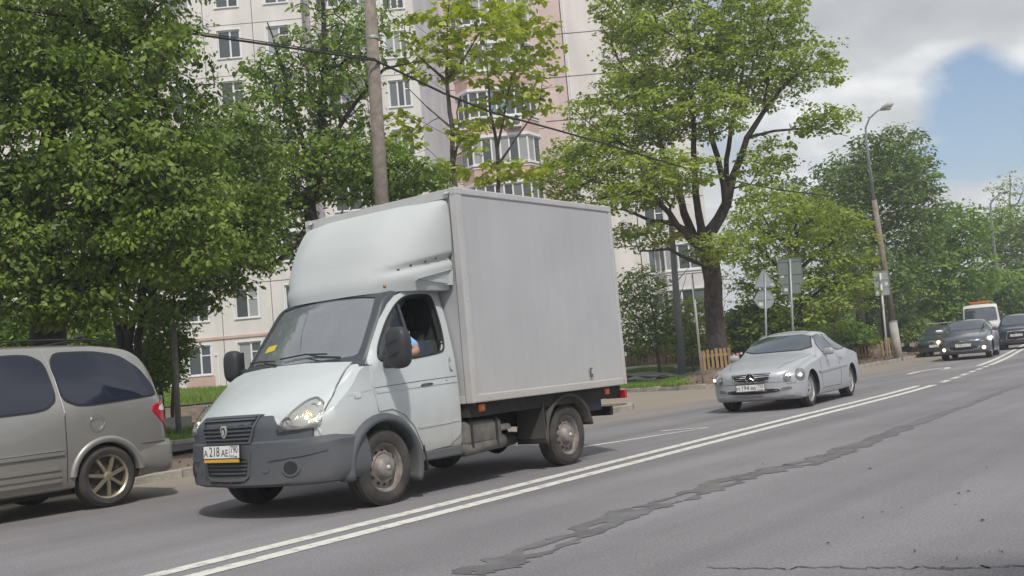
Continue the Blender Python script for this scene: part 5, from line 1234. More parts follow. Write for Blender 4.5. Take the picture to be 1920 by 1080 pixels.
# bonnet and shut lines
bonnet = patch(CB, [(-.80, -.06), (-.86, -.40), (-.90, -.655), (-.80, -.71), (-.62, -.795), (-.47, -.84), (-.2, -.865), (0, -.87), (.2, -.865), (.47, -.84), (.62, -.795), (.80, -.71), (.90, -.655), (.86, -.40), (.80, -.06), (.4, -.11), (0, -.125), (-.4, -.11)], 'T', m_white, 'bonnet', tr, off=.012, thick=.02, grid=.06)
for s in (-1, 1): line_patch(CB, [(s * .905, -.64), (s * .868, -.40), (s * .81, -.07)], .007, 'T', m_tdark, 'shut_line', tr, off=.003, thick=.002)
patch(CB, [(-.84, .725), (-.84, .775), (-.64, .785), (-.545, .85), (-.49, .905), (0, .912), (.49, .905), (.545, .85), (.64, .785), (.84, .775), (.84, .725), (.84, .66), (-.84, .66)], 'F', m_grey_pl, 'front_fascia', tr, off=.022, thick=.05, grid=.05)
# bumper
circ_ = lambda cx_, cz_, r_: [(cx_ + r_ * math.cos(2 * PI * k / 20), cz_ + r_ * math.sin(2 * PI * k / 20)) for k in range(20)]
bst = [(-1.035, .32, .50, .62, .68, .80, .72, .0), (-1.01, .30, .50, .63, .70, .93, .86, .0), (-.95, .29, .50, .64, .705, 1.0, .94, 0), (-.80, .29, .50, .65, .71, 1.03, .98, 0), (-.5, .285, .50, .65, .71, 1.035, .985, 0), (-.35, .285, .50, .65, .71, 1.035, .985, 0)]
bst = [(nz(r_[0]), *r_[1:]) for r_ in bst]
bump = loft('bumper', bst, [m_grey_pl, m_black], [(-.95, .38), (-.6, .27), (-.3, .2)], .035, edge=.03)
BB = bvh_mesh(bump)
for s in (-1, 1): boolop(bump, cyl((.08, .345), .45, s * .60, s * 1.3, [m_grey_pl, m_black]))
autosmooth(bump, 40); bump.parent = tr
for s in (-1, 1):
    # recessed lower wing of the bumper: raised rib around a sunk panel
    line_patch(BB, [(s * .50, .53), (s * .80, .555), (s * .96, .585)], .014, 'F', m_grey_pl, 'bumper_rib', bump, off=.010, thick=.01)
    fo = patch(BB, [(s * .60 + .075 * math.cos(t), .455 + .072 * math.sin(t)) for t in []] or rnd([(s * .43, .42), (s * .43, .49), (s * .50, .49), (s * .50, .42)], 1), 'F', m_grey_pl, 'tow_cover', bump, off=.006, thick=.008)
# grille openings: black recess, slats one by one, surround
def front_box(x0, x1, z0, z1, y, dep, m, name, parent, bev=.004): 
    return MB().box(((x0 + x1) / 2, y, (z0 + z1) / 2), (x1 - x0, dep, z1 - z0)).build(name, m, parent, bevel=bev)
gr = patch(CB, rnd([(-.375, .885), (.375, .885), (.305, .705), (-.305, .705)], 1, .1), 'F', m_black, 'grille', tr, off=.026, thick=.01)
for k in range(5):
    z = .875 - .036 * k; hw = .365 - .0135 * k * 1.0
    line_patch(CB, [(-hw, z), (0, z), (hw, z)], .015, 'F', m_grey_pl, 'grille_slat', gr, off=.043, thick=.012)
line_patch(CB, [(-.385, .895), (0, .897), (.385, .895), (.312, .695), (-.312, .695), (-.385, .895)], .018, 'F', m_grey_pl, 'grille_surround', gr, off=.045, thick=.02)
mb = MB(); sh = [(0, .055), (.03, .05), (.042, .02), (.034, -.02), (.018, -.045), (0, -.058), (-.018, -.045), (-.034, -.02), (-.042, .02), (-.03, .05)]
mb.add([(x, -.006, z) for x, z in sh] + [(x, .01, z) for x, z in sh], [tuple(range(10))] + [(i, (i + 1) % 10, 10 + (i + 1) % 10, 10 + i) for i in range(10)])
em = mb.build('emblem', m_alu, gr, fixn=True); em.location = (0, -.945, .80)
mb = MB(); mb.add([(x * .70, -.009, z * .72) for x, z in sh], [tuple(range(10))]); mb.build('emblem_field', m_ink, em, fixn=True)
mb = MB(); mb.add([(x, -.011, z) for x, z in ((-.012, -.028), (.006, -.03), (.016, -.012), (.012, .008), (.02, .022), (.004, .018), (-.006, .028), (-.012, .012), (-.022, .006), (-.010, -.004))], [tuple(range(10))]); mb.build('emblem_deer', m_alu, em, fixn=True)
lg = patch(BB, rnd([(-.30, .555), (.30, .555), (.27, .40), (-.27, .40)], 1, .12), 'F', m_black, 'lower_grille', bump, off=.004, thick=.004)
for s in (-1, 1):
    fr_ = patch(BB, circ_(s * .70, .455, .078), 'F', m_grey_pl, 'fog_lamp_surround', bump, off=.012, thick=.012, grid=.05); patch(BB, circ_(s * .70, .455, .056), 'F', m_black, 'fog_lamp', fr_, off=.016, thick=.004, grid=.05)
for k in range(4):
    z = .53 - .034 * k; hw = .29 - .007 * k; line_patch(BB, [(-hw, z), (0, z), (hw, z)], .012, 'F', m_grey_pl, 'grille_slat', lg, off=.014, thick=.01)
line_patch(BB, [(-.315, .60), (-.305, .53), (-.285, .40), (-.24, .37), (0, .363), (.24, .37), (.285, .40), (.305, .53), (.315, .60)], .02, 'F', m_grey_pl, 'lower_surround', bump, off=.016, thick=.02)
for x0, x1 in ((-.27, -.13), (-.11, .04), (.06, .18)): patch(BB, [(x0, .335), (x1, .335), (x1, .352), (x0, .352)], 'F', m_black, 'air_slot', bump, off=.003, thick=.002)
number_plate(tr, (0, -.985, .625), R(-3), ('A', '218', 'AE', '790'), yellow=True)
# headlamps
for s in (-1, 1):
    d = Vector((-s * .55, .83, 0)).normalized(); u = Vector((d.y * s, -d.x * s, 0)); u = Vector((s * .8336, .5524, 0)); d = Vector((-s * .5524, .8336, 0))
    fr = (-d * 5, u, Vector((0, 0, 1)), d)
    lp = rnd([(.02, .765), (.095, .85), (.19, .94), (.29, 1.015), (.38, 1.035), (.43, 1.0), (.445, .93), (.425, .84), (.37, .79), (.2, .775)], 2, .2)
    house = patch(CB, lp, fr, mat('lamp_inner', (.62, .62, .60), .25, metal=.6, bump=.5, bscale=30), 'headlamp', tr, off=.004, thick=.02, grid=.03)
    for (uu, zz, rr_) in ((.30, .875, .062), (.13, .845, .048), (.36, .96, .035)):
        h = CB.ray_cast(-d * 5 + u * uu + Vector((0, 0, zz)), d)[0]
        b_ = bowl(house, h - d * .012, rr_, m_refl, dep=.02); b_.rotation_euler = (0, 0, -s * R(25) * -1)
        if rr_ > .04:
            q = bulb(house, h - d * .016, rr_ * (.34 if rr_ > .05 else .26), m_lampon if rr_ > .05 else m_chrome, flat=.7)
    patch(CB, lp, fr, m_lens, 'lamp_lens', house, off=.045, thick=.04, grid=.04)
# mirrors
mi_ = mat('mirror_black', (.030, .032, .037), .55)
for s in (-1, 1):
    mm_ = mirror_loft(tr, (s * 1.22, .13, 1.425), .28 if s > 0 else .22, .16, .39 if s > 0 else .34, mi_, 'wing_mirror', -s * R(6))
    mb = MB(); mb.box((-s * .165, .02, -.11), (.13, .09, .14)); mb.build('mirror_arm', mi_, mm_, bevel=.03)
    for z_ in ((.05, -.07) if s > 0 else ()): mb = MB(); mb.tube([(-.085, -.083, z_ - .015), (.0, -.088, z_ + .005), (.085, -.083, z_ + .03)], .004, 5); mb.build('casing_groove', m_black, mm_)
    mb = MB(); mb.box((0, .072, 0), (.17, .006, .28)); mb.build('mirror_glass', m_chrome, mm_)
# wipers and cowl grille
def wiper(pts, bl_):
    mb = MB(); Q = []
    for x, z in pts:
        h = CB.ray_cast(Vector((x, -5, z)), Vector((0, 1, 0))); Q.append(h[0] + Vector((0, -.03, .015)))
    mb.tube(Q, [.012, .009, .007][:len(Q)] if len(Q) == 3 else .009, 6); o = mb.build('wiper', m_black, tr)
    Q = []
    for x, z in bl_:
        h = CB.ray_cast(Vector((x, -5, z)), Vector((0, 1, 0))); Q.append(h[0] + Vector((0, -.02, .01)))
    mb = MB(); mb.tube(Q, .008, 5); mb.build('wiper_blade', m_black, o)
wiper([(.64, 1.372), (.38, 1.40), (.14, 1.445)], [(.44, 1.425), (.14, 1.445), (-.22, 1.425)])
wiper([(-.20, 1.36), (-.38, 1.385), (-.55, 1.425)], [(-.30, 1.41), (-.55, 1.425), (-.80, 1.42)])
patch(CB, [(-.15, 1.348), (.35, 1.35), (.35, 1.362), (-.15, 1.36)], 'F', m_black, 'cowl_vent', tr, off=.006, thick=.004)
patch(CB, [(-.75, 1.33), (-.45, 1.345), (-.45, 1.357), (-.75, 1.342)], 'F', m_black, 'cowl_vent', tr, off=.006, thick=.004)
st_ = patch(CB, [(-.64, 1.52), (-.46, 1.54), (-.47, 1.60), (-.62, 1.585)], 'F', mat('yellow_paper', (.58, .43, .05), .8), 'yellow_pass', tr, off=-.008, thick=0)
patch(CB, rnd([(-.30, 1.88), (-.22, 1.89), (-.2, 1.95), (-.28, 1.95)], 1), 'F', mat('red_sticker', (.6, .06, .06), .7), 'red_sticker', tr, off=-.02, thick=0)
patch(CB, [(-.66, 1.80), (-.1, 1.84), (0, 1.96), (-.66, 1.935)], 'F', mat('sun_band', (.10, .12, .12), .7), 'sun_visor', tr, off=-.05, thick=0)
# dashboard, steering wheel, seats
MB().box((0, .12, 1.16), (1.72, .30, .36)).build('dashboard', m_int, tr, bevel=.05)
mb = MB(); sc = Vector((.42, .36, 1.30)); ring = [sc + Vector((.20 * math.cos(t), .20 * math.sin(t) * .55, .20 * math.sin(t) * .83)) for t in np.linspace(0, 2 * PI, 25)]; mb.tube(ring, .014, 6)
mb.tube([sc + Vector((-.19, 0, 0)), sc + Vector((.19, 0, 0))], .012, 6); mb.tube([sc, sc + Vector((0, -.2, -.1))], .03, 8); mb.build('steering_wheel', m_black, tr)
for x, w_ in ((.42, .48), (-.35, .88)):
    MB().box((x, .74, .98), (w_, .48, .16)).build('seat', m_seat, tr, bevel=.05)
    o = MB().box((0, 0, .30), (w_, .13, .64)).build('seat_back', m_seat, tr, bevel=.05); o.location = (x, .98, 1.0); o.rotation_euler = (R(-10), 0, 0)
for x in (.42, -.55, -.15): MB().box((x, 1.06, 1.72), (.26, .09, .17)).build('head_rest', m_seat, tr, bevel=.04)
# roof fairing, lofted by height
fz = [1.995, 2.06, 2.12, 2.22, 2.34, 2.46, 2.58, 2.68, 2.77, 2.84, 2.885, 2.91, 2.92]
ff = [.38, .38, .39, .43, .485, .55, .63, .705, .79, .875, .97, 1.06, 1.13]; fw_ = [.95, .975, 1.0, 1.02, 1.035, 1.04, 1.045, 1.045, 1.04, 1.035, 1.025, 1.005, .97]
zz_ = np.linspace(1.995, 2.92, 40); m_f = mat('fairing_white', (.47, .495, .50), .75, var=.03, vscale=1.2, coat=0)
mb = MB(); nth = 56; rows = []
for z in zz_:
    f_ = float(hermite(fz, ff, z)); w_ = float(hermite(fz, fw_, z)); r = []
    for k in range(nth + 1):
        t = PI * k / nth; c_, s_ = math.cos(t), math.sin(t); x = w_ * math.copysign(abs(c_) ** (2 / 3.4), c_); y = 1.2 - (1.2 - f_) * abs(s_) ** (2 / 2.5)
        # side groove that rises towards the box, and the shallow raised centre
        gl_ = 2.17 + .20 * max(0, (y - .45)) ; dgr = (z - gl_) / .035; amp = .045 * math.exp(-dgr * dgr) * (1 if abs(x) > .6 else 0) * min(1, max(0, (y - .42) / .18))
        x2 = x * (1 - amp); cen = .018 * (1 / (1 + math.exp((abs(x) - .62) / .03))) * (1 if z > 2.5 else max(0, (z - 2.3) / .2))
        r.append((x2, y - cen, z + cen * .5))
    rows.append(r); mb.v += r
n = nth + 1; L_ = len(zz_)
mb.add([], []); mb.f += [(i * n + j, i * n + j + 1, (i + 1) * n + j + 1, (i + 1) * n + j) for i in range(L_ - 1) for j in range(nth)]; mb.m += [0] * len(mb.f)
mb.f.append(tuple(range(n))); mb.f.append(tuple((L_ - 1) * n + j for j in reversed(range(n)))); mb.m += [0, 0]
fairing = mb.build('roof_fairing', m_f, tr, smooth=True, fixn=True); autosmooth(fairing, 60)
FB = bvh_mesh(fairing)
line_patch(FB, [(.50, 2.235), (.80, 2.305), (1.08, 2.37)], .010, 'L', m_rail, 'fairing_crease', fairing, off=.002, thick=.003)
for y_, z_ in ((.62, 2.20), (.72, 2.235), (.86, 2.27), (.98, 2.30)): patch(FB, rnd([(y_, z_), (y_ + .02, z_), (y_ + .02, z_ + .018), (y_, z_ + .018)], 1), 'L', m_black, 'fairing_bolt', fairing, off=.003, thick=.002)
# curtain flap behind cab side
for s in (-1, 1):
    mb = MB(); mb.add([(s * .80, .80, 2.06), (s * 1.02, 1.195, 2.04), (s * 1.035, 1.195, 2.20), (s * .99, .72, 2.10), (s * .78, .84, 2.07), (s * 1.0, 1.195, 2.05), (s * 1.015, 1.195, 2.20), (s * .96, .76, 2.10)], [(0, 1, 2, 3), (7, 6, 5, 4), (0, 4, 5, 1), (3, 2, 6, 7)]); mb.build('fairing_skirt', m_f, fairing, fixn=True)
for x, y_ in ((.80, .50), (.88, .82)): b_ = bulb(fairing, (x, y_ - .06, 2.045), .02, mat('brass_bolt', (.30, .22, .14), .5, metal=.5), 'fairing_bolt', 1)
# the box
bx0, bx1, by0, by1, bz0, bz1 = -1.15, 1.15, 1.21, 4.12, .832, 3.026
mb = MB(); mb.box((0, (by0 + by1) / 2, (bz0 + bz1) / 2), (2.27, by1 - by0 - .03, bz1 - bz0 - .03)); boxb = mb.build('cargo_box', m_boxw, tr, bevel=.01)
e = .07
def rail(x0, x1, y0, y1, z0, z1, nm='edge_rail', m=m_rail): return MB().box(((x0 + x1) / 2, (y0 + y1) / 2, (z0 + z1) / 2), (x1 - x0, y1 - y0, z1 - z0)).build(nm, m, boxb, bevel=.012)
for s in (-1, 1):
    X = (s * 1.15 - .03 * (s > 0), s * 1.15 + .03 * (s < 0)); X = (min(X), max(X))
    rail(*X, by0 + e, by1 - e, bz1 - e, bz1); rail(*X, by0 + e, by1 - e, bz0, bz0 + .085)
    rail(*X, by0, by0 + .085, bz0 + .0, bz1 - e); rail(*X, by1 - .06, by1, bz0, bz1 - e)
    rail(s * 1.15 - .09 if s > 0 else s * 1.15, s * 1.15 if s > 0 else s * 1.15 + .09, by0 - .012, by0 - .0005, bz0, bz1 - e, 'front_post')
    c_ = rail(s * 1.153 - (.1 if s > 0 else 0), s * 1.153 + (0 if s > 0 else .1), by0 - .016, by0 + .09, bz1 - e - .005, bz1 + .004, 'corner_cap')
    c_ = rail(s * 1.153 - (.1 if s > 0 else 0), s * 1.153 + (0 if s > 0 else .1), by1 - .08, by1 + .004, bz1 - e - .005, bz1 + .004, 'corner_cap')
rail(-1.05, 1.05, by0 - .012, by0 - .0005, bz1 - .095, bz1, 'front_rail'); rail(-1.05, 1.05, by0 - .012, by0 - .0005, bz0, bz0 + .08, 'front_rail')
for s in (-1, 1):   # rear doors with hinges and locking bars
    d_ = rail(s * .565 - .545, s * .565 + .545, by1 - .012, by1 + .022, bz0 + .06, bz1 - .06, 'rear_door', m_boxw)
    for z in (1.2, 1.9, 2.6): MB().box((s * 1.09, by1 + .03, z), (.12, .02, .05)).build('hinge', m_alu, d_)
    mb = MB(); mb.tube([(s * .12, by1 + .045, bz0 + .1), (s * .12, by1 + .045, bz1 - .1)], .014, 8); mb.build('locking_bar', m_alu, d_)
    for x in (s * 1.04,): 
        q = MB().box((x, by0 - .022, 2.985), (.085, .022, .03)).build('marker_lamp', m_chrome, boxb, bevel=.01); MB().box((x, by0 - .034, 2.985), (.05, .006, .014)).build('marker_lens', m_plate, q)
# small latch plate and rivets on the side rail
q = MB().box((1.156, 3.35, 1.02), (.014, .045, .11)).build('side_latch', mat('latch_grey', (.10, .10, .10), .5), boxb, bevel=.008); MB().box((1.166, 3.35, 1.03), (.008, .022, .05)).build('latch_tab', m_alu, q)
for k in range(9): bulb(boxb, (1.155, by0 + .04, .95 + .23 * k), .006, m_alu, 'rivet', 1)
for k in range(10):
    o = bulb(boxb, (1.154, by0 + .25 + .29 * k, bz0 + .05), .006, m_alu, 'rivet', 1)
# subframe, chassis, tank, axles
MB().box((0, 2.66, .76), (2.10, 2.86, .14)).build('box_subframe', m_under, tr)
for s in (-1, 1): MB().box((s * .42, 2.2, .60), (.09, 3.9, .17)).build('chassis_rail', m_under, tr)
m_tank = mat('dusty_tank', (.16, .15, .135), .85, col2=(.08, .075, .07), vscale=5)
o = MB().box((.80, 1.50, .52), (.42, .62, .26)).build('fuel_tank', m_tank, tr, bevel=.05)
for y_ in (1.30, 1.70): MB().box((.80, y_, .52), (.44, .03, .28)).build('tank_strap', m_under, o)
mb = MB(); mb.tube([(.95, 1.20, .37), (.95, 1.85, .40)], .07, 12); mb.build('air_tank', m_tank, tr, smooth=True)
mb = MB(); mb.tube([(.1, .3, .42), (.05, 1.6, .42), (0, 2.75, .40)], .045, 10); mb.build('drive_shaft', m_under, tr)
mb = MB(); mb.tube([(-.85, 2.9, .345), (.85, 2.9, .345)], .06, 12); mb.build('rear_axle', m_under, tr)
mb = MB(); mb.lathe([(.001, -.14), (.10, -.13), (.17, -.06), (.19, 0), (.17, .06), (.10, .13), (.001, .14)], (0, 2.9, .345), 'Y', 18); mb.build('differential', m_under, tr, smooth=True, fixn=True)
mb = MB(); mb.tube([(-.85, .03, .33), (.85, .03, .33)], .05, 10); mb.build('front_axle', m_under, tr)
MB().box((0, .3, .42), (.7, 1.5, .22)).build('engine_undertray', m_under, tr, bevel=.05)
mb = MB(); mb.tube([(.45, 2.0, .36), (.47, 2.35, .34), (.5, 2.6, .36)], .075, 12); mb.build('silencer', m_tank, tr, smooth=True)
mb = MB(); mb.tube([(.62, 2.22, .50), (.70, 2.32, .52)], .03, 8); mb.box((.72, 2.12, .53), (.1, .18, .05)); mb.build('bright_bracket', m_alu, tr)
MB().box((.78, 3.60, .63), (.38, .36, .13)).build('tool_box', mat('dark_blue_box', (.03, .035, .05), .6), tr, bevel=.01)
MB().box((0, 4.02, .53), (1.9, .07, .11)).build('rear_bumper_bar', m_under, tr, bevel=.01)
mb = MB(); mb.lathe([(.30, -.08), (.345, -.05), (.345, .07), (.30, .1), (.2, .1), (.001, .1)], (0, 3.55, .52), 'Z', 28); mb.build('spare_wheel', m_rub, tr, fixn=True)
for s in (-1, 1):
    for k in (1.43, 3.78):
        q = MB().box((s * 1.06, k, .775), (.02, .10, .075)).build('side_marker', m_orange, tr, bevel=.008); MB().box((s * 1.072, k, .775), (.008, .03, .03)).build('marker_lens', mat('orange_light', (.8, .30, .12), .3), q)
    MB().box((s * .98, 4.10, .72), (.30, .04, .10)).build('tail_lamp', m_red, tr, bevel=.01)
    # rear mudguard: half barrel
    mb = MB(); n = 26; ring = []
    for k in range(n + 1):
        a = R(10) + PI * .98 * k / n; c_, s_ = math.cos(a), math.sin(a)
        ring += [(s * xx, 2.95 + rr_ * c_, .345 + rr_ * s_) for xx, rr_ in ((.66, .43), (1.07, .43), (1.085, .455), (1.07, .475), (.66, .475))]
    mb.add(ring, [(i * 5 + j, i * 5 + (j + 1) % 5, (i + 1) * 5 + (j + 1) % 5, (i + 1) * 5 + j) for i in range(n) for j in range(5)] + [(4, 3, 2, 1, 0), tuple(n * 5 + q for q in range(5))])
    mb.build('rear_mudguard', mat('mudguard_black', (.045, .044, .044), .7, dirt=((.11, .10, .09), .2, .8, .7)), tr, smooth=True, fixn=True)
    if s > 0: MB().box((1.04, 2.49, .57), (.06, .02, .34)).build('guard_stay', m_under, tr)
    if s > 0: mb = MB(); mb.box((.88, 2.48, .55), (.38, .03, .40)); mb.build('guard_apron', mat('mudguard_black', (.045, .044, .044), .7), tr)
for s in (-1, 1):
    wheel(tr, s * .985, .08, .345, s, 'steel', .20, m_tdirt, .215, m_steel); wheel(tr, s * 1.01, 2.97, .345, s, 'steel', .20, m_tdirt, .215, m_steel)
# ================================================================== driver of the truck
def skin_person(name, label, parts, loc, rz=0):
    root = empty(name, loc, rz, label, 'person')
    return root
drv = empty('person', TC + Vector((.42, .80, 1.06)), 0, 'driver in a light blue short-sleeved shirt leaning an arm on the open truck window', 'person')
def skinned(nm, nodes, edges, m, parent, root_i=0, lv=2):
    me = bpy.data.meshes.new(nm); me.from_pydata([n_[:3] for n_ in nodes], edges, []); o = bpy.data.objects.new(nm, me); COL.objects.link(o)
    o.modifiers.new('skin', 'SKIN'); sv_ = me.skin_vertices[0].data if me.skin_vertices else None
    for i, n_ in enumerate(nodes): sv_[i].radius = (n_[3], n_[4] if len(n_) > 4 else n_[3]); sv_[i].use_root = i == root_i
    sb = o.modifiers.new('sub', 'SUBSURF'); sb.levels = lv; sb.render_levels = lv
    dg = bpy.context.evaluated_depsgraph_get(); me2 = bpy.data.meshes.new_from_object(o.evaluated_get(dg)); bpy.data.objects.remove(o, do_unlink=True)
    me2.name = nm; me2.materials.clear(); me2.materials.append(m); me2.polygons.foreach_set('use_smooth', [True] * len(me2.polygons)); me2.polygons.foreach_set('material_index', [0] * len(me2.polygons))
    o = bpy.data.objects.new(nm, me2); COL.objects.link(o); o.parent = parent; return o
# body: pelvis, spine, neck, head, arms, thighs; local origin at the seat
nb = [(0, 0, .08, .15, .13), (0, .02, .28, .15, .11), (0, .0, .44, .17, .11), (0, -.02, .54, .10, .08), (0, -.05, .60, .058), (0, -.075, .68, .078, .095), (0, -.07, .76, .085, .10), (0, -.06, .83, .055, .07),
      (.19, -.05, .50, .065), (.38, -.09, .42, .050), (.54, -.15, .33, .044), (.51, -.28, .31, .036), (.36, -.46, .31, .028),
      (-.17, -.02, .50, .065), (-.25, -.18, .34, .05), (-.22, -.32, .27, .04), (-.14, -.46, .30, .028),
      (.11, -.22, .08, .085), (.12, -.46, .06, .065), (.12, -.52, -.25, .05), (-.11, -.22, .08, .085), (-.12, -.46, .06, .065), (-.12, -.52, -.25, .05)]
eb = [(0, 1), (1, 2), (2, 3), (3, 4), (4, 5), (5, 6), (6, 7), (2, 8), (8, 9), (9, 10), (10, 11), (11, 12), (2, 13), (13, 14), (14, 15), (15, 16), (0, 17), (17, 18), (18, 19), (0, 20), (20, 21), (21, 22)]
body = skinned('body', nb, eb, m_skin, drv)
m_shirt = mat('blue_shirt', (.22, .44, .70), .85, var=.08, vscale=12)
ns = [(0, 0, .10, .165, .14), (0, .02, .28, .165, .125), (0, .0, .44, .185, .125), (0, -.02, .53, .11, .09), (.19, -.05, .50, .080), (.36, -.09, .43, .074), (.50, -.14, .36, .070), (-.18, -.02, .50, .08), (-.24, -.14, .38, .07)]
skinned('shirt', ns, [(0, 1), (1, 2), (2, 3), (2, 4), (4, 5), (5, 6), (2, 7), (7, 8)], m_shirt, drv)
skinned('hair', [(0, -.035, .80, .085, .095), (0, -.01, .72, .07, .075), (0, -.06, .85, .06, .08)], [(0, 1), (0, 2)], mat('dark_hair', (.03, .022, .018), .8), drv, lv=2)
mb = MB(); mb.tube([(.10, -.13, .40), (.14, -.11, .47), (.13, -.02, .55), (.10, .06, .50)], .012, 6); mb.build('seat_belt', m_black, drv)
for s in (-1, 1):
    b_ = bulb(drv, (s * .032, -.165, .745), .012, m_ink, 'eye', 1)
    hand = (.36, -.46, .31) if s > 0 else (-.14, -.46, .30)
    for f_ in range(4):
        mb = MB(); x0, y0, z0 = hand; mb.tube([(x0 - .03 + .018 * f_, y0, z0), (x0 - .03 + .018 * f_, y0 - .05 - .004 * (f_ % 3), z0 + .02), (x0 - .03 + .018 * f_, y0 - .07, z0 - .01), (x0 - .03 + .018 * f_, y0 - .05, z0 - .035)], [.010, .010, .009, .007], 6); mb.build('finger', m_skin, drv, smooth=True)
    mb = MB(); mb.tube([(x0 - s * .03, y0 + .01, z0), (x0 - s * .055, y0 - .03, z0 + .0), (x0 - s * .045, y0 - .06, z0 - .015)], [.013, .011, .008], 6); mb.build('thumb', m_skin, drv, smooth=True)
mb = MB(); mb.tube([(0, -.155, .735), (0, -.185, .705), (0, -.16, .695)], [.010, .014, .012], 6); mb.build('nose', m_skin, drv, smooth=True)

# ================================================================== cars
def car(name, label, cat, loc, rz, st, bow, paint, wb, wr, track, windows, ws, rearg, extra=None, arch=None, rim='alloy', spokes=5, group=None, wbf=.975, under=None, rimm=None, doors=(), step=.055, archm=.035, beltk=None, glass=None, rc=.2):
    root = empty(name, loc, rz, label, cat, group)
    b = loft('body', st, [paint, m_under], bow, step, None, .05, None, wbf)
    bv = bvh_mesh(b)
    for y in (0, wb):
        for s in (-1, 1): boolop(b, cyl((y, wr), wr + archm, s * (track - .28), s * 1.4, [paint, m_under], 1, 36))
    autosmooth(b, 40); b.parent = root
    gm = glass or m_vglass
    for s, fr in ((1, 'L'), (-1, 'Q')):
        for poly in windows:
            pr = rnd(poly, 3 if rc < .2 else 2, rc); cxm = sum(p[0] for p in pr) / len(pr); czm = sum(p[1] for p in pr) / len(pr)
            fr_ = patch(bv, [(cxm + (p[0] - cxm) * 1.03, czm + (p[1] - czm) * 1.07) for p in pr], fr, m_black, 'window_frame', root, off=.004, thick=.01)
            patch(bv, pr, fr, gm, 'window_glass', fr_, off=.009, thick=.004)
        for ln in doors: line_patch(bv, ln, .007, fr, m_black, 'shut_line', root, off=.0025, thick=.002)
    if ws:
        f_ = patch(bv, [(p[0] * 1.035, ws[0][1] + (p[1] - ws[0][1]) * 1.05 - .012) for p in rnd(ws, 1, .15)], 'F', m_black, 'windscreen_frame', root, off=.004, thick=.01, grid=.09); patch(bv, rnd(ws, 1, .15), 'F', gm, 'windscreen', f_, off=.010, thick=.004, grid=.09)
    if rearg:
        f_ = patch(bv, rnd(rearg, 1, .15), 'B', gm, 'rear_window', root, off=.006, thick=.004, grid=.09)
    for y in (0, wb):
        for s in (-1, 1): wheel(root, s * track, y, wr, s, rim, .20, None, wr * .68, rimm or m_chr_al, spokes=spokes, tread=False)
    MB().box((0, wb / 2, .26), (track * 1.5, wb - .5, .14)).build('underside', m_under, root)
    if extra: extra(root, bv, b)
    return root, bv
m_chr_al = mat('alloy_rim', (.55, .55, .56), .3, metal=.7)
m_silver = mat('silver_paint', (.42, .435, .465), .42, metal=.25, coat=.35, dirt=((.33, .31, .29), .15, .6, .35))
m_beige = mat('silver_beige_paint', (.34, .335, .32), .30, metal=.5, coat=.8, var=.03, vscale=2, dirt=((.27, .245, .215), .2, .95, .75))
m_steelb = mat('blue_grey_paint', (.085, .10, .125), .3, metal=.45, coat=.7, dirt=((.22, .20, .18), .15, .7, .5))
m_dgreen = mat('dark_green_paint', (.035, .055, .06), .35, metal=.2, coat=.6, dirt=((.2, .18, .16), .2, .7, .5))
m_navy = mat('dark_blue_paint', (.03, .045, .075), .28, metal=.3, coat=.7, dirt=((.2, .18, .16), .2, .7, .4))
m_hl = mat('headlamp_inside', (.50, .50, .50), .2, metal=.8, bump=.4, bscale=40)
def lamp(bv, root, poly, side, ang=35, m=None, bulbs=(), lens=True, nm='headlamp', bm_=None):
    d = Vector((-side * math.sin(R(ang)), math.cos(R(ang)), 0)); u = Vector((side * math.cos(R(ang)), math.sin(R(ang)), 0)); fr = (-d * 6, u, Vector((0, 0, 1)), d)
    h = patch(bv, rnd(poly, 2, .2), fr, m or m_hl, nm, root, off=.004, thick=.01, grid=.04)
    if lens: patch(bv, rnd(poly, 2, .2), fr, m_lens, 'lamp_lens', h, off=.022, thick=.018, grid=.05)
    for uu, zz, rr_, mm_ in bulbs:
        hit = bv.ray_cast(-d * 6 + u * uu + Vector((0, 0, zz)), d)[0]
        if hit: q = bulb(h, hit - d * .012, rr_, mm_, 'bulb', .5); q.rotation_euler = (0, 0, side * R(ang))
    return h
def circ(cx_, cz_, rx, rz_=None, n=14): return [(cx_ + rx * math.cos(2 * PI * k / n), cz_ + (rz_ or rx) * math.sin(2 * PI * k / n)) for k in range(n)]
def fwd_mirror(root, x, y, z, m, sx=.20, sy=.13, sz=.13):
    for s in (-1, 1):
        o = mirror_loft(root, (s * x, y, z), sx, sy, sz, m, 'wing_mirror', s * R(-12)); mb = MB(); mb.box((-s * .10, .0, -.03), (.10, .05, .035)); mb.build('mirror_foot', m, o, bevel=.01)

# ---- silver coupe
cst = [(-.85, .36, .50, .56, .61, .62, .48, .01), (-.82, .26, .50, .60, .675, .72, .58, .015), (-.74, .20, .52, .64, .735, .80, .66, .02), (-.55, .18, .55, .70, .80, .855, .72, .03), (-.2, .18, .58, .76, .875, .868, .75, .04), (.25, .18, .60, .82, .945, .87, .76, .045), (.55, .18, .62, .87, .985, .87, .76, .045), (.66, .18, .62, .885, 1.02, .87, .74, .04),
       (.9, .18, .62, .90, 1.16, .87, .68, .04), (1.15, .18, .63, .905, 1.28, .87, .61, .045), (1.4, .18, .63, .91, 1.365, .87, .565, .05), (1.7, .18, .63, .92, 1.40, .87, .56, .05), (2.05, .18, .64, .935, 1.385, .87, .55, .05), (2.4, .19, .64, .945, 1.30, .87, .55, .05), (2.75, .20, .65, .93, 1.15, .865, .58, .05), (3.05, .21, .65, .90, 1.0, .85, .64, .04), (3.3, .24, .65, .87, .945, .83, .66, .03), (3.6, .27, .64, .82, .91, .79, .62, .03), (3.74, .32, .6, .76, .84, .72, .56, .02), (3.78, .42, .58, .70, .76, .62, .5, .01)]
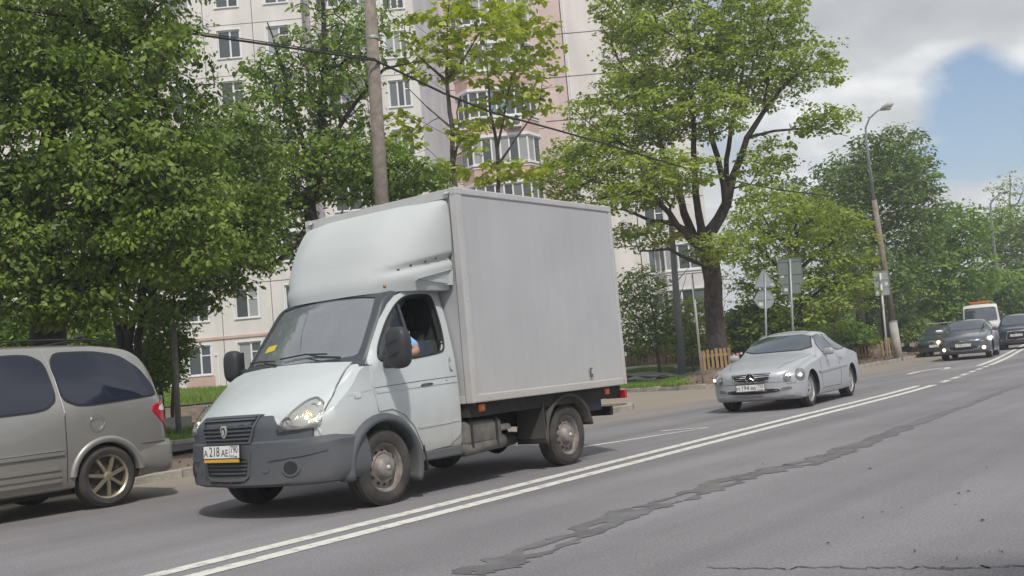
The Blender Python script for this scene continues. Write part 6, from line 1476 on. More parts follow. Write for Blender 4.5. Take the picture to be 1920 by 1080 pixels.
cbow2 = [(-.9, .30), (-.5, .16), (0, .05), (.6, .12), (1.3, .08), (1.8, .0), (3, 0), (3.5, -.08), (3.8, -.18)]
def coupe_x(root, bv, b):
    # three-bar grille with the big star
    g_ = patch(bv, rnd([(-.36, .665), (.36, .665), (.30, .54), (-.30, .54)], 1, .2), 'F', m_black, 'grille', root, off=.006, thick=.006, grid=.04)
    for z, hw in ((.640, .335), (.612, .325), (.582, .31)): line_patch(bv, [(-hw, z), (0, z), (hw, z)], .011, 'F', m_chrome, 'grille_bar', g_, off=.016, thick=.01)
    line_patch(bv, [(-.36, .667), (0, .672), (.36, .667), (.30, .54), (0, .533), (-.30, .54), (-.36, .667)], .016, 'F', m_chrome, 'grille_surround', g_, off=.018, thick=.012)
    y0 = bv.ray_cast(Vector((0, -5, .603)), Vector((0, 1, 0)))[0].y
    mb = MB(); mb.tube([(.082 * math.sin(t), y0 - .035, .603 + .082 * math.cos(t)) for t in np.linspace(0, 2 * PI, 33)], .0085, 8, cap=False)
    for k in range(3):
        a = 2 * PI * k / 3; d = Vector((math.sin(a), 0, math.cos(a))); n = Vector((math.cos(a), 0, -math.sin(a))); c = Vector((0, y0 - .035, .603))
        mb.add([c + n * .016, c + Vector((0, -.014, 0)), c - n * .016, c + d * .082], [(0, 1, 3), (1, 2, 3)])
    mb.build('star_emblem', m_chrome, g_)
    mb = MB(); mb.lathe([(.001, y0 - .028), (.078, y0 - .028), (.078, y0 - .01)], (0, 0, .603), 'Y', 24); mb.build('emblem_disc', m_ink, g_, fixn=True)
    for s in (-1, 1):
        lamp(bv, root, circ(.50, .615, .098, .102), s, 25, bulbs=((.50, .60, .030, m_lampw),)); lamp(bv, root, circ(.335, .585, .068, .070), s, 20, bulbs=((.335, .585, .03, m_chrome),))
        patch(bv, rnd([(s * .50, .345), (s * .50, .40), (s * .66, .42), (s * .68, .36)], 1), 'F', mat('fog_recess', (.16, .16, .17), .5), 'fog_lamp', root, off=.003, thick=.004, grid=.04)
        patch(bv, [(s * .60 - .0, .47 + .0), (s * .60, .485), (s * .74, .49), (s * .74, .475)] , 'F', m_silver, 'bumper_trim', root, off=.012, thick=.01)
    lo = patch(bv, rnd([(-.50, .335), (-.46, .395), (0, .40), (.46, .395), (.50, .335), (0, .31)], 1), 'F', m_black, 'lower_intake', root, off=.004, thick=.004, grid=.05)
    line_patch(bv, [(-.70, .285), (-.3, .262), (0, .258), (.3, .262), (.70, .285)], .03, 'F', m_silver, 'lower_lip', root, off=.03, thick=.03)
    number_plate(root, (0, y0 - .065 - .0, .435), R(-2), ('M', '194', 'BB', '750'))
    for s, fr in ((1, 'L'), (-1, 'Q')):
        line_patch(bv, [(.42, .60), (1.3, .625), (2.28, .66)], .028, fr, m_silver, 'side_moulding', root, off=.018, thick=.015)
        line_patch(bv, [(.40, .615), (2.28, .676)], .005, fr, m_chrome, 'moulding_trim', root, off=.019, thick=.004)
        q = patch(bv, rnd([(1.86, .80), (2.02, .81), (2.02, .835), (1.86, .825)], 1), fr, m_silver, 'door_handle', root, off=.03, thick=.02)
        patch(bv, rnd([(3.45, .62), (3.45, .80), (3.62, .80), (3.68, .66)], 1), fr, m_red, 'tail_lamp', root, off=.006, thick=.006)
    for s in (-1, 1): line_patch(bv, [(s * .44, -.66), (s * .58, -.2), (s * .68, .35), (s * .70, .56)], .007, 'T', m_black, 'shut_line', root, off=.002, thick=.002)
    line_patch(bv, [(-.74, .50), (-.4, .505), (0, .508), (.4, .505), (.74, .50)], .006, 'F', m_black, 'shut_line', root, off=.002, thick=.002)
    fwd_mirror(root, .93, .93, .955, m_silver)
    line_patch(bv, [(-.40, 1.42), (.40, 1.42), (.40, 1.80), (-.40, 1.80), (-.40, 1.42)], .008, 'T', m_black, 'sunroof_edge', root)
coupe, _ = car('silver_coupe', 'silver two-door coupe with round twin headlamps following behind the white truck', 'car', (-8.22, 18.02, 0), R(5.5), cst, cbow2, m_silver, 2.715, .32, .79,
    [[(.90, .93), (1.02, 1.08), (1.18, 1.22), (1.30, 1.27), (1.68, 1.295), (1.60, .955)], [(1.66, .96), (1.73, 1.293), (2.05, 1.275), (2.35, 1.19), (2.58, 1.06), (2.50, .99)]],
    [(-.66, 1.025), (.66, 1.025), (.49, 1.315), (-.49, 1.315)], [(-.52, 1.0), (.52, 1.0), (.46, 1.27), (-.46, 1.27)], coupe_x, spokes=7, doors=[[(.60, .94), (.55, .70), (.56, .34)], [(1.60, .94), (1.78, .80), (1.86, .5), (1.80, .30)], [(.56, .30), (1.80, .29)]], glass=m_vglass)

# ---- silver-beige minivan, parked at the kerb, tail towards the truck
mvst = [(-.95, .40, .6, .70, .78, .80, .62, .02), (-.8, .30, .62, .80, .90, .92, .76, .02), (-.4, .26, .64, .92, 1.02, .97, .82, .03), (.2, .25, .66, 1.0, 1.12, .985, .84, .04), (.5, .25, .68, 1.04, 1.26, .985, .80, .04), (1.1, .25, .70, 1.06, 1.62, .985, .72, .04), (1.5, .25, .70, 1.06, 1.70, .985, .70, .04), (2.2, .25, .72, 1.075, 1.735, .985, .70, .045), (3.0, .26, .74, 1.09, 1.73, .985, .70, .045), (3.5, .28, .75, 1.10, 1.69, .98, .69, .045), (3.8, .30, .76, 1.11, 1.61, .975, .69, .045), (3.98, .31, .76, 1.12, 1.47, .965, .71, .04), (4.08, .32, .76, 1.11, 1.30, .955, .76, .03), (4.15, .33, .74, 1.05, 1.12, .94, .80, .02), (4.19, .36, .72, .84, .92, .90, .78, .01)]
mvb = [(-1, .3), (-.5, .18), (.5, .2), (1.2, .12), (2, 0), (3.6, 0), (4.0, -.14), (4.2, -.22)]
mvz = lambda z: z if z < 1.1 else 1.1 + (z - 1.1) * 1.25
mvy = lambda y: y if y < 3.2 else 3.2 + (y - 3.2) * .80
mvst = [(mvy(r_[0]), r_[1], r_[2], r_[3], mvz(r_[4]), *r_[5:]) for r_ in mvst]
mvb = [(mvy(a), b) for a, b in mvb]
MVW = lambda w_: [(mvy(a), mvz(b)) for a, b in w_]
def mv_x(root, bv, b):
    for s, fr in ((1, 'L'), (-1, 'Q')):
        # wheel arch lip and lower cladding
        mb = MB(); n = 30; ring = []
        for y_ in (0, 3.03):
            mb = MB(); ring = []
            for k in range(n + 1):
                a = R(6) + R(168) * k / n; c_, s_ = math.cos(a), math.sin(a)
                for xx, rr_ in ((.972, .455), (.992, .45), (1.006, .42), (1.004, .39), (.985, .378), (.90, .378)): ring.append((s * xx, y_ + rr_ * c_, .345 + rr_ * s_))
            mb.add(ring, [(i * 6 + j, i * 6 + j + 1, (i + 1) * 6 + j + 1, (i + 1) * 6 + j) for i in range(n) for j in range(5)]); mb.build('wheel_arch_lip', m_beige, root, smooth=True, fixn=True)
        for z in (.66, .50, .43, .37): line_patch(bv, [(.55, z - .01), (1.9, z), (2.52 if z > .6 else 2.48, z + .005)], .045 if z > .6 else .035, fr, m_beige, 'side_cladding', root, off=.022 if z > .6 else .014, thick=.018)
        for z in (.66,): line_patch(bv, [(.55, z + .012), (2.52, z + .027)], .006, fr, m_chrome, 'cladding_trim', root, off=.024, thick=.004)
        # rear lamp wrapping the corner
        d = Vector((-s * .75, -.66, 0)).normalized(); u = Vector((-d.y * -1 * 0 + s * .66, -.75, 0)).normalized()
        fr_ = (-d * 8 + Vector((0, 2.5, 0)) * 0, Vector((s * -.66, .75, 0)).normalized(), Vector((0, 0, 1)), d)
        o0 = Vector((s * .95, 3.88, 0)) - d * 3
        fr_ = (o0, Vector((-s * .66, .75, 0)).normalized(), Vector((0, 0, 1)), d)
        tl = patch(bv, rnd([(-.20, 1.03), (-.17, 1.10), (.02, 1.15), (.14, 1.15), (.13, .72), (.03, .76), (-.10, .90)], 2, .2), fr_, m_red, 'tail_lamp', root, off=.012, thick=.015, grid=.04)
        patch(bv, rnd([(-.13, 1.02), (-.10, 1.09), (.03, 1.105), (.03, 1.03)], 1), fr_, mat('clear_lamp', (.75, .70, .72), .2), 'reversing_lamp', tl, off=.018, thick=.005, grid=.04)
        # rear bumper
        for ln in ([(2.53, .42), (2.58, .75), (2.58, 1.08), (2.50, 1.66)],): pass
        q = mb = MB(); c_ = (2.97, .985); mb.tube([(s * .993, 2.92 + .085 * math.cos(t), .955 + .085 * math.sin(t)) for t in np.linspace(0, 2 * PI, 25)], .003, 4, cap=False); mb.build('fuel_flap_edge', m_chrome, root)
        line_patch(bv, [(2.55, .345), (2.56, .75), (2.565, 1.09)], .008, fr, m_black, 'shut_line', root, off=.003, thick=.002)
        line_patch(bv, [(2.565, 1.09), (2.53, 1.50), (2.46, 1.80)], .008, fr, m_chrome, 'shut_line', root, off=.011, thick=.004)
        line_patch(bv, [(2.562, 1.05), (2.565, 1.10)], .014, fr, m_chrome, 'door_edge', root, off=.011, thick=.004)
        hd = patch(bv, rnd([(1.52, .865), (1.76, .865), (1.78, .90), (1.74, .925), (1.52, .925)], 1), fr, m_chrome, 'door_handle', root, off=.02, thick=.015)
        patch(bv, rnd([(1.55, .88), (1.72, .88), (1.72, .905), (1.55, .905)], 1), fr, m_black, 'handle_recess', hd, off=.026, thick=.003)
        line_patch(bv, [(3.46, .66), (3.7, .665), (3.92, .67)], .008, fr, m_black, 'shut_line', root, off=.003, thick=.003)
    bst2 = [(3.38, .40, .50, .60, .66, .99, .93, 0), (3.55, .34, .50, .61, .68, 1.0, .94, 0), (3.9, .30, .50, .62, .69, 1.0, .93, 0), (4.07, .32, .50, .61, .68, .95, .85, 0), (4.12, .38, .52, .60, .65, .86, .74, 0)]
    rb = loft('rear_bumper', bst2, [m_beige, m_under], [(3.4, 0), (3.85, -.10), (4.12, -.28)], .04, edge=.04); 
    for s in (-1, 1): boolop(rb, cyl((3.03, .345), .40, s * .6, s * 1.3, [m_beige, m_under]))
    rb.parent = root; autosmooth(rb, 40)
    for s in (-1, 1):
        mb = MB(); mb.tube([(s * .66, 1.2, 1.84), (s * .68, 1.5, 1.905), (s * .68, 2.6, 1.92), (s * .67, 3.1, 1.90), (s * .66, 3.3, 1.84)], .011, 8); rr_ = mb.build('roof_rail', m_black, root, smooth=True)
    for y_ in (1.8, 3.0): mb = MB(); mb.tube([(-.68, y_, 1.92), (.68, y_, 1.92)], .009, 8); mb.build('cross_bar', m_black, root, smooth=True)
    q = mirror_loft(root, (.6, 2.98, 1.94), .09, .14, .06, m_black, 'rack_clamp')
    MB().box((0, 3.96, .95), (1.3, .02, .5)).build('tailgate_panel', m_beige, root, bevel=.01)
MVX, MVY = -11.94, 6.44 - 3.03
mv, mvbv = car('silver_minivan', 'silver-beige minivan with tinted windows and red tail lamp cut off by the left edge', 'minivan', (MVX, MVY, 0), R(-1.0), mvst, mvb, m_beige, 3.03, .345, .965,
    [MVW(w_) for w_ in [[(.75, 1.12), (1.0, 1.36), (1.32, 1.585), (1.42, 1.60), (1.42, 1.11)], [(1.50, 1.11), (1.50, 1.60), (2.44, 1.625), (2.515, 1.135)], [(2.59, 1.135), (2.53, 1.625), (3.05, 1.625), (3.42, 1.58), (3.70, 1.45), (3.84, 1.30), (3.86, 1.22), (3.80, 1.19)]]],
    None, [(-.62, 1.14), (.62, 1.14), (.56, 1.6), (-.56, 1.6)], mv_x, spokes=7, glass=m_tint, rc=.17, archm=.045, rimm=mat('gold_rim', (.42, .38, .28), .35, metal=.7))

# ---- oncoming saloons farther back
gst = [(-.95, .36, .50, .60, .66, .66, .52, .01), (-.9, .26, .52, .64, .73, .78, .64, .015), (-.75, .22, .56, .70, .81, .86, .72, .02), (-.3, .21, .60, .80, .92, .90, .77, .035), (.2, .21, .62, .86, 1.0, .91, .78, .04), (.42, .21, .64, .90, 1.04, .91, .77, .04), (.8, .21, .65, .93, 1.25, .91, .69, .04), (1.2, .21, .65, .94, 1.415, .91, .62, .045), (1.6, .21, .66, .95, 1.465, .91, .60, .05), (2.3, .21, .66, .96, 1.455, .91, .60, .05), (2.8, .22, .67, .97, 1.34, .905, .62, .05), (3.2, .23, .67, .98, 1.14, .89, .68, .04), (3.5, .25, .67, .96, 1.06, .86, .68, .03), (3.8, .30, .62, .88, .99, .78, .62, .02), (3.87, .40, .6, .74, .80, .66, .5, .01)]
gbw = [(-1, .30), (-.5, .16), (0, .05), (.45, .12), (1.2, .08), (1.7, 0), (3.3, 0), (3.9, -.16)]
GW = [[(.66, .99), (1.0, 1.22), (1.30, 1.36), (1.62, 1.385), (1.60, .99)], [(1.68, .99), (1.70, 1.385), (2.25, 1.365), (2.48, 1.25), (2.52, 1.0)], [(2.57, 1.0), (2.53, 1.24), (2.72, 1.14), (2.82, 1.03)]]
GWS = [(-.68, 1.07), (.68, 1.07), (.585, 1.39), (-.585, 1.39)]
def toy_x(root, bv, b):
    g_ = patch(bv, rnd([(-.36, .72), (.36, .72), (.28, .60), (-.28, .60)], 1), 'F', m_black, 'grille', root, off=.006, thick=.006, grid=.05)
    for z, hw in ((.70, .34), (.67, .32), (.64, .30), (.61, .28)): line_patch(bv, [(-hw, z), (0, z - .01), (hw, z)], .010, 'F', m_chrome, 'grille_bar', g_, off=.014, thick=.01)
    mb = MB(); y0 = bv.ray_cast(Vector((0, -5, .70)), Vector((0, 1, 0)))[0].y; mb.tube([(.07 * math.sin(t), y0 - .03, .70 + .045 * math.cos(t)) for t in np.linspace(0, 2 * PI, 21)], .008, 6, cap=False); mb.build('emblem', m_chrome, g_)
    for s in (-1, 1):
        lamp(bv, root, [(.36, .62), (.40, .72), (.70, .80), (.92, .80), (.90, .70), (.62, .62)], s, 25, bulbs=((.55, .70, .075, m_lampon if s < 0 else m_lampw), (.70, .73, .045, m_lampon)))
        patch(bv, circ(s * .66, .40, .06, n=12), 'F', m_lampon, 'fog_lamp', root, off=.012, thick=.01, grid=.05)
    patch(bv, rnd([(-.48, .50), (.48, .50), (.40, .36), (-.40, .36)], 1), 'F', m_black, 'lower_intake', root, off=.004, thick=.004, grid=.05)
    line_patch(bv, [(-.55, .48), (-.44, .35), (0, .33), (.44, .35), (.55, .48)], .018, 'F', m_chrome, 'intake_trim', root, off=.012, thick=.01)
    number_plate(root, (0, y0 - .065, .52), 0, ('A', '540', 'MM', '77'))
    fwd_mirror(root, .98, .72, 1.03, m_steelb)
    for s, fr in ((1, 'L'), (-1, 'Q')):
        for y_ in (1.38, 2.3): patch(bv, rnd([(y_, .86), (y_ + .18, .865), (y_ + .18, .89), (y_, .885)], 1), fr, m_chrome, 'door_handle', root, off=.025, thick=.018)
DL = [[(.50, .98), (.46, .7), (.50, .34)], [(1.64, .98), (1.66, .6), (1.62, .32)], [(2.6, .98), (2.62, .75), (2.45, .45)], [(.50, .31), (2.35, .32)]]
sal_, _ = car('blue_grey_saloon', 'blue-grey saloon with lit headlamps and fog lamps driving behind the silver coupe', 'car', (-10.9, 42.0, 0), R(8.5), gst, gbw, m_steelb, 2.775, .325, .83, GW, GWS, [(-.5, 1.1), (.5, 1.1), (.48, 1.38), (-.48, 1.38)], toy_x, spokes=5, doors=DL)
sal_.scale = (1.045, 1.045, 1.045)
# older dark-green estate-like saloon with split chrome grille, parked at the kerb with a roof rack
def old_x(root, bv, b):
    for s in (-1, 1):
        g_ = patch(bv, rnd([(s * .03, .71), (s * .27, .70), (s * .25, .58), (s * .04, .57)], 1), 'F', m_black, 'grille', root, off=.006, thick=.006, grid=.05)
        line_patch(bv, [(s * .03, .71), (s * .27, .70), (s * .25, .58), (s * .04, .57), (s * .03, .71)], .02, 'F', m_chrome, 'grille_surround', g_, off=.018, thick=.012)
        lamp(bv, root, [(.42, .60), (.42, .71), (.84, .73), (.86, .62)], s, 20, bulbs=((.55, .66, .05, m_chrome), (.7, .66, .05, m_chrome)))
    line_patch(bv, [(-.80, .50), (0, .49), (.80, .50)], .09, 'F', m_black, 'bumper_strip', root, off=.03, thick=.03)
    number_plate(root, (0, -1.03, .49), 0, ('K', '715', 'OP', '99'))
    fwd_mirror(root, .94, .70, 1.02, m_dgreen)
    for s in (-1, 1): mb = MB(); mb.tube([(s * .55, 1.1, 1.47), (s * .56, 1.4, 1.53), (s * .56, 2.4, 1.53), (s * .55, 2.6, 1.48)], .014, 6); mb.build('roof_rail', m_black, root)
    for y_ in (1.35, 2.2): mb = MB(); mb.tube([(-.6, y_, 1.55), (.6, y_, 1.55)], .016, 6); mb.build('roof_bar', m_alu, root)
    patch(bv, rnd([(-.1, 1.12), (.2, 1.12), (.2, 1.20), (-.1, 1.20)], 1), 'F', m_plate, 'paper_behind_windscreen', root, off=.018, thick=.002)
ost = [tuple([r[0], r[1], r[2], r[3] - (.01), r[4] - .03 + (0), r[5] * .95, r[6] * .95, r[7]]) for r in gst]
p_ = Vector((-14.55, 51.2, 0))
car('dark_green_car', 'dark green older car with chrome twin grille and roof bars parked at the kerb', 'car', p_, R(9), ost, gbw, m_dgreen, 2.75, .315, .77, [[(a, z - .03) for a, z in w_] for w_ in GW], [(-.64, 1.04), (.64, 1.04), (.55, 1.36), (-.55, 1.36)], None, old_x, spokes=5, doors=DL)
# dark SUV at the right edge
sst = [(-.9, .42, .6, .74, .82, .70, .58, .01), (-.85, .32, .62, .80, .92, .84, .72, .015), (-.7, .28, .66, .86, 1.0, .90, .78, .02), (-.2, .27, .70, .92, 1.07, .91, .80, .03), (.35, .27, .72, .98, 1.13, .91, .79, .04), (.75, .27, .73, 1.02, 1.40, .91, .72, .04), (1.1, .27, .74, 1.03, 1.60, .91, .66, .045), (1.6, .27, .75, 1.04, 1.67, .91, .65, .05), (2.6, .28, .75, 1.06, 1.65, .91, .65, .05), (3.2, .30, .75, 1.08, 1.52, .90, .66, .045), (3.5, .34, .72, 1.05, 1.2, .87, .70, .03), (3.6, .42, .7, .9, .98, .78, .62, .02)]
def suv_x(root, bv, b):
    g_ = patch(bv, rnd([(-.36, .84), (.36, .84), (.44, .48), (-.44, .48)], 1, .12), 'F', m_black, 'grille', root, off=.006, thick=.006, grid=.06)
    line_patch(bv, [(-.36, .84), (0, .85), (.36, .84), (.44, .48), (0, .46), (-.44, .48), (-.36, .84)], .025, 'F', m_chrome, 'grille_surround', g_, off=.02, thick=.015)
    for z in (.78, .72): line_patch(bv, [(-.36, z), (0, z), (.36, z)], .014, 'F', m_grey_pl, 'grille_bar', g_, off=.014, thick=.01)
    line_patch(bv, [(-.40, .60), (0, .60), (.40, .60)], .05, 'F', m_navy, 'bumper_bar', g_, off=.02, thick=.015)
    y0 = -.93
    mb = MB()
    for a in (0, 2 * PI / 3, 4 * PI / 3):
        d = Vector((math.sin(a), 0, math.cos(a))); n = Vector((math.cos(a), 0, -math.sin(a))); c = Vector((0, y0 - .02, .77)); mb.add([c, c + d * .03 + n * .018, c + d * .06, c + d * .03 - n * .018], [(0, 1, 2, 3)])
    mb.build('emblem', m_chrome, g_)
    for s in (-1, 1):
        lamp(bv, root, [(.42, .74), (.44, .86), (.88, .93), (.88, .84), (.60, .74)], s, 22, bulbs=((.60, .81, .065, m_lampon), (.74, .85, .04, m_chrome)))
        patch(bv, circ(s * .66, .46, .05, n=12), 'F', m_hl, 'fog_lamp', root, off=.012, thick=.01, grid=.05)
    number_plate(root, (0, y0 - .06, .66), 0, ('E', '083', 'TX', '97')); fwd_mirror(root, .99, .70, 1.10, m_navy)
    for s in (-1, 1): mb = MB(); mb.tube([(s * .58, 1.2, 1.66), (s * .6, 1.5, 1.73), (s * .6, 2.7, 1.72), (s * .58, 3.0, 1.64)], .014, 6); mb.build('roof_rail', m_alu, root)
car('dark_blue_suv', 'dark blue off-roader with lit headlamp at the right edge behind the blue-grey saloon', 'car', (-11.55, 53.6, 0), R(9), sst, gbw, m_navy, 2.67, .35, .82, [[(.66, 1.09), (1.0, 1.42), (1.16, 1.53), (1.60, 1.56), (1.58, 1.1)], [(1.66, 1.1), (1.68, 1.56), (2.45, 1.55), (2.45, 1.12)], [(2.53, 1.12), (2.53, 1.54), (3.0, 1.48), (3.15, 1.2)]],
    [(-.68, 1.15), (.68, 1.15), (.60, 1.56), (-.60, 1.56)], None, suv_x, spokes=5, doors=DL)
# tow truck cab behind the saloon
tt = empty('tow_truck', (-15.6, 64.0, 0), R(12), 'white cab of a small tow truck with orange roof beacon bar beyond the saloons', 'truck')
m_twh = mat('tow_truck_white', (.66, .65, .62), .45)
tcab = loft('cab', [(-.75, .55, .9, 1.2, 1.3, .93, .86, .01), (-.68, .50, .9, 1.25, 1.5, .98, .90, .02), (-.6, .50, .9, 1.3, 2.2, 1.0, .90, .03), (-.5, .5, .9, 1.3, 2.42, 1.0, .88, .04), (-.2, .5, .9, 1.3, 2.50, 1.0, .88, .04), (.9, .5, .9, 1.3, 2.50, 1.0, .88, .04)], [m_twh, m_under], [(-.8, .10), (0, .05), (1, 0)], .06); tbv = bvh_mesh(tcab); tcab.parent = tt; autosmooth(tcab, 40)
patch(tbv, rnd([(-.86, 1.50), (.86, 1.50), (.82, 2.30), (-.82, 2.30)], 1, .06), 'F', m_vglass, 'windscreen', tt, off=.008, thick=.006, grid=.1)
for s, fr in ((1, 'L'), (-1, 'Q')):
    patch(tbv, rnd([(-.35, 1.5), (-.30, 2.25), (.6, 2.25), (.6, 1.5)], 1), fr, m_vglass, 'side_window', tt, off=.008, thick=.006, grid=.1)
    q = mirror_loft(tt, (s * 1.22, -.55, 1.75), .18, .10, .42, m_black, 'wing_mirror'); mb = MB(); mb.tube([(s * -.02, 0, .15), (-s * .25, .1, .15)], .015, 6); mb.build('mirror_arm', m_black, q); mb = MB(); mb.tube([(s * -.02, 0, -.15), (-s * .25, .1, -.15)], .015, 6); mb.build('mirror_arm', m_black, q)
    wheel(tt, s * .92, 0, .38, s, 'steel', .2, m_rub, .22, m_steel, tread=False); wheel(tt, s * .9, 3.4, .38, s, 'steel', .2, m_rub, .22, m_steel, tread=False)
MB().box((0, .1, 2.60), (1.1, .18, .13)).build('beacon_bar', mat('orange_beacon', (.50, .13, .03), .4), tt, bevel=.03)
MB().box((0, 2.9, .86), (2.1, 4.0, .16)).build('flatbed', m_tdark, tt, bevel=.02); MB().box((0, 1.0, 1.5), (2.0, .08, 1.3)).build('head_board', m_tdark, tt, bevel=.02)
MB().box((0, -.78, .62), (1.9, .12, .22)).build('bumper', m_grey_pl, tt, bevel=.03)
# blue car roof glimpsed behind the coupe
bst_ = [tuple(r) for r in gst]
car('blue_parked_car', 'blue car showing only its roofline behind the tail of the silver coupe', 'car', (-19.9, 43.4, .35), R(35), gst, gbw, mat('blue_paint', (.025, .06, .20), .3, coat=.7), 2.7, .31, .82, GW, GWS, None, None, spokes=5)
# ================================================================== poles, signs, guards, wires
m_pole = mat('weathered_concrete_pole', (.27, .235, .20), .92, col2=(.17, .145, .125), vscale=6, bump=.7, bscale=35)
m_polg = mat('grey_painted_post', (.16, .165, .175), .6, var=.1, vscale=3); m_galv = mat('galvanised_steel', (.34, .37, .39), .5, metal=.4, var=.1, vscale=6)
m_signb = mat('sign_back_grey', (.30, .33, .345), .55, metal=.25, var=.10, vscale=5); m_signg = mat('sign_back_green_grey', (.17, .20, .19), .6, metal=.15, var=.08, vscale=5)
m_wood = mat('raw_pine_slat', (.40, .28, .14), .8, col2=(.27, .175, .085), vscale=10, bump=.4, bscale=40)
m_sticker = mat('sticker', (.62, .62, .58), .6)
def pole_between(root, pb, pt, r0, r1, m, name='pole', n=14):
    b = Vector(root.location); mb = MB(); mb.tube([Vector(pb) - b, Vector(pt) - b], [r0, r1], n); return mb.build(name, m, root, smooth=True)
# concrete pole behind the truck box
pb = at(734, 720, 20); pb = Vector((pb.x, pb.y, tz(pb.x, pb.y) - .05)); pt = at(684, -160, 20)
cp = empty('utility_pole', pb, 0, 'speckled concrete pole rising behind the truck box up out of the photograph', 'pole')
pole_between(cp, pb, pt, .165, .105, m_pole)
q = at(699, 72, 20) - pb; mb = MB(); mb.lathe([(.128, -.03), (.133, 0), (.128, .03)], q, 'Z', 18); mb.build('steel_band', m_galv, cp)
# leaning street lamp
lb = ter(1684, 664); lt = at(1639, 375, 46.5); lu = at(1624, 262, 46.5)
lb = at(1684, 665, 46.5); lb.z = tz(lb.x, lb.y)
lp_ = empty('street_lamp', lb, 0, 'leaning street lamp with grey concrete foot beside the two-plate sign', 'street lamp')
f1 = lb.lerp(lt, .24)
pole_between(lp_, lb - Vector((0, 0, .1)), f1, .20, .18, m_conc, 'concrete_sleeve'); pole_between(lp_, f1, lt, .145, .115, m_pole, 'lower_pole')
pts = [lt - lb, lu - lb, at(1623, 240, 46.4) - lb, at(1630, 222, 46.2) - lb, at(1645, 208, 46) - lb, at(1654, 203, 45.9) - lb]
mb = MB(); mb.tube(pts, [.075, .055, .045, .04, .035, .035], 10); mb.build('steel_arm', m_galv, lp_, smooth=True)
lh0 = at(1651, 206, 45.9) - lb; lh1 = at(1674, 194, 45.4) - lb
mb = MB(); mb.tube([lh0, lh0.lerp(lh1, .3), lh0.lerp(lh1, .7), lh1], [.05, .13, .14, .06], 12); mb.build('lamp_head', mat('lamp_head_grey', (.42, .42, .42), .5), lp_, smooth=True)
q_ = lh0.lerp(lh1, .62) + Vector((0, 0, -.09)); mb = MB(); mb.lathe([(.13, 0), (.11, -.06), (.06, -.10), (.001, -.11)], q_, 'Z', 14); mb.build('lamp_glass', mat('lamp_diffuser', (.6, .6, .58), .3), lp_, smooth=True)
mb = MB(); mb.tube([f1 - lb + Vector((0, 0, .0)), f1 - lb + Vector((0, 0, .05))], .19, 14); mb.build('collar', m_galv, lp_)
mb = MB(); c_ = at(1650, 455, 46.4) - lb; 
# farther lamp
lb2 = at(1873, 568, 80); lb2g = Vector((lb2.x, lb2.y, .3)); fl = empty('street_lamp', lb2g, 0, 'slim grey street lamp standing farther off near the right edge', 'street lamp')
mb = MB(); mb.tube([Vector((0, 0, 0)), at(1858, 400, 80) - lb2g, at(1857, 382, 79.8) - lb2g, at(1866, 370, 79.4) - lb2g, at(1882, 362, 79) - lb2g], [.14, .09, .07, .06, .05], 10); mb.build('pole', m_galv, fl, smooth=True)
mb = MB(); a_, b_ = at(1880, 362, 79) - lb2g, at(1893, 357, 78.6) - lb2g; mb.tube([a_, a_.lerp(b_, .4), b_], [.06, .17, .08], 10); mb.build('lamp_head', m_galv, fl, smooth=True)
# dark grey post between truck and maple
gb = at(1278, 692, 42); gb.z = tz(gb.x, gb.y); gp = empty('grey_post', gb, 0, 'thick dark grey post standing between the truck tail and the big maple', 'post')
pole_between(gp, gb, at(1262, 470, 42), .17, .12, m_polg); pole_between(gp, at(1262, 470, 42), at(1257, 400, 42), .12, .10, m_polg, 'upper_pole')
# signs: all seen from the back
def sign_plate(root, shape, c, s, m, tilt, edge=.02, name='sign_plate', face=None):
    """flat plate with a folded rim seen from behind, facing away from the camera side"""
    loc = c + Fh * .07 - Vector(root.location)
    if shape == 'tri': pts = [(s * .5 * math.sin(a), s * .577 * 0 + s * .577 * math.cos(a)) for a in (0, 2 * PI / 3, -2 * PI / 3)]; pts = [(s * .577 * math.sin(a), s * .577 * math.cos(a)) for a in (0, 2 * PI / 3, 4 * PI / 3)]; pts = rnd(pts, 2, .09)
    elif shape == 'disc': pts = [(s / 2 * math.cos(a), s / 2 * math.sin(a)) for a in np.linspace(0, 2 * PI, 29)[:-1]]
    else: pts = rnd([(-s[0] / 2, -s[1] / 2), (s[0] / 2, -s[1] / 2), (s[0] / 2, s[1] / 2), (-s[0] / 2, s[1] / 2)], 2, .06)
    n = len(pts); mb = MB(); ins = [(x * (1 - .05), y * (1 - .05)) for x, y in pts]
    vs = [(x, 0, z) for x, z in pts] + [(x, -edge, z) for x, z in pts] + [(x, -edge, z) for x, z in ins] + [(x, -.004, z) for x, z in ins]
    fs = [tuple(range(n))] + [(i, (i + 1) % n, n + (i + 1) % n, n + i) for i in range(n)] + [(n + i, n + (i + 1) % n, 2 * n + (i + 1) % n, 2 * n + i) for i in range(n)] + [(2 * n + i, 2 * n + (i + 1) % n, 3 * n + (i + 1) % n, 3 * n + i) for i in range(n)] + [tuple(3 * n + i for i in reversed(range(n)))]
    mb.add(vs, fs); o = mb.build(name, m, root, fixn=True); o.location = loc; o.rotation_euler = (0, 0, tilt); return o
def ribs(o, zs, w, m):
    for z in zs: MB().box((0, -.016, z), (w, .02, .03)).build('stiffener', m, o)
def stick(o, x, z, m=None): MB().box((x, -.007, z), (.12, .004, .11)).build('sticker', m or m_sticker, o)
TL = YAW - .12
def post(root, pb, pt, r, m=None): return pole_between(root, pb, pt, r, r, m or m_galv, 'post', 10)
s1 = at(1437, 700, 36); s1.z = tz(s1.x, s1.y)
a = empty('road_sign', s1, 0, 'backs of a triangular sign above a round sign on one grey post', 'road sign')
post(a, s1, at(1433, 512, 36) + Vector((0, .06, 0)), .038)
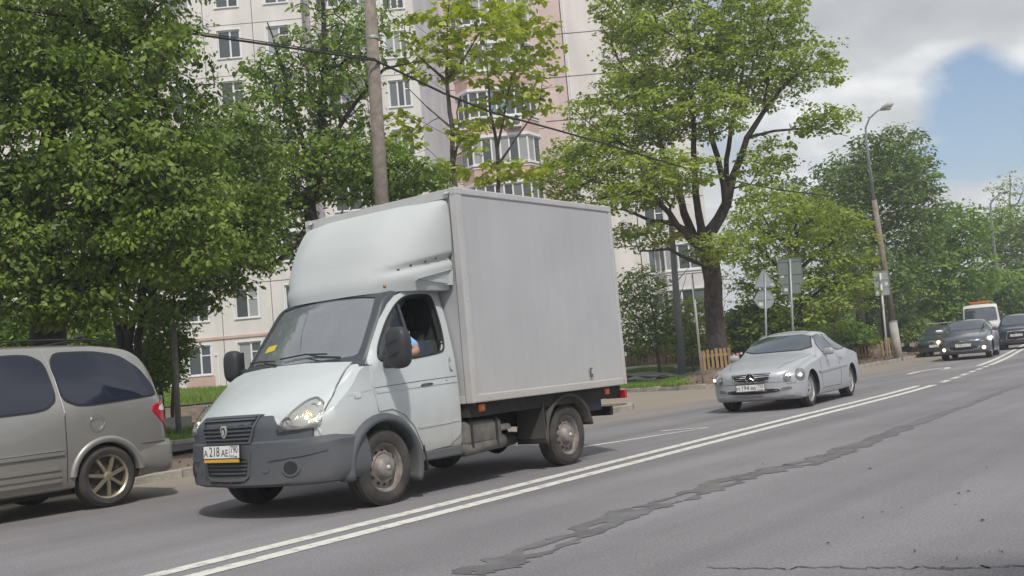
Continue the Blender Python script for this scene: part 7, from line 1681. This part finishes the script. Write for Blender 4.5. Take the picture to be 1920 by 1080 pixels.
o = sign_plate(a, 'tri', at(1434, 527, 36) - Fh * .0, .82, m_signb, TL); ribs(o, (-.18,), .6, m_galv); stick(o, .26, -.17)
o = sign_plate(a, 'disc', at(1434.5, 561, 36), .66, m_signb, TL); ribs(o, (.0,), .5, m_galv); stick(o, -.14, -.16)
s2 = at(1490, 700, 38); s2.z = tz(s2.x, s2.y)
a = empty('road_sign', s2, 0, 'back of a large dark square sign over a small plate on a grey post', 'road sign')
post(a, s2, at(1481, 486, 38), .042)
o = sign_plate(a, 'rect', at(1482.5, 508, 38), (.86, .94), m_signg, TL); ribs(o, (-.12, .36), .8, m_signg); stick(o, -.30, -.16)
o = sign_plate(a, 'rect', at(1485, 541, 38), (.68, .37), m_signg, TL); stick(o, -.2, -.02)
s3 = at(1664, 668, 45); s3.z = tz(s3.x, s3.y)
a = empty('road_sign', s3, 0, 'backs of two stacked grey plates on a white post left of the leaning lamp', 'road sign')
post(a, s3, at(1650, 512, 45), .045, mat('white_post', (.60, .61, .60), .5))
o = sign_plate(a, 'rect', at(1653, 524, 45), (.62, .70), m_signb, TL); ribs(o, (0,), .6, m_galv); stick(o, .2, -.2)
o = sign_plate(a, 'rect', at(1655, 546, 45), (.62, .36), m_signb, TL); stick(o, -.2, -.05)
s4 = ter(1318, 718); a = empty('road_sign', s4, 0, 'pale post with a sign seen edge-on in front of the maple guard', 'road sign')
post(a, s4, at(1297, 514, 31.5), .036, mat('white_post', (.60, .61, .60), .5))
o = sign_plate(a, 'rect', at(1301, 536, 31.6) , (.55, .80), mat('sign_dark', (.08, .08, .085), .5), YAW + R(80)); MB().box((.0, -.03, -.52), (.12, .05, .06)).build('clamp', m_galv, o)
# traffic light far off with its dark back board
t0 = at(1858, 570, 78); t0.z = .3; a = empty('traffic_light', t0, 0, 'black traffic light with a grey plate beside it above the tow truck', 'traffic light')
post(a, t0, at(1855, 535, 78), .05, m_polg); q = at(1857, 548, 77.9) - t0
MB().box((0, 0, 0), (.42, .30, 1.25)).build('signal_head', m_black, a, bevel=.03).location = q
for k in range(3): o = MB().box((0, -.2, 0), (.3, .2, .03)).build('visor', m_black, a); o.location = q + Vector((0, 0, .45 - .38 * k))
sign_plate(a, 'rect', at(1846, 544, 78), (.5, 1.0), m_signb, TL)
# wooden slat guards round trunks
def guard(label, c, w_, h, slats, seed, zb):
    r_ = random.Random(seed); root = empty('trunk_guard', (c.x, c.y, zb), YAW * .55, label, 'tree guard')
    for side in range(4):
        m3 = Matrix.Rotation(PI / 2 * side, 3, 'Z')
        for z in (.25 * h, .80 * h):
            o = MB().box((0, -w_ / 2 + .035, z), (w_ - .02, .025, .09), mtx=None).build('rail', m_wood, root); o.rotation_euler = (0, 0, PI / 2 * side)
        for k in range(slats):
            hh = h * r_.uniform(.94, 1.04); o = MB().box((0, 0, hh / 2), (w_ / slats * r_.uniform(.58, .70), .022, hh)).build('slat', m_wood, root, bevel=.003)
            p = m3 @ Vector((-w_ / 2 + w_ * (k + .5) / slats, -w_ / 2, 0)); o.location = p; o.rotation_euler = (r_.gauss(0, .012), r_.gauss(0, .02), PI / 2 * side)
guard('pale wooden slat guard standing round the big maple trunk', MAPLE, .92, 1.06, 6, 3, MAPLE.z - .08) if 'MAPLE' in globals() else None
g2 = at(1622, 655, 50); guard('wooden slat guard round the dark trunk left of the leaning lamp', g2, .72, .85, 5, 4, tz(g2.x, g2.y))
mb = MB(); mb.tube([(g2.x, g2.y, .1), (g2.x - .05, g2.y, 2.2), (g2.x, g2.y, 5)], [.24, .2, .14], 10); tag(mb.build('tree_trunk', m_bark2 if 'm_bark2' in globals() else m_under, smooth=True), 'dark bare lower trunk standing inside the smaller slat guard', 'trunk')
g3 = at(1664, 650, 50.5); guard('wooden slat guard half hidden behind the leaning lamp foot', g3, .6, .85, 4, 5, tz(g3.x, g3.y))
mb = MB(); mb.tube([(g3.x, g3.y, .1), (g3.x, g3.y, 2.5), (g3.x - .1, g3.y, 5)], [.18, .15, .1], 10); tag(mb.build('tree_trunk', m_bark2 if 'm_bark2' in globals() else m_under, smooth=True), 'thin dark trunk directly behind the leaning lamp pole', 'trunk')
# overhead cable between the concrete pole and the lamp, and on to the left
def cable(name, pts, r, label):
    mb = MB(); mb.tube(pts, r, 5); return tag(mb.build(name, mat('cable_black', (.015, .015, .017), .6)), label, 'cable')
def depth_line(pix): return [at(x, y, D) for x, y, D in pix]
pA = at(704, 118, 19.8); pB = at(1640, 374, 46.3); ptsR = []
# heavy cable: chord from pole to lamp with sag
ctrl = [(704, 113, 19.8), (760, 140, 20.9), (830, 174, 22.2), (920, 210, 24), (1030, 240, 26.5), (1130, 268, 29), (1250, 305, 32.5), (1360, 336, 36), (1460, 356, 39.5), (1560, 368, 43), (1640, 374, 46.3)]
cable('overhead_cable', depth_line(ctrl), .026, 'thick black cable sagging from the concrete pole to the leaning lamp')
cable('overhead_cable', depth_line([(-420, -60, 12.5), (-200, -24, 13.8), (0, 13, 15.2), (120, 30, 16), (250, 48, 16.8), (380, 66, 17.6), (520, 86, 18.5), (620, 101, 19.2), (704, 113, 19.8)]), .022, 'thick black cable crossing the linden crown to the concrete pole')
cable('overhead_cable', depth_line([(-420, -70, 12.6), (0, 9, 15.3), (250, 43, 16.9), (520, 82, 18.5), (704, 110, 19.9)]), .010, 'thinner wire running just above the thick cable at upper left')
# fence and white edging beyond the path
fz0 = ter(1185, 700); fen = empty('board_fence', fz0, 0, 'dark red-brown board fence in the trees right of the truck tail', 'fence')
mf_ = mat('red_brown_boards', (.10, .052, .045), .85, var=.25, vscale=2); r_ = random.Random(9)
fa = at(1130, 705, 49); fb = at(1330, 682, 49); fa.z = tz(fa.x, fa.y); fb.z = tz(fb.x, fb.y); nB = 34; L = (fb - fa).length; an = math.atan2(fb.y - fa.y, fb.x - fa.x)
for k in range(nB):
    p = fa.lerp(fb, (k + .5) / nB); o = MB().box((0, 0, .52), (L / nB - .012, .03, 1.1 + r_.uniform(-.02, .02))).build('board', mf_, fen); o.location = p - fz0; o.rotation_euler = (0, 0, an)
wall_run('white_edging', [tuple(at(1150, 705, 46).xy), tuple(at(1370, 690, 46).xy)], .16, .2, mat('whitewash', (.68, .67, .64), .85, var=.12, vscale=3), 'whitewashed kerb blocks edging the lawn in front of the brown fence', 'kerb', lambda x, y: tz(x, y), 1.0)
# wooden post by the bush left
w0 = at(331, 745, 22.5); w0.z = tz(w0.x, w0.y); wp_ = empty('wooden_post', w0, 0, 'weathered grey wooden post between minivan tail and pale bush', 'post'); pole_between(wp_, w0, at(325, 610, 22.5), .065, .06, mat('grey_wood', (.22, .20, .18), .9, var=.2, vscale=8)); 
# earth heaps where the trees were dug in, clods
def heap(name, c, rx, ry, h, seed, label=None, m=None):
    r_ = np.random.default_rng(seed); n, mth = 26, 9; mb = MB(); vs = [(0, 0, h)]
    for i in range(1, mth + 1):
        for k in range(n):
            a_ = 2 * PI * k / n; rr_ = i / mth; bump_ = 1 + .16 * math.sin(3 * a_ + seed) + .1 * math.sin(7 * a_ + 2 * seed) + r_.normal() * .05
            vs.append((rx * rr_ * math.cos(a_) * bump_, ry * rr_ * math.sin(a_) * bump_, h * (math.cos(rr_ * PI) * .5 + .5) * (1 + r_.normal() * .22) - (.06 if i == mth else 0)))
    mb.add(vs, [(0, 1 + k, 1 + (k + 1) % n) for k in range(n)] + [(1 + (i - 1) * n + k, 1 + i * n + k, 1 + i * n + (k + 1) % n, 1 + (i - 1) * n + (k + 1) % n) for i in range(1, mth) for k in range(n)])
    o = mb.build(name, m or m_dirt, smooth=False, fixn=True); o.location = c; return tag(o, label, 'earth heap') if label else tag(o, kind='structure')
for i, (x, y, rx, ry, h, lab) in enumerate([(1345, 706, 1.3, 1.0, .30, 'brown earth heaped round the foot of the maple guard'), (1300, 715, .9, .6, .22, 'small crumbly earth heap left of the pale sign post foot'), (1640, 664, 1.7, 1.0, .38, 'brown earth heap between the small guard and the white sign post'), (1700, 660, 1.4, .8, .30, 'earth heap right of the leaning lamp foot'), (1600, 676, 1.5, .8, .25, 'low earth heap behind the rear of the silver coupe')]):
    c = ter(x, y); heap('earth_heap', c - Vector((0, 0, .03)), rx, ry, h, i + 1, lab)
c = Vector((-13.6, 18.6, .12)); heap('earth_heap', c, .7, .5, .22, 9, 'small earth pile on the kerb corner behind the truck tail')
mc_ = MB(); r_ = random.Random(12)
for k in range(1500):
    if k < 900: y = r_.uniform(3, 20); x = curbx(min(y, 20)) - .3 - abs(r_.gauss(0, 1.6))
    else: y = r_.uniform(30, 56); x = curbx(y) - .3 - abs(r_.gauss(0, 1.8))
    z = tz(x, y); s_ = r_.uniform(.015, .05) * (1 if k < 900 else 1.6)
    if z < .05: continue
    a_ = [Vector((r_.gauss(0, 1), r_.gauss(0, 1), r_.gauss(0, 1))).normalized() * s_ * r_.uniform(.6, 1.2) for _ in range(4)]
    mc_.add([Vector((x, y, z + s_ * .4)) + v for v in a_], [(0, 1, 2), (0, 2, 3), (0, 3, 1), (1, 3, 2)])
tag(mc_.build('clods', m_dirt), 'loose brown clods and stones scattered on the bare verges', 'clods', kind='stuff')
# striped tape strung behind the coupe
tp = at(1372, 668, 40); mb = MB(); pa, pb_ = at(1364, 672, 40), at(1392, 664, 40); n_ = 8
for k in range(n_):
    a_, b_ = pa.lerp(pb_, k / n_), pa.lerp(pb_, (k + 1) / n_); mb.add([a_, b_, b_ + Vector((0, 0, .09)), a_ + Vector((0, 0, .09))], [(0, 1, 2, 3)], k % 2)
tag(mb.build('barrier_tape', [mat('tape_red', (.5, .05, .04), .6), mat('tape_white', (.7, .7, .7), .6)]), 'red and white striped tape between maple guard and coupe bonnet', 'tape')
# grass blades
def grass(name, zones, n, h, label, m, seed):
    rg_ = np.random.default_rng(seed); V = []; F = []; k = 0
    for (x0, x1, y0, y1, w_) in zones:
        for _ in range(int(n * w_)):
            x = rg_.uniform(x0, x1); y = rg_.uniform(y0, y1); z = tz(x, y)
            if z < .05: continue
            for q in range(3):
                a_ = rg_.uniform(0, 2 * PI); hh = h * rg_.uniform(.5, 1.3); ww = h * .13; dx, dy = math.cos(a_), math.sin(a_); l = rg_.normal(0, .35, 2) * hh; ox, oy = rg_.normal(0, .03, 2)
                V += [(x + ox - dx * ww, y + oy - dy * ww, z), (x + ox + dx * ww, y + oy + dy * ww, z), (x + ox + l[0], y + oy + l[1], z + hh)]; F.append((k, k + 1, k + 2)); k += 3
    o = np_mesh(name, np.array(V), np.array(F), m); return tag(o, label, 'grass', kind='stuff')
if 'LM' in globals():
    grass('grass', [(-20.8, -18.2, 6, 18, .5), (-27, -21.3, 7, 18.3, 1.0), (-23.5, -17.2, 30.8, 34, .55), (-24, -21.5, 38, 52, .7), (-33, -27, 8, 18, .6)], 9000, .13, 'short fresh green grass on the lawns either side of the side street', LM['fresh'], 3)
    grass('grass', [(-52, -33, 21, 40, 1)], 14000, .2, 'longer grass on the bank in front of the apartment block', LM['mid'], 5)

# ------------------------------------------------------------------ thin summer haze
hm = bpy.data.materials.new('haze_air'); hm.use_nodes = True; ht = hm.node_tree; ht.nodes.remove(ht.nodes['Principled BSDF'])
pv = ht.nodes.new('ShaderNodeVolumePrincipled'); pv.inputs['Color'].default_value = (.93, .95, 1.0, 1); pv.inputs['Density'].default_value = HAZE; pv.inputs['Anisotropy'].default_value = 0.2
ht.links.new(pv.outputs[0], ht.nodes['Material Output'].inputs['Volume'])
hz_ = MB().box((-60, 90, 15), (760, 820, 33)).build('haze', hm); tag(hz_, kind='stuff')
